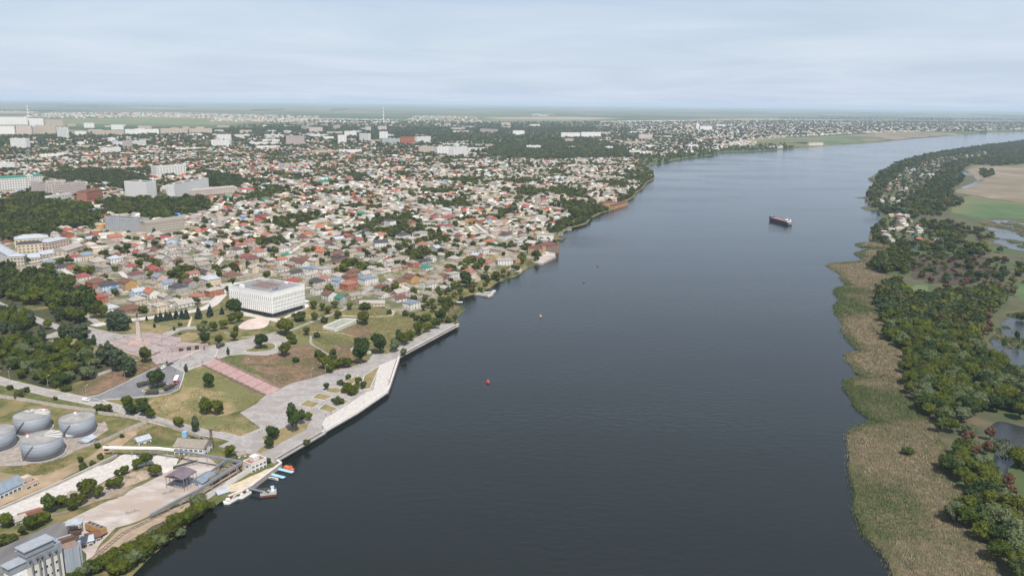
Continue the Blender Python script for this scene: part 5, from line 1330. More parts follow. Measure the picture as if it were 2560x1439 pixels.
plant_px(z2, [(590, 545, 15, 'poplar', 1.5), (660, 535, 14, 'poplar', 1.5), (765, 575, 17, 'poplar', 1.9), (860, 592, 9, 'poplar', 1.2), (390, 565, 14, 'poplar', 1.3), (1035, 458, 17, 'poplar', 1.9), (1085, 462, 19, 'poplar', 1.8), (1130, 463, 16, 'poplar', 1.8), (940, 770, 16, 'poplar', 1.5), (1010, 790, 20, 'poplar', 1.2), (1080, 830, 18, 'poplar', 1.5), (1120, 800, 14, 'poplar', 1.5), (1175, 885, 16, 'poplar', 1.5), (1205, 850, 13, 'poplar', 1.5), (850, 765, 8, 'poplar'),
              (130, 340, 14, 'poplar', 1.5), (290, 420, 15, 'poplar', 1.5), (260, 560, 9, 'poplar', 1.5), (440, 450, 9, 'broad'), (880, 350, 16, 'broad'), (930, 345, 13), (575, 600, 6, 'bush'), (520, 575, 5, 'bush'),
              (1430, 385, 9, 'spruce'), (1472, 376, 10, 'spruce'), (1520, 368, 10, 'spruce'), (1556, 362, 9, 'spruce'), (1612, 358, 10, 'spruce'), (1662, 352, 10, 'spruce'), (1706, 354, 11, 'spruce'), (1818, 352, 13, 'spruce'), (1922, 332, 13, 'spruce'), (1340, 368, 5, 'spruce'), (1190, 388, 6, 'spruce'), (2030, 312, 8, 'spruce'),
              (1328, 748, 13), (1440, 990, 15, 'dark', .9), (2385, 628, 14, 'dark', .95), (1910, 985, 12, 'dark', .85), (1890, 1228, 12), (1992, 1232, 11), (1860, 505, 12, 'willow'), (1872, 588, 11, 'dark'), (2000, 595, 9), (2140, 555, 9), (2160, 463, 5, 'bush'), (2150, 335, 18, 'dark'), (2185, 385, 10), (2110, 400, 9), (2050, 445, 9), (1960, 465, 9),
              (1640, 1352, 8), (1785, 1385, 11, 'poplar', 1.3), (1700, 838, 6, 'poplar', 1.3), (2085, 688, 7, 'poplar', 1), (1410, 435, 4, 'poplar', 1.8), (1590, 462, 4, 'poplar', 1.8), (1640, 500, 2, 'bush', 1.6), (600, 1015, 5, 'bush'), (640, 1010, 4, 'bush'), (95, 1000, 4, 'bush'), (700, 1380, 5, 'bush'), (1860, 395, 3, 'bush', 1.6), (1640, 415, 3, 'bush', 1.5)])
plant_px(z3, [(590, 920, 13), (600, 728, 17), (650, 755, 5, 'bush', 1.4), (670, 800, 5, 'bush', 1.3), (790, 725, 8), (865, 590, 9), (710, 592, 9, 'bush', 1.2), (760, 560, 7, 'bush'), (985, 535, 9), (1072, 575, 9), (960, 615, 7, 'bush'), (1050, 475, 8), (935, 500, 8), (1185, 495, 8), (1320, 628, 14), (1310, 485, 8, 'bush', 1.3), (1360, 480, 6, 'bush'), (850, 485, 9), (1545, 528, 5, 'bush'),
              (1285, 990, 20, 'dark', .85), (1305, 880, 14, 'dark'), (1460, 895, 18, 'dark', .9), (1600, 875, 11, 'willow', 1.0), (1690, 815, 12), (1660, 780, 9, 'bush'), (1740, 775, 11), (1815, 725, 13), (1890, 698, 10), (1965, 668, 11), (1630, 760, 10, 'oval'), (1680, 912, 7, 'willow'), (885, 745, 6, 'bush'),
              (1170, 1020, 9), (960, 1030, 10), (1005, 1070, 10), (1065, 1030, 9), (920, 945, 7, 'bush'), (1110, 1010, 8, 'bush'), (890, 925, 7, 'bush'), (1030, 970, 7, 'bush'), (700, 970, 5, 'bush', 1.2), (1030, 900, 6, 'bush'), (980, 1000, 8), (1170, 1135, 5), (1110, 1175, 4, 'bush', 1.3), (1140, 1185, 3, 'bush', 1.3), (1175, 1250, 8, 'broad', 1.1), (1240, 1265, 8), (1210, 1280, 7), (1260, 1180, 7), (1310, 1215, 6), (1130, 1255, 5), (970, 1225, 6), (1090, 1350, 6, 'bush', 1.1), (1035, 1332, 3, 'bush'),
              (1850, 600, 7, 'bush', 1.2), (1900, 590, 7, 'bush'), (1800, 590, 6, 'bush'), (1700, 545, 6, 'bush'), (1760, 560, 5, 'bush'), (2010, 605, 13, 'dark'), (2085, 610, 7, 'bush'), (2150, 600, 8, 'oval'), (2020, 540, 8), (1950, 510, 8), (2090, 430, 9), (2020, 450, 9), (2140, 385, 8), (2190, 350, 8), (1900, 480, 8), (2250, 290, 16, 'dark'), (1600, 325, 10), (1860, 500, 7), (2060, 480, 8, 'bush'), (2200, 400, 5, 'bush'), (2300, 330, 6, 'bush'), (2380, 320, 5, 'bush')])
plant_px(z5, [(240, 1020, 11), (1420, 1130, 10), (840, 750, 9), (960, 760, 8), (300, 830, 8), (1470, 690, 8, 'bush', 1.5), (1540, 690, 7, 'bush', 1.5), (1400, 680, 7, 'bush', 1.5), (1860, 680, 12), (1900, 690, 10), (1820, 690, 9), (1000, 900, 10), (1100, 920, 10), (1050, 880, 9), (930, 1060, 8), (1900, 940, 9), (2150, 950, 12), (2080, 900, 12), (2200, 900, 12), (2250, 960, 10), (2060, 1050, 15, 'dark'), (2100, 870, 10), (650, 1080, 6), (1240, 770, 5, 'bush'), (880, 420, 9), (780, 480, 12), (580, 510, 9, 'dark'), (620, 490, 10, 'dark'),
              (1650, 330, 15, 'broad', 1.2), (1800, 350, 10), (100, 430, 10, 'broad', 1.2), (2000, 1090, 9), (1950, 1130, 8), (2250, 1020, 8, 'bush'), (1830, 1190, 9), (1750, 1250, 8), (1690, 1230, 8)], group='garden and street trees of the old town')
plant_px(z4, [(1870, 530, 15, 'poplar', 2), (1240, 690, 10), (1170, 790, 7), (1080, 760, 8, 'bush', 1.4), (1270, 910, 11), (1410, 890, 9), (1760, 620, 9), (1900, 640, 10, 'dark'), (1960, 700, 10), (2130, 720, 8), (2370, 720, 9), (2440, 1020, 10), (2130, 1040, 6, 'bush'), (650, 1060, 11), (1000, 1080, 8), (1370, 1010, 8), (1560, 1010, 10), (1700, 1050, 11), (2000, 1010, 9), (1920, 1140, 8), (2090, 1150, 9, 'dark'), (250, 880, 9), (700, 960, 7), (1060, 1170, 9), (1120, 920, 6), (1490, 840, 8), (1810, 810, 7), (2490, 850, 8), (1580, 560, 14, 'poplar', 1.6), (1480, 570, 14, 'poplar', 1.3), (1410, 620, 12, 'poplar', 1.2), (620, 850, 8), (1490, 100, 14, 'spruce', 1.2), (740, 800, 7), (1800, 1060, 9), (1340, 980, 8)], group='garden and street trees of the old town')

def plant_wood(polys, spacing, hr, kinds, T, seed, budget, name, label, group, wd=(.95, 1.2)):
    """trees of a wood: the nearest ones one by one, returns the rest for mass planting"""
    r = np.random.default_rng(seed)
    P = np.vstack([scatter(p, spacing, seed + i) for i, p in enumerate(polys)])
    P = P[np.argsort(np.hypot(*P.T))]
    P = P[far_from(P, 1.0)]
    for (x, y) in P[:budget]:
        k, mk = kinds[int(r.integers(len(kinds)))]
        lk = {'willow': 'pale silvery ', 'oval': 'upright ', 'bush': 'low bushy ', 'poplar': 'slender pointed '}.get(k, 'dark ' if mk else 'green ') if k != 'bare' else ''
        plant(x, y, r.uniform(*hr), k, T, r.uniform(*wd), mk, name=name, label=lk + label, cat='tree', group=group + ((', ' + lk.strip() + ' ones') if lk else ''))
    return P[budget:]

PARK = [ground(p) for p in (z2((0, 560), (420, 570), (600, 620), (830, 650), (850, 730), (900, 800), (820, 840), (830, 930), (600, 965), (430, 975), (0, 870), (-150, 850), (-150, 560)),)]
PARK2 = [ground(p) for p in (z2((-150, 0), (280, 0), (520, 130), (610, 260), (560, 330), (360, 250), (200, 240), (60, 200), (-150, 120)), z2((-150, 300), (60, 300), (170, 340), (330, 400), (240, 500), (-150, 520)),
                             z2((480, 350), (650, 290), (800, 370), (780, 400), (540, 400)), z2((500, 90), (640, 180), (830, 290), (830, 330), (700, 260), (560, 160)))]
left_rest = plant_wood(PARK, 9.5, (7, 10.5), [('broad', None), ('bush', None), ('broad', 'dark'), ('broad', None), ('willow', None)], terr, 61, 70, 'park_tree', 'tree in the bushy park thicket above the road, left of the poplars', 'trees of the park thicket', (1.1, 1.35))
left_rest2 = plant_wood(PARK2, 9.0, (9, 14), [('broad', None), ('broad', 'dark'), ('poplar', None), ('broad', None)], terr, 62, 90, 'park_tree', 'tree in the dense park wood at the left edge', 'trees of the dense park wood', (1.0, 1.25))

RW = [ground(p, terr_r) for p in (
    r3((480, 480), (490, 390), (570, 310), (690, 300), (730, 430), (950, 430), (1100, 405), (1350, 380), (1560, 400), (1580, 480), (1480, 540), (1400, 620), (1350, 720), (1330, 880), (1450, 960), (1650, 1060), (1747, 1150), (1900, 1300), (1900, 1500), (1500, 1460), (1000, 1439), (900, 1430), (740, 1260), (730, 1130), (660, 1020), (730, 930), (800, 905), (650, 860), (550, 780), (560, 690), (540, 600)),
    r4((770, 60), (890, 130), (950, 260), (1040, 310), (1120, 220), (1350, 110), (1250, 40), (1000, 0)),
    r4((1010, 500), (1070, 410), (1180, 400), (1200, 500), (1300, 550), (1430, 610), (1400, 740), (1450, 850), (1672, 890), (1900, 950), (1900, 1500), (1500, 1500), (1440, 1330), (1290, 1150), (1160, 1020), (990, 985), (1150, 880), (1205, 770), (1100, 640), (1030, 610)),
    r4((1570, 520), (1672, 480), (1900, 480), (1900, 620), (1650, 600)))]
right_rest = plant_wood(RW, 8.6, (9, 13), [('broad', None), ('broad', None), ('broad', 'dark'), ('willow', None), ('broad', None), ('oval', None)], terr_r, 71, 300, 'riverside_tree', 'tree in the dense riverside wood along the right bank reeds', 'trees of the right bank wood', (1.1, 1.35))
SC_ = [ground(p, terr_r) for p in (r3((950, 370), (1120, 320), (1120, 390), (980, 410)), r3((1170, 300), (1290, 300), (1270, 350)), r3((1380, 330), (1480, 300), (1650, 320), (1660, 420), (1560, 380)), r3((1340, 680), (1450, 560), (1530, 500), (1480, 640), (1400, 880), (1340, 880)), r4((1100, 320), (1250, 250), (1400, 330), (1480, 480), (1350, 520), (1200, 470)), r4((1430, 620), (1600, 660), (1672, 860), (1440, 800)), r3((1600, 1100), (1747, 1130), (1800, 1250), (1700, 1200)))]
plant_wood(SC_, 9, (6, 9), [('bare', None), ('bare', None), ('willow', None)], terr_r, 81, 55, 'scorched_tree', 'reddish brown leafless thicket tree at the edge of the right bank wood', 'scorched trees of the right bank')
SP = [ground(p, terr_r) for p in (r3((700, 60), (1300, 60), (1747, 120), (1747, 320), (1300, 300), (900, 300), (720, 240)), r2((1240, 900), (1600, 1000), (1800, 1050), (1750, 1130), (1500, 1100), (1250, 1000)))]
right_sp = np.vstack([scatter(np.array([(225, 150), (262, 300), (330, 430), (420, 560), (560, 720), (760, 930), (1050, 930), (760, 560), (520, 330), (380, 150)]), 17, 84, .5), scatter(SP[0], 12, 85, .7), scatter(SP[1], 12, 86, .7)])
RF = [ground(p, terr_r) for p in (
    r2((500, 1120), (520, 1010), (610, 980), (660, 900), (700, 880), (1000, 900), (1250, 980), (1400, 1060), (1500, 1180), (1700, 1200), (1900, 1230), (1500, 1320), (1000, 1210), (700, 1185)), r2((500, 1400), (560, 1330), (700, 1225), (920, 1225), (960, 1439), (500, 1439)), r3((420, 170), (560, 30), (700, 20), (760, 130), (720, 240), (560, 230)),
    r2((485, 690), (485, 610), (540, 555), (610, 520), (560, 510), (620, 430), (780, 330), (1050, 245), (1500, 170), (2097, 92), (2400, 60), (2400, 330), (2097, 325), (1900, 345), (1560, 335), (1440, 400), (1480, 490), (1360, 600), (1400, 700), (1480, 740), (1330, 785), (1200, 870), (900, 880), (640, 850), (605, 810), (525, 757)),
    r2((1640, 400), (1780, 400), (1790, 470), (1650, 480)), r2((1750, 330), (1900, 330), (1880, 350), (1740, 355)))]
RF[4] = smooth_loop([tuple(p) for p in RF[4]], 3); RF[5] = smooth_loop([tuple(p) for p in RF[5]], 3)
right_far = np.vstack([scatter(RF[0], 13, 91, .75), scatter(RF[1], 11, 92), scatter(RF[2], 11, 93), scatter(RF[3], 15, 94, .8), scatter(RF[4], 13, 95, .8), scatter(RF[5], 18, 96)])
in_d = inside(right_far, DACHA) | inside(right_far, DACHA2)
right_far = right_far[(~in_d | (rng.random(len(right_far)) < .75)) & far_from(right_far, 2.5)]
in_d = inside(right_far, DACHA) | inside(right_far, DACHA2)
right_dacha, right_far = right_far[in_d], right_far[~in_d]

def mass_trees(name, groups, T, seed, label, cat='trees', lod=(64, .13), mats='mass foliage'):
    """groups: (points, heights, palette, width); each tree a small crown of leaf clumps"""
    r = np.random.default_rng(seed)
    tmpl = {k: [crown(k, lod[0], lod[1] * (.6 if k == 'poplar' else 1), 500 + s, core=True, few=True) for s in range(3)] for k in ('broad', 'poplar', 'bush')}
    Vs, Fs, Cs = [], [], []; base = 0
    for P, hr, pal, wd, kinds in groups:
        if not len(P): continue
        z = T(P)
        pal = np.array(pal)
        for (x, y), zz_ in zip(P, z):
            k = kinds[int(r.integers(len(kinds)))]
            V, F = tmpl[k][int(r.integers(3))]
            h = r.uniform(*hr); a = r.uniform(0, 6.28); c, s = math.cos(a) * h, math.sin(a) * h
            w = r.uniform(*wd)
            Vs.append(np.column_stack([(V[:, 0] * c - V[:, 1] * s) * w + x, (V[:, 0] * s + V[:, 1] * c) * w + y, V[:, 2] * h + zz_ - .2]))
            Fs.append(F + base); base += len(V)
            col = pal[int(r.integers(len(pal)))] * r.uniform(.8, 1.25)
            Cs.append(np.tile(col, (len(F), 1)))
    return tag(link(name, np_mesh(name, np.vstack(Vs), np.vstack(Fs), tint_mat(mats, .75, .35, .3, .1, None, .4), np.vstack(Cs))), label, cat, kind='stuff')

DARKG = ((.044, .066, .017), (.058, .082, .019), (.075, .096, .022)); MIXG = ((.062, .085, .018), (.085, .11, .02), (.12, .14, .024), (.072, .09, .026), (.10, .10, .03))
OLIVE = ((.065, .085, .025), (.055, .075, .024), (.08, .095, .03)); SILV = ((.09, .115, .05), (.06, .09, .035), (.045, .07, .028))
# town trees: between the houses
tc1 = np.vstack([cand + ri.normal(0, 1, cand.shape) * 2.0 + np.array([-st_, ct]) * 8.5 + np.array([ct, st_]) * 9, cand[::2] + np.array([ct, st_]) * -11 + ri.normal(0, 1, cand[::2].shape) * 2.5])
tc1 = np.vstack([tc1, cand + np.array([st_, -ct]) * 8.5 + np.array([ct, st_]) * 3 + ri.normal(0, 1, cand.shape) * 3.5])
tcn = np.array([noise.noise(Vector((x / 75, y / 110, 8.2))) for x, y in tc1])
tc1 = tc1[ri.random(len(tc1)) < np.clip(.62 + 1.3 * tcn, .15, 1)]
tc1 = np.vstack([tc1] + [grove + ri.normal(0, 5, grove.shape) for _ in range(5)])
tc1 = tc1[inside(tc1, TOWN_W)]
HH = np.array(HOUSES)
tc1 = tc1[far_from(tc1, -1.0)]
dd1 = np.hypot(*tc1.T)
tn, tf = tc1[dd1 < 1500], tc1[dd1 >= 1500]
mass_trees('town_trees', [(tn, (5.5, 10), MIXG, (.95, 1.35), ('broad', 'bush', 'broad'))], terr, 5, 'garden trees scattered between the nearer roofs of the old town', lod=(110, .105))
mass_trees('far_town_trees', [(tf, (6, 11.5), MIXG, (1, 1.4), ('broad', 'bush', 'broad'))], terr, 6, 'garden trees among the farther roofs of the old town', lod=(26, .19))
wl_pts = [scatter(p, 9.5 if i < 2 else 11, 110 + i) for i, p in enumerate(WOOD_L)]
wl_pts = [p[far_from(p, .5)] if len(p) else p for p in wl_pts]
mass_trees('left_bank_woods', [(wl_pts[0], (9, 14), DARKG, (1, 1.3), ('broad', 'poplar', 'broad')), (wl_pts[1], (9, 14), MIXG + DARKG, (1, 1.3), ('broad',)), (wl_pts[2], (9, 12), OLIVE, (1, 1.3), ('broad',)), (wl_pts[3], (9, 14), MIXG + DARKG, (1, 1.3), ('broad',)),
                               (wl_pts[4], (10, 14), DARKG, (1, 1.3), ('broad',)), (wl_pts[5][::2], (10, 15), MIXG + OLIVE, (1, 1.4), ('broad',)), (wl_pts[6], (9, 15), MIXG, (.9, 1.2), ('broad', 'poplar')),
                               (left_rest, (7, 10), MIXG, (1.1, 1.3), ('broad', 'bush')), (left_rest2, (9, 14), DARKG, (1, 1.3), ('broad', 'poplar'))], terr, 7, 'dense dark woods between the blocks on the town bank', lod=(80, .12))
mass_trees('right_bank_woods', [(right_rest, (9, 13), MIXG + SILV, (1.1, 1.35), ('broad',)), (right_sp, (4, 9), MIXG + SILV + ((.10, .06, .035),), (1, 1.4), ('broad', 'bush')), (right_far, (7, 13), MIXG + SILV + DARKG, (1.05, 1.4), ('broad', 'broad', 'bush')), (right_dacha, (4, 7.5), MIXG + SILV, (1.05, 1.4), ('broad', 'bush'))], terr_r, 8, 'woods and garden trees of the right bank farther off', lod=(80, .125))
# shore trees along the town bank
sp = np.array(densify([tuple(p) for p in SHL if 730 < p[1] < 2400 and p[0] < 700], 7.5, False))
nrm_ = np.gradient(sp, axis=0); nrm_ /= np.hypot(*nrm_.T)[:, None]; nrm_ = np.column_stack([-nrm_[:, 1], nrm_[:, 0]])
shp = np.vstack([sp + nrm_ * o_ + ri.normal(0, 1.5, sp.shape) for o_ in (7, 14)])
shp = shp[ri.random(len(shp)) < np.where(shp[:, 1] > 1250, .85, .35)]
shp = shp[far_from(shp, 2)]
mass_trees('shore_trees', [(shp, (5, 10), MIXG, (.9, 1.2), ('broad', 'bush'))], terr, 9, 'trees and scrub lining the town bank waterside', lod=(120, .095))
fsp = np.array(densify([tuple(p) for p in SHL if 2200 < p[1] < 4200 and p[0] < 2200], 16, False))
fsp = np.vstack([fsp + np.array([-.3, 1.0]) * o_ + ri.normal(0, 6, fsp.shape) for o_ in (16, 38, 70, 110)]); fsp = fsp[inside(fsp, np.array([tuple(p) for p in SHL] + [(40000, 60000), (-60000, 60000), (-60000, -3000)]))]
fsp = fsp[ri.random(len(fsp)) < .6]
MID = [ground(p) for p in ([(-80, 400), (300, 372), (700, 372), (1000, 392), (1200, 405), (1420, 396), (1620, 400), (1700, 388), (1800, 372), (1700, 340), (1500, 318), (1100, 318), (700, 318), (560, 325), (200, 335), (-80, 345)],)]
md = scatter(MID[0], 20, 130, .55); md = md[far_from(md, 4)]
FARP = [ground(p) for p in ([(560, 322), (1000, 318), (1500, 318), (1500, 305), (1000, 308), (640, 312)], [(1480, 345), (1800, 365), (1900, 345), (2200, 330), (2560, 325), (2560, 306), (1900, 302), (1500, 308)])]
fp = np.vstack([scatter(FARP[0], 45, 131, .45), scatter(FARP[1], 38, 132, .55)]); fp = fp[seg_dist(fp, SHL)[0] > 20]
mass_trees('far_trees', [(md, (8, 15), DARKG + MIXG, (1.1, 1.5), ('broad', 'poplar', 'broad', 'broad')), (fp, (9, 16), DARKG + MIXG, (1.3, 1.8), ('broad',)), (fsp, (7, 13), MIXG, (1.1, 1.5), ('broad',))], terr, 10, 'hazy tree masses among the far apartment blocks', lod=(14, .26))
# shelterbelts between the far fields
belts = []
for k in range(46):
    y = 6500 + 620 * k ** 1.12; x = ri.uniform(-.75, .7) * y; L = ri.uniform(900, 3600); a = .1 + ri.choice([0, 0, 0, 1.5]) + ri.normal(0, .06)
    n = int(L / 34)
    belts.append(np.column_stack([x + np.linspace(0, L, n) * math.cos(a), y + np.linspace(0, L, n) * math.sin(a)]) + ri.normal(0, 5, (n, 2)))
bp_ = np.vstack(belts); bp_ = bp_[inside(bp_, np.array([tuple(p) for p in SHL] + [(40000, 60000), (-60000, 60000), (-60000, -3000)]))]
mass_trees('shelterbelts', [(bp_, (12, 18), DARKG, (1.8, 2.4), ('broad',))], terr, 12, 'dark shelterbelt tree lines between the far fields', lod=(6, .35))

# ------------------------------------------------------------------ reeds
REED_IN = r4((1480, 1500), (1480, 1439), (1430, 1330), (1280, 1150), (1150, 1020), (980, 1000), (1150, 880), (1200, 760), (1020, 620), (1000, 480), (1060, 400), (940, 260), (880, 130), (760, 60)) + \
    r3((900, 1430), (730, 1260), (720, 1130), (650, 1020), (720, 930), (790, 905), (640, 860), (540, 780), (550, 690), (530, 600), (480, 480), (480, 380), (560, 300), (560, 240), (430, 190), (410, 150), (430, 110))
REED_OUT = [p for p in SHORE_R[:60]]
cut = next(i for i, p in enumerate(SHORE_R) if abs(p[0] - (2050 + 390 * .29193)) < .6 and abs(p[1] - (620 + 105 * .29193)) < .6)
REED_POLY = ground(list(SHORE_R[:cut + 1]) + REED_IN[::-1], terr_r)
REED2 = [ground(p, terr_r) for p in (r2((365, 1240), (480, 1205), (690, 1200), (620, 1300), (480, 1300)), r2((365, 1150), (500, 1135), (820, 1160), (760, 1195), (420, 1185)), r2((490, 480), (540, 512), (600, 525), (560, 470)), r2((565, 440), (620, 400), (740, 355), (700, 390), (600, 440)))]
rr_ = np.random.default_rng(77)
def reed_mesh(name, polys, dens, T, label, tan_=(.275, .225, .14), gr_=(.095, .125, .045), cat='reeds', hgt=(.5, 1.35), wid=(.07, .18), green_spots=(), mask=None, fringe=0):
    Ps = []
    for poly in polys:
        A = np.asarray(poly); (x0, y0), (x1, y1) = A.min(0), A.max(0)
        n = int((x1 - x0) * (y1 - y0) * dens)
        Q = rr_.uniform((x0, y0), (x1, y1), (n, 2)); Ps.append(Q[inside(Q, A)])
    if fringe:
        k_ = rr_.integers(0, len(SHR) - 1, fringe); Q = SHR[k_] + (SHR[k_ + 1] - SHR[k_]) * rr_.random((fringe, 1)) + rr_.normal(0, 1.3, (fringe, 2)); Q = Q[np.hypot(*Q.T) < 1300]; Ps.append(Q)
    P = np.vstack(Ps)
    if mask is not None: P = P[[noise.noise(Vector((x / 30, y / 55, 4.4))) + .5 * noise.noise(Vector((x / 9, y / 14, 1.4))) > mask for x, y in P]]
    n = len(P)
    z = T(P)
    h = rr_.uniform(*hgt, n); a = rr_.uniform(0, 6.28, n); wv_ = rr_.uniform(*wid, n) * np.clip(np.hypot(*P.T) / 400, .9, 2.2)
    u = np.column_stack([np.cos(a), np.sin(a)]) * wv_[:, None]
    lean = rr_.normal(0, .3, (n, 2)) * h[:, None]
    b1 = np.column_stack([P - u, z]); b2 = np.column_stack([P + u, z])
    t1_ = np.column_stack([P + lean + u * .35, z + h]); t2_ = np.column_stack([P + lean - u * .35, z + h])
    V = np.stack([b1, b2, t1_, t2_], 1).reshape(-1, 3); F = np.arange(4 * n).reshape(-1, 4)
    low = np.array([noise.noise(Vector((x / 26, y / 34, 3.1))) + .5 * noise.noise(Vector((x / 8, y / 9, 9.1))) for x, y in P])
    g = np.clip(.28 + low * .9, 0, 1)
    d, _ = seg_dist(P, SHR if T is terr_r else SHL)
    g = np.maximum(g, .85 * (1 - ss(d, 3, 9)))
    for (c, rad_, amt) in green_spots:
        q_ = np.hypot(*((P - c[0]) / rad_).T); g = np.clip(g + amt * (1 - ss(q_, .5, 1.2)), 0, 1)
    tan_, gr_ = np.array(tan_), np.array(gr_)
    col = tan_ * (1 - g)[:, None] + gr_ * g[:, None]
    col *= rr_.uniform(.78, 1.2, (n, 1))
    return tag(link(name, np_mesh(name, V, F, tint_mat('reed blades', .8, .2, .3, .15), col)), label, cat, kind='stuff')
gs = [(ground([p], terr_r), np.array(rd), am) for p, rd, am in ((r3((560, 1330))[0], (42, 40), .8), (r4((420, 820))[0], (30, 34), .75), (r4((540, 1080))[0], (28, 26), .6), (r3((300, 400))[0], (45, 40), .45), (r3((330, 520))[0], (45, 40), .4), (r4((420, 430))[0], (35, 36), -.6), (r4((800, 1350))[0], (40, 26), -.5), (r3((380, 680))[0], (40, 40), -.5), (r3((300, 200))[0], (50, 60), -.5), (r3((480, 970))[0], (40, 40), -.4))]
sheet('reed_mud', None, .12, mat('reed mud', (.10, .085, .05), (.16, .125, .075), .3, .95, c3=(.085, .09, .04)), 12, terr_r, world_poly=REED_POLY)
reed_mesh('reed_bed', [REED_POLY], 4.5, terr_r, 'broad tan and green reed bed along the right bank', green_spots=gs, fringe=16000)
reed_mesh('far_reed_bed', REED2, .8, terr_r, 'low reed spits reaching into the river farther up the right bank', wid=(.3, .6))
PONDS = [ground(p, terr_r) for p in (r3((1390, 930), (1480, 740), (1600, 570), (1747, 545), (2000, 560), (2000, 1040), (1530, 1035)), r4((1370, 230), (1500, 195), (1672, 230), (1900, 250), (1900, 480), (1650, 430), (1600, 700), (1480, 470)), r2((1640, 930), (1900, 895), (2097, 950), (2350, 960), (2350, 1240), (2097, 1235), (1850, 1180), (1740, 1100)))]
reed_mesh('pond_tussocks', PONDS, 1.3, lambda P: terr_r(P) + .3, 'grassy tussocks breaking up the flood ponds on the right bank', hgt=(.3, .9), wid=(.2, .5), mask=.12, green_spots=[(ground([p], terr_r), np.array((900, 900)), .5) for p in r3((1600, 800))])
GRASS = [ground(p) for p in (z3((650, 840), (540, 720), (600, 640), (760, 620), (1000, 510), (1270, 470), (1520, 480), (1850, 590), (1990, 620), (1800, 730), (1640, 800), (1400, 890), (1210, 850), (1000, 900)), z3((-20, 940), (430, 905), (650, 840), (800, 810), (1000, 900), (1200, 870), (1230, 990), (820, 1120), (560, 1200), (420, 1110)),
    z1((2000, 85), (1860, 170), (1640, 250), (1960, 310), (1800, 395), (1180, 255), (1130, 110), (1370, -20), (1460, -160), (1560, -180)), z2((640, 1000), (1060, 800), (1400, 740), (1430, 790), (1110, 950), (760, 1070)), z1((830, 330), (1080, 285), (1180, 300), (1500, 420), (1300, 480), (800, 500)), z1((0, 640), (480, 550), (750, 450), (640, 560), (330, 690)), z1((0, 30), (640, 170), (1100, 280), (1500, 390), (760, 215), (400, 140), (0, 95)))]
reed_mesh('tufted_grass', GRASS, 1.1, lambda P: terr(P) + .15, 'tufted dry grass and weeds on the slopes of the park', tan_=(.25, .19, .095), gr_=(.075, .095, .026), cat='grass', hgt=(.15, .5), wid=(.12, .4), mask=-.12)
RL = [ground(p) for p in (z3((2060, 520), (2080, 450), (2180, 445), (2240, 480), (2180, 530), (2130, 570)), z6((490, 1320), (560, 1280), (700, 1260), (770, 1270), (690, 1315), (560, 1345)), z6((780, 1170), (870, 1170), (905, 1205), (800, 1235)), z6((1060, 985), (1150, 970), (1110, 990)))]
reed_mesh('town_bank_reeds', RL, 1.6, terr, 'small reed patches at the foot of the town bank', wid=(.15, .4))
plant_px(r4, [(705, 445, 5, 'bush', 1.5), (1060, 1000, 10, 'willow', .95), (1100, 610, 10, 'willow', 1), (1080, 560, 9, 'broad', 1), (1640, 560, 9, 'broad', 1.1)], T=terr_r, group='trees standing by the reeds')
plant_px(r3, [(1570, 860, 9, 'oval', .9), (1680, 790, 9, 'oval', .8), (1695, 870, 6, 'oval', .8), (1720, 620, 8, 'bush', 1)], T=terr_r, group='trees standing in the flood water')
# ================================================================== THINGS OF THE PORT, PARK AND RIVER
ze = view(0, 1270, .16406)
def W(p, z=None):
    x, y = flat(p[0], p[1], 3.0 if z is None else z)
    return np.array((x, y))
def frame(a, b):
    d = np.array(b) - np.array(a); L = float(np.hypot(*d)); return L, math.atan2(d[1], d[0])
def box_at(name, a, b, depth, z0, z1, m, parent=None, label=None, cat=None):
    L, an = frame(a, b)
    o = MB().box(0, L, 0, depth, 0, z1 - z0).build(name, m, parent, (a[0], a[1], z0), an)
    if label: tag(o, label, cat)
    return o, L, an

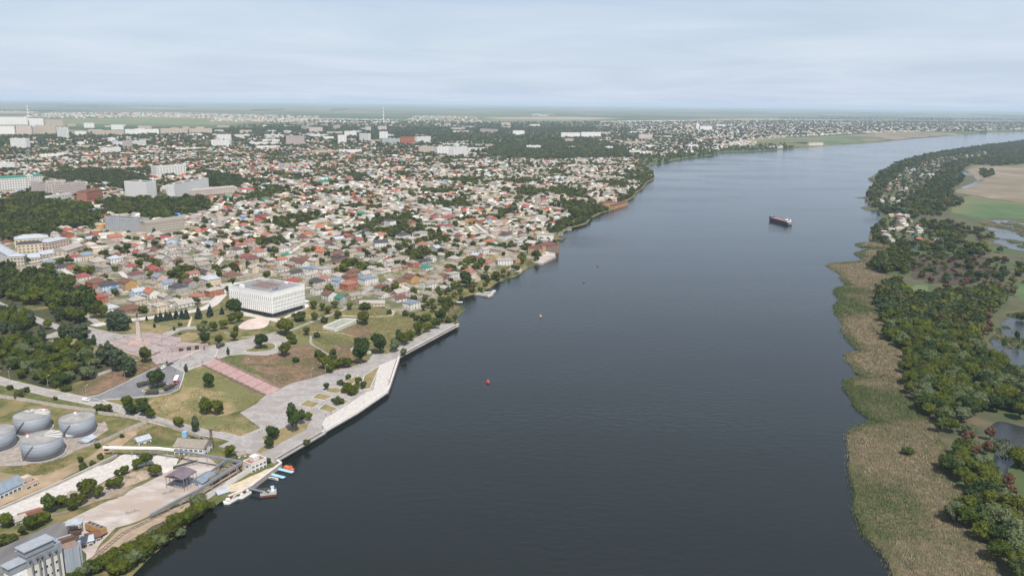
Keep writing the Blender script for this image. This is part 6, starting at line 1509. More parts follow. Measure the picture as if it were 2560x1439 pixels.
# ------------------------------------------------------------------ grain tanks
M_TANK = mat('galvanised tank steel', (.27, .29, .325), (.215, .235, .27), .18, .6, metal=.0, stretch=(0, (1, 1, 6)))
M_TANKTOP = mat('dusty tank roof', (.22, .215, .21), (.32, .31, .29), .15, .8, detail=8)
M_REDCAP = mat('red cap', (.40, .06, .05), (.3, .05, .05), 1)
def tank(zx, zy, R, Ht, vent, label, streaks=0):
    p = gp(*z1((zx, zy))[0])
    o = thing('grain_tank', label, 'tank', (p[0], p[1], tz(*p) + .15), 0, 'grain tanks beside the port road')
    b = MB().cyl(0, 0, 0, Ht, R, n=64)
    me = b.mesh('shell', M_TANK); me.polygons.foreach_set('use_smooth', [len(q_.vertices) == 4 for q_ in me.polygons]); link('shell', me, o)
    for k in range(1, 6):
        rg = MB()
        z = Ht * k / 6
        rg.cyl(0, 0, z - .05, z + .05, R + .06, n=64); rg.build('hoop', M_TANK, o)
    rf_ = MB(); n = 32
    for i in range(n):
        a0, a1 = 2 * math.pi * i / n, 2 * math.pi * (i + 1) / n
        rf_.face([(R * 1.01 * math.cos(a0), R * 1.01 * math.sin(a0), Ht + .05), (R * 1.01 * math.cos(a1), R * 1.01 * math.sin(a1), Ht + .05), (0, 0, Ht + 1.5)], 1 if streaks and i % 5 in (0, 2) and i < streaks else 0)
    r_ = rf_.build('roof', [M_TANKTOP, mat('pale roof streak', (.52, .49, .46), (.6, .57, .54), .3)], o)
    MB().cyl(0, 0, Ht + 1.4, Ht + 1.9, 1.3, n=16).build('roof_hub', M_CONC, r_)
    vb = MB().cyl(vent[0] * R, vent[1] * R, Ht + .3, Ht + 2.2, .85, n=12)
    v_ = vb.build('vent', M_WHITE, r_)
    MB().cyl(vent[0] * R, vent[1] * R, Ht + 2.2, Ht + 2.8, .9, .7, n=12).build('vent_cap', M_REDCAP, v_)
    rl = MB()
    for i in range(48):
        a0, a1 = 2 * math.pi * i / 48, 2 * math.pi * (i + 1) / 48; q_ = R * .985
        rl.tube((q_ * math.cos(a0), q_ * math.sin(a0), Ht + .05), (q_ * math.cos(a0), q_ * math.sin(a0), Ht + 1.1), .04, 4)
        rl.tube((q_ * math.cos(a0), q_ * math.sin(a0), Ht + 1.1), (q_ * math.cos(a1), q_ * math.sin(a1), Ht + 1.1), .04, 4)
        rl.tube((q_ * math.cos(a0), q_ * math.sin(a0), Ht + .6), (q_ * math.cos(a1), q_ * math.sin(a1), Ht + .6), .03, 4)
    rl.build('guard_rail', M_METAL, o)
    MB().cyl(0, 0, -.6, .25, R + 1.0, n=48).build('foundation', M_CONC, o)
    st = MB(); k = 26
    for i in range(k):
        a0 = -2.2 + i * .03
        st.tube(((R + .15) * math.cos(a0), (R + .15) * math.sin(a0), Ht * i / k), ((R + 1.0) * math.cos(a0), (R + 1.0) * math.sin(a0), Ht * i / k), .12, 4)
    st.build('stair', M_METAL, o)
    HOUSES.append((p[0], p[1], R + 1))
    return o
tank(252, 340, 9.8, 9.4, (.45, .55), 'back left grain tank with radial pale streaks on its roof', 14)
tank(590, 360, 9.7, 9.2, (-.35, .5), 'right-hand grain tank nearest the white minivan', 0)
tank(328, 526, 10.5, 10.1, (-.7, -.05), 'front grain tank with a white hub and sandy stains on top', 9)
tank(-22, 468, 9.9, 9.4, (-.4, .6), 'grain tank cut off by the left picture edge', 0)

def shed(view_, A, B, depth, h, wall, roof, label, rooft='gable', name='shed', cat='shed', cols=3, each=True, fl=1):
    return block(view_(A)[0], view_(B)[0], 0, depth, fl, cols, wall, roof, '', label=label, cat=cat, name=name, rooft=rooft, each=each, h=h * .86)
shed(z1, (505, 418), (570, 408), 4, 3.2, 'grey', 'zinc', 'small grey plant shed at the foot of the right-hand tank', cols=1)
shed(z1, (650, 455), (725, 415), 6, 2.6, 'pale blue', 'zinc', 'blue-green metal shed right of the grain tanks', cols=1)
shed(z1, (0, 865), (195, 775), 11, 4.5, 'pale blue', 'steel', 'long grey-blue warehouse with small windows at left edge', cols=6, name='warehouse', cat='warehouse')
shed(z1, (195, 795), (290, 755), 8, 3.8, 'beige', 'terracotta', 'beige brick annex at the end of the grey-blue warehouse', 'flat', name='annex', cat='annex', cols=2)
shed(z1, (1040, 458), (1138, 430), 7, 3.2, 'white', 'zinc', 'white hut with zinc roof on the grassy rise', cols=2, name='hut', cat='hut')
shed(z1, (115, 1060), (205, 1030), 6, 2.8, 'grey', 'pale slate', 'small white-roofed kiosk beside the round tree', cols=2, name='kiosk', cat='kiosk')
shed(z1, (1310, 525), (1530, 540), 11, 6.4, 'white', 'slate', 'white pump house with grey roof under the conveyor gallery', cols=6, name='pump_house', cat='pump house', fl=2)
shed(z1, (1520, 770), (1625, 705), 7, 3.2, 'pale blue', 'steel', 'blue-roofed shed right of the open-sided yard canopy', cols=3)
shed(z1, (1645, 855), (1725, 810), 5, 3.0, 'grey', 'zinc', 'grey hut with blue roof near the white moored barge', cols=2, name='hut', cat='hut')
shed(z1, (1790, 555), (1850, 540), 4, 2.6, 'white', 'slate', 'little white guard hut beside the dark bush', cols=1, name='hut', cat='hut')
shed(z1, (1890, 665), (2005, 615), 7, 6.0, 'white', 'terracotta', 'two-storey white jetty house above the small boats', 'flat', name='jetty_house', cat='house', cols=4, fl=2)
# blue roof box of the pump house
p = gp(*z1((1385, 505))[0]); tag(MB().box(-1.2, 1.2, -1.2, 1.2, 0, 3.0).box(-1.35, 1.35, -1.35, 1.35, 3.0, 3.2).build('water_box', mat('light blue paint', (.25, .42, .55), (.2, .36, .48), .8), None, (p[0] - 1, p[1] + 5, tz(*p) + 7.0)), 'light blue water box on the pump house roof', 'water box')

# open-sided canopy in the yard
ca, cb = W(z1((1265, 770))[0], 3.2), W(z1((1370, 780))[0], 3.2)
pc = [W(z1(q_)[0], 9.5) for q_ in ((1235, 690), (1355, 620), (1478, 650), (1370, 715))]
cano = thing('yard_canopy', 'open-sided canopy with a dark violet-brown roof in the yard', 'canopy', (pc[0][0], pc[0][1], tz(*pc[0]) + .2))
z0c = cano.location.z
def loc(p): return (p[0] - pc[0][0], p[1] - pc[0][1])
rc = MB(); q4 = [loc(p) for p in pc]
mid1 = ((q4[0][0] + q4[3][0]) / 2, (q4[0][1] + q4[3][1]) / 2); mid2 = ((q4[1][0] + q4[2][0]) / 2, (q4[1][1] + q4[2][1]) / 2)
for f in ([q4[0], q4[1], mid2, mid1], [mid1, mid2, q4[2], q4[3]]):
    zs_ = [9.4 - z0c + (1.1 if (q_ is mid1 or q_ is mid2) else 0) for q_ in f]
    rc.face([(*q_, z) for q_, z in zip(f, zs_)]); rc.face([(*q_, z - .25) for q_, z in zip(f, zs_)][::-1])
rc.prism(q4, 9.0 - z0c, 9.35 - z0c)
rc.build('roof', mat('violet brown sheet', (.13, .10, .12), (.17, .135, .15), .3, .6), cano)
pm_ = MB().cyl(0, 0, -.3, 9.0 - z0c, .16, n=8).mesh('post', M_METAL)
for i in range(5):
    for (a, b) in ((q4[0], q4[1]), (q4[3], q4[2])):
        t = .06 + .88 * i / 4
        link('post', pm_, cano, (a[0] + (b[0] - a[0]) * t * .98 + .02 * (q4[1][0]), a[1] + (b[1] - a[1]) * t, 0))
cw = [tuple(np.array(q4[0]) * .75 + np.array(q4[2]) * .25), tuple(np.array(q4[1]) * .75 + np.array(q4[3]) * .25), tuple(np.array(q4[2]) * .75 + np.array(q4[0]) * .25), tuple(np.array(q4[3]) * .75 + np.array(q4[1]) * .25)]
MB().prism(cw, -.2, 3.4).build('inner_shed', mat('grey blue sheet', (.25, .28, .33), (.2, .22, .26), .4), cano)

# conveyor gallery on trestles
def gallery(pts, label, w=1.1, legs=6, m=M_METAL, name='conveyor_gallery', cat='conveyor', gap=1):
    P3 = [Vector((*W(z1((x, y))[0], z), z)) for x, y, z in pts]
    o = thing(name, label, cat, (P3[0].x, P3[0].y, tz(P3[0].x, P3[0].y)))
    O = Vector(o.location)
    sp_ = MB()
    for a, b in zip(P3[:-1], P3[1:]):
        d = b - a; an = math.atan2(d.y, d.x); s_, c_ = math.sin(an) * w / 2, math.cos(an) * w / 2
        A0, B0 = a - O, b - O
        ring = lambda q_: [(q_.x + s_, q_.y - c_, q_.z - .5), (q_.x - s_, q_.y + c_, q_.z - .5), (q_.x - s_, q_.y + c_, q_.z + .7), (q_.x + s_, q_.y - c_, q_.z + .7)]
        ra, rb = ring(A0), ring(B0)
        for k in range(4): sp_.face([ra[k], rb[k], rb[(k + 1) % 4], ra[(k + 1) % 4]])
        sp_.face(ra); sp_.face(rb)
    sp_.build('span', m, o)
    tot = sum((b - a).length for a, b in zip(P3[:-1], P3[1:]))
    for i in range(legs):
        t = (i + .5) / legs * tot; acc = 0
        for a, b in zip(P3[:-1], P3[1:]):
            L = (b - a).length
            if acc + L >= t:
                q_ = a + (b - a) * ((t - acc) / L); break
            acc += L
        g = tz(q_.x, q_.y); q_ = q_ - O
        MB().tube((q_.x - .5, q_.y, g - O.z - .3), (q_.x - .25, q_.y, q_.z - .45), .12, 5).tube((q_.x + .5, q_.y, g - O.z - .3), (q_.x + .25, q_.y, q_.z - .45), .12, 5).tube((q_.x - .45, q_.y, (g - O.z) * .7 + q_.z * .3), (q_.x + .35, q_.y, (g - O.z) * .3 + q_.z * .7), .07, 4).build('trestle', M_CONC, o)
    return o
gallery([(775, 475, 8), (1180, 480, 8), (1310, 495, 8.5)], 'white pipe bridge running from the tanks to the pump house', legs=4, m=M_WHITE, name='pipe_bridge', cat='pipe bridge')
gallery([(1310, 495, 8.5), (1500, 530, 9), (1700, 565, 9), (1815, 585, 9)], 'long conveyor gallery past the white pump house', legs=7)
gallery([(1815, 590, 9), (1650, 690, 8.5), (1480, 800, 8), (1300, 890, 6), (1130, 985, 4.5)], 'long conveyor gallery along the railway tracks', legs=9)
gallery([(1700, 570, 9), (1580, 660, 5.5)], 'short sloping conveyor between the two long galleries', legs=1, w=.9)
gallery([(1690, 575, 9), (1650, 640, 4)], 'steep grey chute hanging below the gallery corner', legs=1, w=.9)
gallery([(1300, 625, 3.8), (1480, 575, 4.6)], 'thin dark pipe line crossing the pale yard', w=.35, legs=3, m=M_DARKMETAL, name='pipe_line', cat='pipe')
# lattice mast near the pump house
p = gp(*z1((1593, 480))[0]); o = thing('lattice_mast', 'rusty lattice mast standing behind the pump house', 'mast', (p[0], p[1], tz(*p)))
mb = MB()
for sx in (-1, 1):
    for sy in (-1, 1): mb.tube((sx * .9, sy * .9, -.3), (sx * .35, sy * .35, 11.5), .14, 5)
for k in range(7):
    z = 1.5 * k; w0, w1 = .9 - .07 * k, .9 - .07 * (k + 1)
    for a, b in (((-w0, -w0), (w1, -w1)), ((w0, -w0), (w1, w1)), ((w0, w0), (-w1, w1)), ((-w0, w0), (-w1, -w1))): mb.tube((*a, z), (*b, z + 1.5), .09, 4)
mb.build('lattice', M_RUST, o); MB().box(-.9, .9, -.9, .9, 11.3, 11.6).build('platform', M_RUST, o)

# ------------------------------------------------------------------ grain elevator at the lower left
M_FELT = mat('grey felt roof', (.115, .11, .108), (.17, .16, .155), .12, .92, detail=9, stretch=(.9, (1, .35, 1)))
wp = [W(ze(q_)[0], 13) for q_ in ((-500, 830), (880, 205), (1190, 262), (930, 540), (0, 1000), (-500, 1250))]
c0 = wp[1]; zg = 3.0
el = thing('storehouse', 'long storehouse with a broad dark grey felt roof at lower left', 'storehouse', (c0[0], c0[1], zg))
lp = [(q_[0] - c0[0], q_[1] - c0[1]) for q_ in wp][::-1]
MB().prism(lp, -.6, 9.6).build('wall', M_CONC, el)
rr0 = MB().prism(lp, 9.603, 10.0).build('roof', M_FELT, el)
# head tower with lattice on the roof end
ta, tb = W(ze((1040, 400))[0], 14), W(ze((1235, 375))[0], 14)
o = thing('head_tower', 'rusty open tower with a small grey roof above the storehouse end', 'tower', (ta[0], ta[1], 12.95), frame(ta, tb)[1])
L = frame(ta, tb)[0]
for i, (x, y) in enumerate(((0, 0), (L, 0), (L, 4), (0, 4))): MB().tube((x, y, 0), (x, y, 5.6), .13, 5).build('post', M_RUST, o)
MB().box(-.7, L + .7, -.7, 4.7, 5.6, 5.9).build('roof', M_ROOF['zinc'], o)
fr = MB()
for z in (1.2, 2.6, 4.0):
    for a, b in (((0, 0), (L, 0)), ((L, 0), (L, 4)), ((L, 4), (0, 4)), ((0, 4), (0, 0))): fr.tube((*a, z), (*b, z), .08, 4); fr.tube((*a, z - 1.2), (*b, z), .05, 4)
fr.build('lattice', M_RUST, o); MB().box(.4, L - .4, .4, 3.6, 0, 1.6).build('bin', M_RUST, o)
# mill building
ma, mb_ = W(ze((425, 905))[0], 20.0), W(ze((945, 660))[0], 20.0)
L, an = frame(ma, mb_)
mill = thing('mill_building', 'cream mill building with grey sheet top and duct pipes', 'mill', (ma[0], ma[1], 2.6), an)
M_SHEET = mat('grey corrugated sheet', (.27, .29, .32), (.22, .24, .27), .5, .6)
M_SHEETR = mat('blue grey sheet roof', (.30, .325, .355), (.25, .27, .30), .4, .6)
DP = 8.5
MB().box(0, L, 0, DP, -.5, 17.4).build('wall', mat('pale render', (.62, .585, .53), (.54, .51, .47), .3), mill)
MB().box(-.12, L + .1, -.12, DP + .12, 17.4, 22.0).build('sheet_wall', M_SHEET, mill)
rf_ = MB(); rf_.box(-.5, L * .78, -.45, 5.4, 22.0, 24.6); rf_.build('penthouse', M_SHEET, mill)
MB().prism([(-1.1, -1.0), (L * .78 + .6, -1.0), (L * .78 + .6, 6.0), (-1.1, 6.0)], 24.6, 25.0).build('roof', M_SHEETR, mill)
MB().box(-6.5, -.12, .6, 5.2, -.5, 17.5).build('stair_tower', M_WHITE, mill)
MB().box(-6.7, -.1, .3, 5.4, 17.5, 20.2).build('stair_top', M_SHEET, mill)
MB().box(-7.2, .0, -.1, 5.8, 20.2, 20.5).build('stair_roof', M_SHEETR, mill)
for j in range(4):
    for i in range(5):
        link('window', WIN_TALL, mill, (2.6 + (L - 5) * i / 4, 0, 2.0 + 3.9 * j), 0, (1.0, 1, .6))
for j in range(4): link('window', WIN_TALL, mill, (-3.4, .6, 2.5 + 3.8 * j), 0, (1.2, 1, .8))
for i, x in enumerate((1.4, 4.2, 6.0, 9.0, 11.6)):
    dm = MB(); top = 19.5 - i * .2
    dm.tube((x, -.7, 4 if i else 9), (x, -.7, top), .38, 8); dm.tube((x, -.7, top), (x - .9, -1.1, top + 1.2), .34, 8); dm.tube((x - .9, -1.1, top + 1.1), (x - .9, -1.1, top + 2.0), .5, 8)
    dm.build('duct', M_METAL, mill)
HOUSES.append((*ma, 15))
# silo block right of the mill
sa, sb = W(ze((955, 640))[0], 19.0), W(ze((1200, 560))[0], 19.0)
L, an = frame(sa, sb)
silo = thing('silo_block', 'grey metal silo block with a rusty deck beside the mill', 'silo', (sa[0], sa[1], 2.6), an)
M_SILO = mat('streaked silo steel', (.30, .34, .39), (.40, .43, .47), .8, .5, metal=.2, stretch=(0, (1, 1, .05)))
n = 5
for i in range(n):
    sm = MB().box(L * i / n + .03, L * (i + 1) / n - .03, 0, 12, -.5, 16.4).build('silo_cell', M_SILO, silo)
MB().box(.2, L - .2, .2, 5.2, 16.4, 16.6).build('deck', mat('rusty deck', (.25, .18, .14), (.2, .14, .11), .6), silo)
MB().box(.0, L, 5.2, 7.6, 16.4, 18.2).build('deck_gallery', M_RUST, silo)
MB().cyl(L + .7, 2, -.5, 17.2, .7, n=12).build('pipe', M_SILO, silo)
shed(ze, (1260, 600), (1430, 560), 6, 3.6, 'grey', 'zinc', 'low zinc lean-to right of the grey silo block', cols=2, name='lean_to', cat='shed')
shed(ze, (1360, 540), (1545, 480), 6, 3.4, 'brown', 'brown', 'brown-roofed loading shed by the orange wagon', cols=2, name='loading_shed', cat='shed')

# ------------------------------------------------------------------ railway and wagons
M_RAIL = mat('rail steel', (.20, .17, .15), (.13, .11, .1), .5, .6, metal=.5); M_SLEEP = mat('sleeper', (.14, .11, .09), (.2, .17, .14), 1)
slp = MB().box(-1.3, 1.3, -.12, .12, 0, .15).mesh('sleeper', M_SLEEP)
for lab, pts in (('railway track nearest the river below the white wall', ((680, 1400), (800, 1290), (1060, 1140), (1380, 960), (1620, 830), (1860, 660))), ('railway track beside the yard and conveyor gallery', ((640, 1370), (760, 1260), (930, 1120), (1200, 985), (1480, 830), (1700, 690), (1800, 630)))):
    C = ground(z1(*pts)); C = np.array(densify([tuple(c) for c in C], 2.2, False))
    t = np.gradient(C, axis=0); t /= np.hypot(*t.T)[:, None]; nn = np.column_stack([-t[:, 1], t[:, 0]])
    o = thing('railway_track', lab, 'railway', (C[0][0], C[0][1], 0), 0, 'railway tracks of the port')
    z = terr(C) + .3
    for sg in (-.76, .76):
        rm = MB()
        Q = C + nn * sg - C[0]
        for i in range(len(C) - 1): rm.tube((*Q[i], z[i] + .18), (*Q[i + 1], z[i + 1] + .18), .09, 4)
        rm.build('rail', M_RAIL, o)
    for i in range(0, len(C), 1):
        if i < 130: link('sleeper', slp, o, (C[i][0] - C[0][0], C[i][1] - C[0][1], z[i] - .05), math.atan2(t[i][1], t[i][0]) - math.pi / 2)
    if 'yard' in lab: TRK = (C, t, z)

def wagon(kind, x, y, z, an, label, col):
    o = thing('freight_wagon', label, 'wagon', (x, y, z), an, 'freight wagons of the port')
    L = 12.0
    MB().box(-L / 2, L / 2, -1.3, 1.3, .9, 1.2).build('underframe', M_DARKMETAL, o)
    if kind == 'tank':
        b = MB(); n = 16
        for i in range(n):
            a0, a1 = 2 * math.pi * i / n, 2 * math.pi * (i + 1) / n
            f = lambda a, xx, r: (xx, r * math.cos(a), 2.75 + r * math.sin(a))
            b.face([f(a0, -5.6, 1.5), f(a1, -5.6, 1.5), f(a1, 5.6, 1.5), f(a0, 5.6, 1.5)][::-1])
            for e, s_ in ((-5.6, -1), (5.6, 1)):
                b.face([f(a0, e, 1.5), f(a1, e, 1.5), f(a1, e + s_ * .4, .9), f(a0, e + s_ * .4, .9)]); b.face([f(a0, e + s_ * .4, .9), f(a1, e + s_ * .4, .9), (e + s_ * .5, 0, 2.75)])
        b.build('barrel', col, o); MB().cyl(0, 0, 4.1, 4.8, .6, n=12).build('dome', col, o)
    else:
        b = MB(); b.prism([(-5.9, -1.45), (5.9, -1.45), (5.9, 1.45), (-5.9, 1.45)], 1.2, 3.9); b.build('body', col, o)
        MB().box(-5.6, 5.6, -1.2, 1.2, 3.9, 4.15).build('roof', mat('wagon roof', (.16, .13, .12), (.25, .2, .16), .8), o)
        rib = MB().box(-.08, .08, -1.53, 1.53, 1.2, 3.88).mesh('rib', col)
        for i in range(7): link('rib', rib, o, (-5 + i * 10 / 6, 0, 0))
        hm = MB().box(-.6, .6, -.6, .6, 4.15, 4.4).mesh('hatch', M_DARKMETAL)
        for i in range(4): link('hatch', hm, o, (-4.2 + i * 2.8, 0, 0))
    wm = MB().tube((0, -.95, .48), (0, .95, .48), .06, 6).tube((0, -.9, .48), (0, -.76, .48), .48, 14).tube((0, .76, .48), (0, .9, .48), .48, 14).mesh('wheelset', M_DARKMETAL)
    for x_ in (-4.6, -2.9, 2.9, 4.6): link('wheelset', wm, o, (x_, 0, 0))
    return o
C, t, z = TRK
def on_track(pp_):
    i = int(np.argmin(np.hypot(*(C - pp_).T))); return C[i][0], C[i][1], z[i] + .27, math.atan2(t[i][1], t[i][0])
M_TANKW = mat('grimy tank wagon', (.17, .15, .13), (.10, .09, .08), .6); M_ORW = mat('rust orange wagon', (.36, .17, .09), (.25, .11, .06), .5)
x, y, zz_, an = on_track(gp(*z1((1650, 735))[0])); wagon('tank', x, y, zz_, an, 'grimy tank wagon under the conveyor gallery', M_TANKW)
x, y, zz_, an = on_track(gp(*z1((1765, 655))[0])); wagon('hopper', x, y, zz_, an, 'rusty orange hopper wagon behind the tank wagon', M_ORW)
p = gp(*ze((1470, 380))[0]); a_ = gp(*ze((1320, 325))[0]); b_ = gp(*ze((1590, 430))[0])
wagon('hopper', p[0], p[1], tz(*p) + .25, frame(a_, b_)[1], 'orange-yellow wagon standing alone in the yard near the storehouse', mat('faded orange paint', (.45, .24, .07), (.3, .17, .07), .6))

# ------------------------------------------------------------------ walls and fences
pan = MB().box(-1.45, 1.45, -.08, .08, 0, 2.4).mesh('panel', mat('concrete fence panel', (.47, .43, .39), (.36, .32, .28), .4, .92))
pst = MB().box(-.15, .15, -.15, .15, 0, 2.6).mesh('post', M_CONC)
for lab, pts, vv in (('concrete panel fence behind the grain tanks along the road', ((-60, 92), (20, 105), (210, 132), (400, 168), (560, 190), (720, 212)), z1), ('concrete panel fence from the tanks towards the promenade', ((740, 225), (900, 245), (1080, 275), (1180, 295), (1330, 345), (1470, 395), (1560, 440)), z1), ('low fence climbing past the grassy rise to the corner', ((700, 470), (840, 410), (960, 350), (1110, 290)), z1)):
    C_ = np.array(densify([tuple(c) for c in ground(vv(*pts))], 3.0, False))
    o = thing('concrete_fence', lab, 'fence', (C_[0][0], C_[0][1], 0), 0, 'concrete fences of the port')
    for i in range(len(C_) - 1):
        a, b = C_[i], C_[i + 1]; m_ = (a + b) / 2
        link('panel', pan, o, (m_[0] - C_[0][0], m_[1] - C_[0][1], tz(*m_) - .1), math.atan2(b[1] - a[1], b[0] - a[0]), (np.hypot(*(b - a)) / 3.0, 1, 1))
        link('post', pst, o, (a[0] - C_[0][0], a[1] - C_[0][1], tz(*a) - .1))
def wall_line(name, pts, h, th, m, label, z0=None, cat='wall', T=terr, coping=True):
    C_ = np.array(pts); O = C_[0]
    o = thing(name, label, cat, (O[0], O[1], 0))
    Wm = MB(); Cm = MB()
    for a, b in zip(C_[:-1], C_[1:]):
        d = (b - a) / np.hypot(*(b - a)); nn = np.array([-d[1], d[0]]) * th / 2
        q_ = [tuple(a - nn - O), tuple(b - nn - O), tuple(b + nn - O), tuple(a + nn - O)]
        za = min(tz(*a, T), tz(*b, T)) if z0 is None else z0[0]
        zt_ = za + h if z0 is None else z0[1]
        Wm.prism(q_, za - .4 if z0 is None else z0[0], zt_)
        nn *= 1.18
        q_ = [tuple(a - nn - O), tuple(b - nn - O), tuple(b + nn - O), tuple(a + nn - O)]
        Cm.prism(q_, zt_ + .002, zt_ + .18)
    Wm.build('wall', m, o)
    if coping: Cm.build('coping', M_KERB, o)
    return o
wall_line('yard_wall', ground(z1((1560, 865), (1700, 775), (1890, 655))), 3.0, .35, mat('whitewashed wall', (.62, .60, .57), (.5, .48, .45), .3), 'whitewashed wall between the railway and the sandy quay')
wall_line('yard_wall', ground(z1((880, 545), (420, 765), (0, 945))), 1.6, .3, M_CONC, 'low concrete wall along the service road below the tanks')
M_QUAY = mat('stained quay stone', (.40, .35, .31), (.26, .23, .20), .4, .92, detail=8)
for lab, pts in (('quay wall below the near promenade', ((690, 1156), (812, 1085))), ('stepped quay wall of the pale apron', ((812, 1085), (817, 1079), (895, 1034), (969, 983), (976, 966))), ('quay wall rising straight towards the promenade bend', ((976, 966), (999, 895))), ('long quay wall of the far promenade', ((999, 895), (1147, 815))), ('low quay wall of the sandy jetty', ((572, 1250), (625, 1226), (703, 1166), (690, 1156)))):
    wall_line('quay_wall', [np.array(flat(*q_, .2)) for q_ in pts], 3, 1.2, M_QUAY, lab, z0=(-1.2, 2.75 if 'sandy' not in lab else 2.62), cat='quay wall')
# balustrades
bp1 = MB().box(-.16, .16, -.16, .16, 0, 1.1).mesh('post', mat('dark granite', (.12, .10, .095), (.2, .17, .16), 1)); 
for lab, a, b, nb in (('balustrade of dark posts along the near promenade edge', (694, 1151), (810, 1083), 40), ('balustrade of dark posts along the far promenade edge', (1003, 892), (1144, 815), 90), ('balustrade of dark posts beside the pale apron', (977, 962), (997, 899), 26)):
    a, b = np.array(flat(*a, 2.6)), np.array(flat(*b, 2.6)); d = (b - a); L, an = frame(a, b); nn = np.array([-d[1], d[0]]) / L * 1.6
    a = a + nn; zt_ = 2.58
    o = thing('balustrade', lab, 'balustrade', (a[0], a[1], zt_), an, 'promenade balustrades')
    for i in range(nb): link('post', bp1, o, (L * i / (nb - 1), 0, 0))
    MB().box(0, L, -.05, .05, .85, .95).box(0, L, -.04, .04, .4, .47).build('rail', M_DARKMETAL, o)
# pink stairway down the slope
sA, sB, sC, sD = ground([(506, 914), (537, 898), (701, 973), (664, 989)])
o = thing('stairway', 'broad pink stairway descending from the terrace to the promenade', 'stairs', (sA[0], sA[1], 0))
NS = 46
zt0, zt1 = max(tz(*sA), tz(*sB)) + .5, max(tz(*sC), tz(*sD)) + .35
M_STEP = [mat('pink step', (.34, .215, .20), (.43, .30, .28), .5, .9), mat('dark pink landing', (.27, .17, .16), (.34, .24, .22), .5, .9)]
for i in range(NS):
    t0, t1 = i / NS, (i + 1) / NS
    q_ = [sA + (sD - sA) * t0, sA + (sD - sA) * t1, sB + (sC - sB) * t1, sB + (sC - sB) * t0]
    zt_ = max(zt0 + (zt1 - zt0) * t0, max(tz(*w_) for w_ in q_) + .12)
    MB().prism([(w_[0] - sA[0], w_[1] - sA[1]) for w_ in q_], zt_ - 1.6, zt_).build('step', M_STEP[1 if i % 6 == 5 else 0], o)
for (a, b) in ((sA, sD), (sB, sC)):
    bm_ = MB()
    for i in range(12):
        p0, p1 = a + (b - a) * i / 12, a + (b - a) * (i + 1) / 12; z_ = max(zt0 + (zt1 - zt0) * i / 12, tz(*p0) + .12) + .75
        d = (p1 - p0) / np.hypot(*(p1 - p0)); nn = np.array([-d[1], d[0]]) * .35
        bm_.prism([tuple(p0 - nn - sA), tuple(p1 - nn - sA), tuple(p1 + nn - sA), tuple(p0 + nn - sA)], z_ - 2.6, z_)
    bm_.build('side_wall', mat('brown side wall', (.22, .15, .13), (.3, .22, .2), .5), o)

# empty basin on the meadow
bq = ground(z3((935, 660), (1115, 578), (1258, 602), (1060, 690)))
zb = max(terr(bq)) + .2
o = thing('basin', 'empty rectangular pool basin with pale rim on the meadow', 'basin', (bq[0][0], bq[0][1], 0))
L_ = [tuple(q_ - bq[0]) for q_ in bq]
MB().prism(L_, zb - 3.5, zb + .05).build('floor', mat('mossy basin floor', (.22, .24, .18), (.32, .33, .27), .3), o)
rm_ = MB()
for i in range(4):
    a, b = np.array(L_[i]), np.array(L_[(i + 1) % 4]); d = (b - a) / np.hypot(*(b - a)); nn = np.array([-d[1], d[0]]) * .9
    rm_ = MB().prism([tuple(a - nn - d * .9), tuple(b - nn + d * .9), tuple(b + nn - d * .9), tuple(a + nn + d * .9)], zb - 3.0, zb + 1.0); rm_.build('rim', M_KERB, o)
wall_line('retaining_wall', ground(z3((1195, 870), (1250, 840), (1290, 880), (1380, 890))), 2.0, .8, M_KERB, 'pale retaining wall behind the big dark tree on the promenade')
wall_line('retaining_wall', ground(z3((40, 700), (160, 740), (340, 745), (540, 700))), 1.4, .5, M_CONC, 'curved low retaining wall below the pink amphitheatre')

# ------------------------------------------------------------------ monument and memorial wall
p = gp(*z2((1275, 575))[0]); zm = tz(*p) + .28
o = thing('monument', 'tall pale column monument with a dark statue on top', 'monument', (p[0], p[1], zm), .3)
M_GRAN = mat('pink granite', (.44, .31, .27), (.35, .25, .22), .4); M_COL = mat('pale column stone', (.46, .40, .36), (.38, .33, .30), .5)
for k, (r_, a, b) in enumerate(((7.5, 0, .35), (6.3, .35, .7), (5.1, .7, 1.05))): MB().box(-r_, r_, -r_ * .8, r_ * .8, a, b).build('plinth_step', M_GRAN, o)
MB().box(-2.6, 2.6, -2.4, 2.4, 1.05, 3.2).build('pedestal', M_COL, o)
MB().prism([(-1.7, -1.5), (1.7, -1.5), (1.7, 1.5), (-1.7, 1.5)], 3.2, 18.5, taper=.72).build('column', M_COL, o)
MB().box(-1.6, 1.6, -1.5, 1.5, 18.5, 19.2).build('capital', M_COL, o)
link('statue', STATUES[0], o, (0, 0, 19.2))
wa, wb = ground(z2((1560, 660), (1905, 632)))
zw = max(tz(*wa), tz(*wb)); L, an = frame(wa, wb)
o = thing('memorial_wall', 'pink memorial wall with three dark relief plaques', 'memorial', (wa[0], wa[1], zw), an)
MB().box(0, L, 0, 1.2, -1.5, 3.8).build('wall', M_PINK, o); MB().box(-.2, L + .2, -.2, 1.4, 3.8, 4.05).build('coping', M_GRAN, o)
for x_, w_, h_ in ((.27, 3.2, 2.0), (.48, 3.2, 2.5), (.69, 3.0, 2.9)): MB().box(L * x_ - w_ / 2, L * x_ + w_ / 2, -.15, .05, .4, .4 + h_).build('plaque', M_BRONZE, o)
gp_ = gp(*z2((1880, 640))[0])
tag(link('statue_group', STATUES[1], None, (gp_[0] - .5, gp_[1] - 1.5, tz(*gp_) + .3)), 'dark bronze statue at the right end of the memorial wall', 'statue')
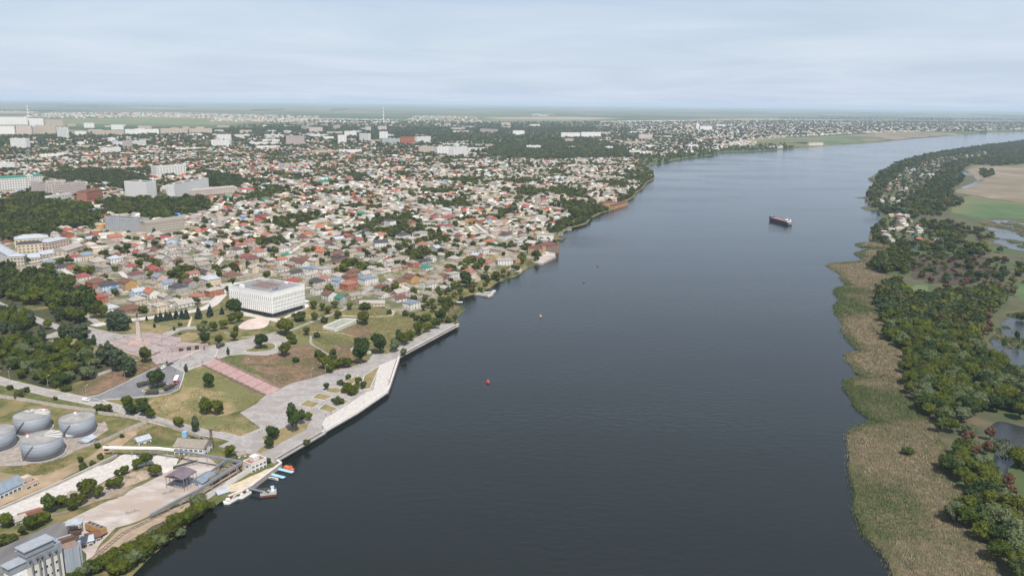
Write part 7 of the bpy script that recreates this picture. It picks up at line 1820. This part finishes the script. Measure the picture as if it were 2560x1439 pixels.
p_ = gp(*z2((1528, 790))[0]); tag(link('statue', STATUES[2], None, (p_[0], p_[1], tz(*p_) + .28)), 'dark statue standing by the parked jeep', 'statue')

# ------------------------------------------------------------------ people
PEOPLE = zv((800, 225), (820, 222), (970, 180), (985, 178), (1045, 125), (1350, 325), (1382, 325), (1500, 372), (1530, 395), (1415, 415), (1610, 345), (1640, 350), (1660, 345), (1680, 352), (1700, 345), (1625, 330), (1650, 335), (1735, 330), (1765, 325), (1690, 290), (1755, 380), (1775, 430), (1790, 455), (1820, 470), (1850, 415), (1745, 460), (1655, 490), (1670, 490), (1620, 485), (1570, 510), (1545, 520), (1890, 375), (1915, 365), (1950, 355), (1850, 340), (2230, 565), (2030, 720), (2050, 718), (1935, 820), (1948, 822), (2385, 690), (2010, 1040), (2020, 1030), (1970, 1165), (2015, 1150), (1550, 570), (1695, 600)) + \
    [(813 * 1.0, 1078), (806, 1071), (655, 1080), (648, 1082), (790, 1058), (1003, 886), (1095, 832), (971, 954), (893, 917), (976, 958), (815, 1040), (828, 1036), (541, 895), (694, 830), (560, 880)]
prs = random.Random(4)
for i, q_ in enumerate(PEOPLE):
    p = gp(*q_); nm, me = PM[prs.randrange(len(PM))]
    o = link('person', me, None, (p[0], p[1], tz(*p) + (.30 if q_[0] < 560 else .27)), prs.uniform(0, 6.28), (1, 1, prs.uniform(.95, 1.05)))
    LABEL_JOBS.append((o, 'person in ' + nm, (p[0], p[1]), 'person', 'people in the park and on the quay'))

# ------------------------------------------------------------------ vehicles
M_TYRE = mat('tyre', (.02, .02, .02), rough=.9); M_LAMP = mat('headlight glass', (.7, .7, .65), rough=.2); M_TAIL = mat('tail light', (.4, .02, .02), rough=.3)
M_CARGLASS = mat('car glass', (.03, .035, .04), rough=.08, spec=.6)
def wheels(o, xs, y, r):
    tm = MB().tube((0, -.12, 0), (0, .12, 0), r, 14).mesh('wheel', M_TYRE); rmm = MB().tube((0, -.13, 0), (0, .13, 0), r * .55, 10).mesh('rim', M_METAL)
    for x in xs:
        for s in (-1, 1):
            w_ = link('wheel', tm, o, (x, s * y, r)); link('rim', rmm, w_)
def vehicle(kind, px, py, an, label, col, cat, off=.24):
    p = gp(px, py); z = tz(*p) + off
    nm = {'car': 'parked_car', 'van': 'parked_van', 'suv': 'jeep', 'truck': 'military_truck', 'bus': 'bus'}[kind]
    o = thing(nm, label, cat, (p[0], p[1], z), an)
    def prof(pts, w, m, name, inset=0):
        b = MB(); n = len(pts)
        i0 = len(b.v)
        for s in (-1, 1):
            for (x, zz) in pts: b.v.append((x, s * (w / 2 - (inset if zz > pts[0][1] + .75 else 0)), zz))
        b.f.append(tuple(range(n))[::-1]); b.f.append(tuple(range(n, 2 * n))); b.m += [0, 0]
        for k in range(n): b.f.append((k, (k + 1) % n, n + (k + 1) % n, n + k)); b.m.append(0)
        me = b.mesh(name, m); bmm = bmesh.new(); bmm.from_mesh(me); bmesh.ops.recalc_face_normals(bmm, faces=bmm.faces); bmm.to_mesh(me); bmm.free()
        return link(name, me, o)
    if kind in ('car', 'suv'):
        k = 1.0 if kind == 'car' else 1.25
        body = prof([(-2.2, .3), (2.2, .3), (2.25, .75 * k), (1.1, .92 * k), (.45, 1.45 * k), (-1.3, 1.48 * k), (-2.1, .95 * k), (-2.25, .6)], 1.75, col, 'body', .12)
        MB().box(-1.25, .35, -.80, .80, .98 * k, 1.38 * k).build('side_window', M_CARGLASS, o)
        ws = MB(); ws.face([(1.12, -.72, .95 * k), (1.12, .72, .95 * k), (.50, .64, 1.44 * k), (.50, -.64, 1.44 * k)]); ws.build('windscreen', M_CARGLASS, o)
        wheels(o, (-1.35, 1.4), .8, .33 * k)
        for s in (-.6, .6):
            MB().box(2.2, 2.27, s - .2, s + .2, .58, .74).build('headlight', M_LAMP, o); MB().box(-2.27, -2.18, s - .2, s + .2, .62, .8).build('tail_light', M_TAIL, o)
    elif kind == 'van':
        prof([(-2.3, .35), (2.35, .35), (2.4, .9), (1.9, 1.15), (1.2, 1.75), (-2.2, 1.85), (-2.35, 1.2)], 1.85, col, 'body', .08)
        ws = MB(); ws.face([(1.93, -.75, 1.18), (1.93, .75, 1.18), (1.24, .68, 1.73), (1.24, -.68, 1.73)]); ws.build('windscreen', M_CARGLASS, o)
        MB().box(.35, 1.25, -.86, .86, 1.15, 1.6).build('side_window', M_CARGLASS, o)
        wheels(o, (-1.4, 1.5), .82, .34)
        for s in (-.65, .65):
            MB().box(2.34, 2.42, s - .2, s + .2, .68, .88).build('headlight', M_LAMP, o); MB().box(-2.38, -2.28, s - .12, s + .12, .8, 1.2).build('tail_light', M_TAIL, o)
    elif kind == 'truck':
        MB().box(-4.2, 3.6, -.5, .5, .75, 1.05).build('chassis', M_DARKMETAL, o)
        prof([(1.6, .8), (3.9, .8), (3.95, 1.5), (3.1, 1.6), (2.8, 2.5), (1.6, 2.5)], 2.4, col, 'cab', .1)
        ws = MB(); ws.face([(3.12, -.95, 1.65), (3.12, .95, 1.65), (2.84, .9, 2.4), (2.84, -.9, 2.4)]); ws.build('windscreen', M_CARGLASS, o)
        prof([(-4.3, 1.1), (1.35, 1.1), (1.35, 2.6), (.9, 2.95), (-3.9, 2.95), (-4.3, 2.6)], 2.5, mat('tarpaulin', (.06, .055, .045), (.09, .085, .07), .8), 'tarpaulin')
        MB().box(-4.25, 1.3, -1.22, 1.22, 1.05, 1.5).build('cargo_bed', col, o)
        wheels(o, (-3.2, -2.0, 2.7), 1.0, .52)
        for s in (-.9, .9): MB().box(3.92, 4.0, s - .15, s + .15, 1.1, 1.35).build('headlight', M_LAMP, o)
    else:
        b = MB().box(-5.6, 5.6, -1.25, 1.25, .45, 1.6); b.build('body', M_WHITE, o)
        MB().box(-5.55, 5.55, -1.24, 1.24, 1.6, 2.5).build('window_band', M_CARGLASS, o)
        MB().box(-5.6, 5.6, -1.26, 1.26, 2.5, 3.05).build('roof', M_WHITE, o)
        MB().box(5.6, 5.75, -1.2, 1.2, .45, 3.0).build('front', mat('red paint', (.45, .05, .05), (.38, .05, .05), .8, .5), o)
        MB().box(3.2, 5.62, -1.29, 1.29, .5, 1.55).build('red_panel', MATS['red paint'], o)
        MB().box(5.74, 5.8, -1.0, 1.0, 1.6, 2.6).build('windscreen', M_CARGLASS, o)
        hm = MB().box(-.5, .5, -.5, .5, 3.05, 3.25).mesh('roof_hatch', M_WHITE)
        for x in (-3, 2): link('roof_hatch', hm, o, (x, 0, 0))
        wheels(o, (-3.4, 3.6), 1.1, .48)
        for s in (-.85, .85): MB().box(5.74, 5.8, s - .2, s + .2, .7, .95).build('headlight', M_LAMP, o)
    return o
OLV = mat('olive drab paint', (.045, .045, .035), (.075, .07, .05), .6, .7); WHT = mat('white car paint', (.78, .78, .78), rough=.3, spec=.5); GRY = mat('dark car paint', (.07, .075, .085), rough=.3, spec=.5)
va = frame(gp(206, 1001), gp(224, 1004))[1]
vehicle('van', *z2((787, 1103))[0], va, 'white minivan driving on the road beside the grain tanks', WHT, 'van')
vehicle('bus', *z2((1612, 930))[0], frame(gp(*z2((1625, 880))[0]), gp(*z2((1603, 960))[0]))[1], 'white bus with a red front beside the kerb', WHT, 'bus', .25)
vehicle('truck', *z2((1315, 965))[0], frame(gp(*z2((1275, 975))[0]), gp(*z2((1360, 950))[0]))[1], 'olive army truck left of the island tree', OLV, 'truck', .25)
vehicle('truck', *z2((1550, 995))[0], frame(gp(*z2((1510, 1015))[0]), gp(*z2((1590, 975))[0]))[1], 'olive army truck in front of the red and white bus', OLV, 'truck', .25)
vehicle('truck', *z2((1385, 1042))[0], frame(gp(*z2((1420, 1042))[0]), gp(*z2((1350, 1042))[0]))[1], 'olive army truck nearest the lower kerb of the turning circle', OLV, 'truck', .25)
vehicle('truck', *z2((2018, 612))[0], frame(gp(*z2((1980, 625))[0]), gp(*z2((2058, 595))[0]))[1], 'dark army truck on the terrace right of the memorial wall', OLV, 'truck', .28)
vehicle('suv', *z2((1558, 775))[0], frame(gp(*z2((1535, 785))[0]), gp(*z2((1585, 762))[0]))[1], 'dark jeep parked beside the standing statue', GRY, 'jeep', .25)
vehicle('car', *z2((1493, 805))[0], frame(gp(*z2((1515, 790))[0]), gp(*z2((1473, 815))[0]))[1], 'white car parked beside a dark red one', WHT, 'car', .25)
vehicle('car', *z2((1448, 815))[0], rad(-60), 'dark red car parked left of the white car', mat('maroon car paint', (.16, .05, .05), rough=.3), 'car', .25)
vehicle('car', *z3((1105, 1082))[0], rad(15), 'silver blue car alone on the promenade', mat('silver car paint', (.45, .48, .55), rough=.3, metal=.3), 'car', .28)

# ------------------------------------------------------------------ lamp posts and poles
def lamp(pq, h, label, pole=False):
    p = gp(*pq); o = thing('lamp_post' if not pole else 'utility_pole', label, 'lamp post' if not pole else 'pole', (p[0], p[1], tz(*p)), 0, 'lamp posts of the park' if not pole else 'poles of the old town')
    if label is None: LABEL_JOBS.append((o, 'pale lamp post with a short arm' if not pole else 'thin utility pole with a cross arm', (p[0], p[1]), 'lamp post' if not pole else 'pole', 'lamp posts of the park' if not pole else 'poles of the old town'))
    MB().cyl(0, 0, -.3, h, .16, .09, n=7).build('pole', M_CONC, o)
    if pole: MB().box(-.9, .9, -.06, .06, h - .7, h - .55).build('cross_arm', M_DARKMETAL, o)
    else:
        MB().tube((0, 0, h - .05), (1.3, 0, h + .25), .06, 5).build('arm', M_METAL, o); MB().box(1.0, 1.8, -.16, .16, h + .2, h + .38).build('lamp_head', M_WHITE, o)
for q_ in z2((90, 918), (440, 983), (790, 1072), (1145, 940), (1510, 1258), (1625, 435), (1020, 468), (910, 575), (1820, 1180)) + z3((835, 1125), (965, 1092), (1075, 935), (500, 1190), (250, 1040)): lamp(q_, 8.5, None)
for q_ in z3((935, 445), (1245, 455), (690, 310), (1830, 470)) + z4((700, 690), (1980, 1140), (2235, 980), (1520, 880), (780, 640), (1340, 850)) + z5((240, 960), (1060, 1250), (1860, 640)): lamp(q_, 10, None, True)

# ------------------------------------------------------------------ boats, jetties and pontoons at the sandy quay
M_BLUEJ = mat('light blue deck', (.32, .55, .66), (.26, .46, .56), .6); M_ORANGE = mat('orange hull', (.62, .16, .07), (.5, .13, .06), .6)
for lab, a, b in (('light blue floating jetty beside the orange lifeboat', (2085, 632), (2200, 660)), ('light blue floating jetty beside the rowing boats', (2030, 672), (2135, 700))):
    a, b = W(z1(a)[0], .6), W(z1(b)[0], .6); L, an = frame(a, b)
    o = thing('floating_jetty', lab, 'jetty', (a[0], a[1], 0), an, 'light blue jetties')
    MB().box(0, L, -1.1, 1.1, .35, .75).build('deck', M_BLUEJ, o)
    fm = MB().box(-.9, .9, -.95, .95, -.4, .35).mesh('float', M_DARKMETAL)
    for i in range(4): link('float', fm, o, (L * (i + .5) / 4, 0, 0))
def boat(name, x, y, L, B_, D, an, hull, label, cat, inner=None, closed=False):
    o = thing(name, label, cat, (x, y, -.1), an)
    ts = [(-.5, .70), (-.42, .88), (-.15, 1), (.15, .97), (.35, .68), (.46, .3), (.5, .02)]
    b = MB()
    for s in (-1, 1):
        for (a0, w0), (a1, w1) in zip(ts[:-1], ts[1:]):
            q_ = [(a0 * L, s * w0 * B_ * .32, -.2), (a1 * L, s * w1 * B_ * .32, -.2), (a1 * L, s * w1 * B_ / 2, D + max(0, a1) * .5), (a0 * L, s * w0 * B_ / 2, D + max(0, a0) * .5)]
            b.face(q_ if s > 0 else q_[::-1])
    (a0, w0) = ts[0]; b.face([(a0 * L, -w0 * B_ * .32, -.2), (a0 * L, w0 * B_ * .32, -.2), (a0 * L, w0 * B_ / 2, D), (a0 * L, -w0 * B_ / 2, D)])
    b.build('hull', hull, o)
    dk = MB(); zf = D * .45 if not closed else D
    dk.face([(a * L * .98, -w * B_ * .46, zf) for a, w in ts] + [(a * L * .98, w * B_ * .46, zf) for a, w in ts[::-1]]); dk.build('deck', inner or hull, o)
    if closed:
        MB().prism([(-.42 * L, -.34 * B_), (.25 * L, -.36 * B_), (.40 * L, -.12 * B_), (.40 * L, .12 * B_), (.25 * L, .36 * B_), (-.42 * L, .34 * B_)], D, D + 1.0, taper=.82).build('canopy', hull, o)
        MB().box(-.38 * L, -.2 * L, -.6, .6, D + 1.0, D + 1.6).build('cabin', hull, o)
    else:
        th = MB().box(-.14, .14, -B_ * .42, B_ * .42, zf + .1, zf + .2).mesh('thwart', M_DOOR)
        for x_ in (-.28, -.02, .22): link('thwart', th, o, (x_ * L, 0, 0))
    return o
q_ = W(z1((2165, 632))[0], .8); boat('lifeboat', q_[0], q_[1], 7.2, 2.8, 1.2, frame(W(z1((2125, 622))[0], .5), W(z1((2205, 645))[0], .5))[1] + math.pi, M_ORANGE, 'enclosed orange lifeboat moored by the blue jetty', 'lifeboat', closed=True)
q_ = W(z1((2055, 708))[0], .4); boat('rowing_boat', q_[0], q_[1], 6, 1.9, .8, rad(-18), M_WHITE, 'white-rimmed rowing boat nearest the open water', 'boat', M_DARKMETAL)
q_ = W(z1((2072, 692))[0], .4); boat('rowing_boat', q_[0], q_[1], 6.4, 1.8, .8, rad(-14), mat('ochre hull', (.4, .28, .12), (.3, .2, .1), 1), 'ochre rowing boat between the jetty and the white one', 'boat', M_DOOR)
# pontoon with cabin and gangway
a, b = W(z1((1955, 815))[0], 1.2), W(z1((2075, 800))[0], 1.2); L, an = frame(a, b)
o = thing('pontoon', 'cluttered grey pontoon with red-brown sides and a white cabin', 'pontoon', (a[0], a[1], 0), an)
MB().box(0, L, -3.2, 2.6, -.3, 1.0).build('hull', mat('red lead paint', (.20, .06, .05), (.13, .05, .045), .6), o)
MB().box(-.1, L + .1, -3.3, 2.7, 1.002, 1.2).build('deck', M_CONC, o)
MB().box(L * .68, L * .86, .2, 2.0, 1.2, 3.2).build('cabin', M_WHITE, o); MB().box(L * .66, L * .88, 0, 2.2, 3.2, 3.4).build('cabin_roof', mat('cabin blue', (.3, .45, .6)), o)
rl = MB()
for i in range(9):
    x_ = L * i / 8
    for y_ in (-3.2, 2.6): rl.tube((x_, y_, 1.2), (x_, y_, 2.2), .05, 4)
for y_ in (-3.2, 2.6): rl.tube((0, y_, 2.2), (L, y_, 2.2), .05, 4)
rl.build('railing', M_METAL, o)
for i, (x_, y_) in enumerate(((1.5, 1.5), (3.5, -1.5), (5, 1.2), (2.5, 0))): MB().box(x_, x_ + 1.1, y_, y_ + .8, 1.2, 1.7 + .15 * i).build('crate', M_DARKMETAL if i % 2 else M_RUST, o)
g0 = W(z1((1870, 780))[0], 2.4); L2, an2 = frame(g0, a)
g = thing('gangway', 'grey lattice gangway from the sandy quay to the pontoon', 'gangway', (g0[0], g0[1], 2.5), an2)
MB().box(0, L2 + 1.5, -.7, .7, -.25, 0).build('walkway', M_METAL, g)
rl = MB()
for i in range(8):
    for y_ in (-.7, .7):
        rl.tube((L2 * i / 7, y_, 0), (L2 * i / 7, y_, 1.0), .04, 4)
        if i < 7: rl.tube((L2 * i / 7, y_, 1.0), (L2 * (i + 1) / 7, y_, 1.0), .04, 4)
rl.build('railing', M_METAL, g)
# white barges
for lab, a, b in (('white flat barge moored at the upstream end', (1790, 845), (1862, 800)), ('long white barge with machinery near the grey hut', (1690, 885), (1785, 830))):
    a, b = W(z1(a)[0], .8), W(z1(b)[0], .8); L, an = frame(a, b)
    o = thing('barge', lab, 'barge', (a[0], a[1], 0), an, 'white barges at the port')
    MB().prism([(-.8, 0), (.5, -2.4), (L, -2.4), (L + .8, 0), (L, 2.2), (.5, 2.2)], -.4, 1.1).build('hull', M_WHITE, o)
    MB().box(.6, L - .2, -2.0, 1.9, 1.103, 1.25).build('deck', M_CONC, o)
    for i in range(3): MB().box(1.2 + i * 2.2, 2.6 + i * 2.2, -1.0, .8, 1.25, 2.0 + .3 * (i % 2)).build('deck_box', M_RUST if i % 2 else M_WHITE, o)

# ------------------------------------------------------------------ cargo ship, buoys, small craft
bw, st2 = np.array(flat(1928, 551, 0)), np.array(flat(1974, 563, 0))
L, an = frame(st2, bw); L = 62.0
ship = thing('cargo_ship', 'dark blue cargo ship with long pinkish red hatch covers on the river', 'ship', (st2[0], st2[1], 0), an)
M_HULL = mat('dark blue hull', (.022, .032, .055), (.035, .045, .065), .2, .5); M_HATCH = mat('faded red hatch', (.42, .17, .16), (.34, .13, .12), .15); M_DECKR = mat('red deck', (.22, .07, .06), (.16, .06, .055), .2)
Bm = 11.0
ts = [(-.02, .62), (.0, .85), (.05, .97), (.15, 1), (.8, 1), (.9, .8), (.96, .45), (1.0, .04)]
hb = MB()
for s in (-1, 1):
    for (a0, w0), (a1, w1) in zip(ts[:-1], ts[1:]):
        f0, f1 = 6.2 + (2.6 if a0 > .88 else 0), 6.2 + (2.6 if a1 > .88 else 0)
        q_ = [(a0 * L, s * w0 * Bm / 2 * .9, -.5), (a1 * L, s * w1 * Bm / 2 * .9, -.5), (a1 * L + (2 if a1 > .9 else 0), s * w1 * Bm / 2, f1), (a0 * L + (2 if a0 > .9 else 0), s * w0 * Bm / 2, f0)]
        hb.face(q_ if s > 0 else q_[::-1])
w0 = ts[0][1]; hb.face([(ts[0][0] * L, -w0 * Bm / 2 * .9, -.5), (ts[0][0] * L, w0 * Bm / 2 * .9, -.5), (ts[0][0] * L, w0 * Bm / 2, 6.2), (ts[0][0] * L, -w0 * Bm / 2, 6.2)])
hb.build('hull', M_HULL, ship)
dk = MB(); dk.face([(a * L, -w * Bm / 2 * .97, 5.4) for a, w in ts[:6]] + [(a * L, w * Bm / 2 * .97, 5.4) for a, w in ts[:6][::-1]]); dk.build('deck', M_DECKR, ship)
MB().prism([(.885 * L, -.40 * Bm), (.96 * L, -.22 * Bm), (1.0 * L, 0), (.96 * L, .22 * Bm), (.885 * L, .40 * Bm)], 5.4, 8.5).build('forecastle', M_HULL, ship)
for i in range(8):
    x0 = .20 * L + i * .084 * L; MB().box(x0, x0 + .081 * L, -3.9, 3.9, 5.42, 7.6).build('hatch_cover', M_HATCH, ship)
sup = MB().box(.03 * L, .15 * L, -4.6, 4.6, 5.42, 9.2).build('superstructure', mat('ship white', (.62, .62, .6), (.5, .5, .5), .3), ship)
MB().box(.08 * L, .155 * L, -5.2, 5.2, 9.2, 11.4).build('bridge', M_WHITE, sup)
MB().box(.153 * L, .157 * L, -4.9, 4.9, 10.1, 11.1).build('bridge_window', M_CARGLASS, sup)
MB().cyl(.05 * L, 0, 9.2, 12.6, 1.2, 1.0, n=14).build('funnel', M_HULL, ship)
MB().tube((.11 * L, 0, 11.4), (.11 * L, 0, 16.5), .18, 6).build('mast', M_WHITE, ship)
MB().tube((.93 * L, 0, 8.5), (.93 * L, 0, 13.5), .18, 6).build('fore_mast', M_WHITE, ship)
for s in (-1, 1): MB().prism([(.02 * L, s * 4.3 - .7), (.07 * L, s * 4.3 - .7), (.075 * L, s * 4.3), (.07 * L, s * 4.3 + .7), (.02 * L, s * 4.3 + .7)], 9.25, 10.3).build('ship_lifeboat', M_ORANGE, ship)
ship.scale = (1, 1, .8)
MB().box(-.024 * L, -.02 * L, -3.0, 3.0, 2.6, 4.0).build('name_board', mat('pale blue board', (.35, .48, .6)), ship)
def buoy(px, py, label, base):
    x, y = flat(px, py + 4, 0)
    o = thing('river_buoy', label, 'buoy', (x, y, -.3), 0, 'red river buoys'); o.scale = (.72, .72, .72)
    R0 = mat('buoy red', (.42, .07, .05), (.33, .06, .05), .8)
    MB().cyl(0, 0, 0, 1.3, 1.9, 2.0, n=20).build('float', base, o)
    MB().cyl(0, 0, 1.3, 2.2, 1.85, 1.7, n=16).cyl(0, 0, 2.203, 2.9, 1.7, .9, n=16).build('body', R0, o)
    tr = MB()
    for k in range(4):
        a = math.pi / 2 * k + .4; tr.tube((1.1 * math.cos(a), 1.1 * math.sin(a), 2.5), (.25 * math.cos(a), .25 * math.sin(a), 3.5), .1, 5)
    tr.build('lantern_frame', R0, o); MB().cyl(0, 0, 3.4, 3.8, .25, n=10).build('lantern', M_WHITE, o)
buoy(1351, 786, 'orange-red river buoy with a white float, farther out', M_WHITE)
buoy(1220, 952, 'red river buoy nearer the promenade', mat('buoy red', (.42, .07, .05)))
for q_, lab in (((1459, 707), 'tiny dark boat adrift on the river, nearer one'), ((1494, 666), 'tiny dark boat adrift on the river, farther one')):
    x, y = flat(*q_, 0); boat('fishing_boat', x, y, 2.6, 1.1, .5, .4, M_DARKMETAL, lab, 'boat', M_DOOR)
for i, (q_, lab) in enumerate(((z6((545, 1372))[0], 'dark motorboat by the reedy bank, nearest the jetty'), (z6((565, 1343))[0], 'second motorboat by the reedy bank'), (z3((2160, 432))[0], 'grey motorboat lying off the brown reed patch'), (z3((2185, 425))[0], 'small skiff beside the grey motorboat'))):
    x, y = flat(*q_, 0); boat('motorboat', x, y, 7, 2.4, 1.0, .3 + i, M_DARKMETAL if i % 2 == 0 else M_WHITE, lab, 'boat', M_CONC)
for q_, lab in ((z6((1100, 940))[0], 'floating hut with a slate roof at the wooded bank, nearer one'), (z6((1178, 893))[0], 'floating hut at the wooded bank, farther one')):
    x, y = flat(*q_, 0); o = thing('floating_hut', lab, 'hut', (x, y, 0), .2)
    MB().box(-4, 4, -3, 3, -.3, .7).build('raft', M_CONC, o); MB().box(-3.2, 3.2, -2.2, 2.2, .7, 3.2).build('wall', M_WALL['grey'], o); MB().box(-3.7, 3.7, -2.7, 2.7, 3.2, 3.5).build('roof', M_ROOF['steel'], o); MB().box(-.6, .6, -2.26, -2.19, .9, 2.9).build('door', M_DOOR, o)
# L-shaped jetty on the town bank
ja, jb, jc = (np.array(flat(*q_, 1.2)) for q_ in z5((2140, 1150), (2285, 1170), (2338, 1118)))
o = thing('jetty', 'L-shaped concrete jetty with a grey sheet pile face', 'jetty', (ja[0], ja[1], 0))
for nm, a, b, w_, m in (('pier', ja, jb, 7, M_CONC), ('pier_head', jb, jc, 3, M_PALE)):
    d = (b - a) / np.hypot(*(b - a)); nn = np.array([-d[1], d[0]]) * w_
    MB().prism([tuple(a - ja), tuple(b - ja), tuple(b + nn - ja), tuple(a + nn - ja)], -.6, 1.6 if nm == 'pier' else 1.75).build(nm, m, o)
m_ = (ja + jb) / 2 - ja; MB().box(m_[0] + 1, m_[0] + 9, m_[1] + 2, m_[1] + 6, 1.6, 3.8).build('shed', M_WALL['grey'], o)
# terraces of the waterside houses
for nm, q_ in (('terrace_deck', z6((830, 1185), (880, 1140), (1000, 1110), (1060, 1135), (930, 1200), (890, 1195))), ('terrace_deck', z6((480, 1275), (560, 1225), (640, 1215), (755, 1255), (740, 1278), (600, 1262)))):
    pts = [np.array(flat(*w_, 2.2)) for w_ in q_]
    o = MB().prism([tuple(w_) for w_ in pts][::-1], -.8, 2.4).build(nm, M_YARD); tag(o, 'paved waterside terrace in front of the ' + ('brown-roofed restaurant' if q_[0][0] > 1310 else 'white modern riverside house'), 'terrace')

# ------------------------------------------------------------------ chimneys and masts far away
for (bx, by, ty, lab) in ((959, 307, 271, 'tall red and white striped chimney behind the far tower blocks'), (72, 300, 270, 'tall pale striped chimney at the far left')):
    p = gp(bx, by); dist = math.hypot(*p); h = (by - ty) * dist / FPX
    o = thing('chimney_stack', lab, 'chimney', (p[0], p[1], tz(*p) - .5), 0, 'far chimneys')
    n = 9
    for i in range(n):
        r0, r1_ = 7 - 3.4 * i / n, 7 - 3.4 * (i + 1) / n
        MB().cyl(0, 0, h * i / n, h * (i + 1) / n, r0, r1_, n=16).build('band', M_WHITE if i % 2 == 0 else mat('faded red band', (.45, .3, .28), (.4, .26, .25), .1), o)

# ------------------------------------------------------------------ clutter of the yard
def heap(zx, zy, r_, h_, m, label, seed):
    p = gp(*z1((zx, zy))[0]); V_, F_ = [], []; n, k = 18, 6
    for j in range(k + 1):
        q_ = 1 - j / k
        for i in range(n):
            a = 2 * math.pi * i / n; w_ = r_ * q_ * (1 + .28 * noise.noise(Vector((math.cos(a) * 1.6 + seed, math.sin(a) * 1.6, q_ * 2))))
            V_.append((w_ * math.cos(a) * 1.4, w_ * math.sin(a), h_ * (1 - q_ ** 1.6) * (1 + .3 * noise.noise(Vector((i * .7, j * .9, seed)))) - .2))
    for j in range(k):
        for i in range(n): F_.append((j * n + i, j * n + (i + 1) % n, (j + 1) * n + (i + 1) % n, (j + 1) * n + i))
    tag(link('earth_heap', np_mesh('earth_heap', np.array(V_), np.array(F_), m), None, (p[0], p[1], tz(*p) + .2), seed), label, 'heap', 'heaps in the yard')
M_HEAP = mat('heaped soil', (.24, .18, .13), (.36, .29, .22), .6, .95, detail=10)
heap(985, 735, 4.2, 2.0, M_HEAP, 'brown earth heap in the yard, leftmost of three', 1)
heap(1065, 690, 5.0, 2.6, M_HEAP, 'largest brown earth heap in the yard, beside the pale-green tree', 2)
heap(1010, 680, 3.4, 1.6, M_HEAP, 'small earth heap behind the other two in the yard', 3)
heap(1230, 640, 5.5, 1.8, M_PALE, 'pale gravel heap left of the open-sided canopy', 4)
p = gp(*z1((230, 985))[0]); o = thing('pipe_stack', 'stack of rust-red pipes lying beside the service road', 'pipes', (p[0], p[1], tz(*p) + .2), .75)
for r_ in range(3):
    for i in range(6 - r_): MB().tube((-5, (i + r_ / 2) * .62, .3 + r_ * .52), (5, (i + r_ / 2) * .62, .3 + r_ * .52), .29, 8).build('pipe', mat('rust red pipe', (.26, .11, .08), (.2, .09, .07), .8), o)
for k, (zx, zy, lab) in enumerate(((800, 815, 'grey steel rack beside the clipped trees in the yard'), (1270, 815, 'low concrete slab stack in front of the canopy'), (1000, 960, 'grey block stack alone on the open yard'))):
    p = gp(*z1((zx, zy))[0]); o = thing('block_stack', lab, 'stack', (p[0], p[1], tz(*p) + .2), .7, 'stacks in the yard')
    for i in range(5): MB().box(-3 + i * 1.25, -1.9 + i * 1.25, -.8, .8, 0, .7 + .35 * ((i + k) % 3)).build('slab', M_CONC, o)

# ------------------------------------------------------------------ labels by rank to the nearest landmark
ORD = ['nearest', 'second nearest', 'third nearest', 'fourth nearest', 'fifth nearest', 'sixth nearest', 'seventh nearest', 'eighth nearest', 'ninth nearest', 'tenth nearest']
def ordinal(k):
    if k < 10: return ORD[k]
    n = k + 1; suf = 'th' if 10 <= n % 100 <= 20 else {1: 'st', 2: 'nd', 3: 'rd'}.get(n % 10, 'th')
    return f'{n}{suf} nearest'
LANDMARKS.update({'upper reed spit': tuple(gp(2150, 610, terr_r)), 'flooded cottage': tuple(gp(*r2((1155, 1165))[0], terr_r)), 'wooded creek': tuple(gp(*r2((1480, 420))[0], terr_r)), 'shoreline cabin row': tuple(gp(*r2((640, 700))[0], terr_r))})
LN, LP_ = list(LANDMARKS), np.array(list(LANDMARKS.values()))
by = {}
for o, desc, xy, cat, grp in LABEL_JOBS:
    dd = np.hypot(*(LP_ - np.array(xy)).T); i = int(np.argmin(dd))
    by.setdefault((desc, LN[i]), []).append((float(dd[i]), o, cat, grp))
for (desc, lm), L in by.items():
    for k, (d_, o, cat, grp) in enumerate(sorted(L, key=lambda q_: q_[0])):
        tag(o, f'{desc}, {ordinal(k)} to the {lm}' if len(L) > 1 else f'{desc}, near the {lm}', cat, grp)
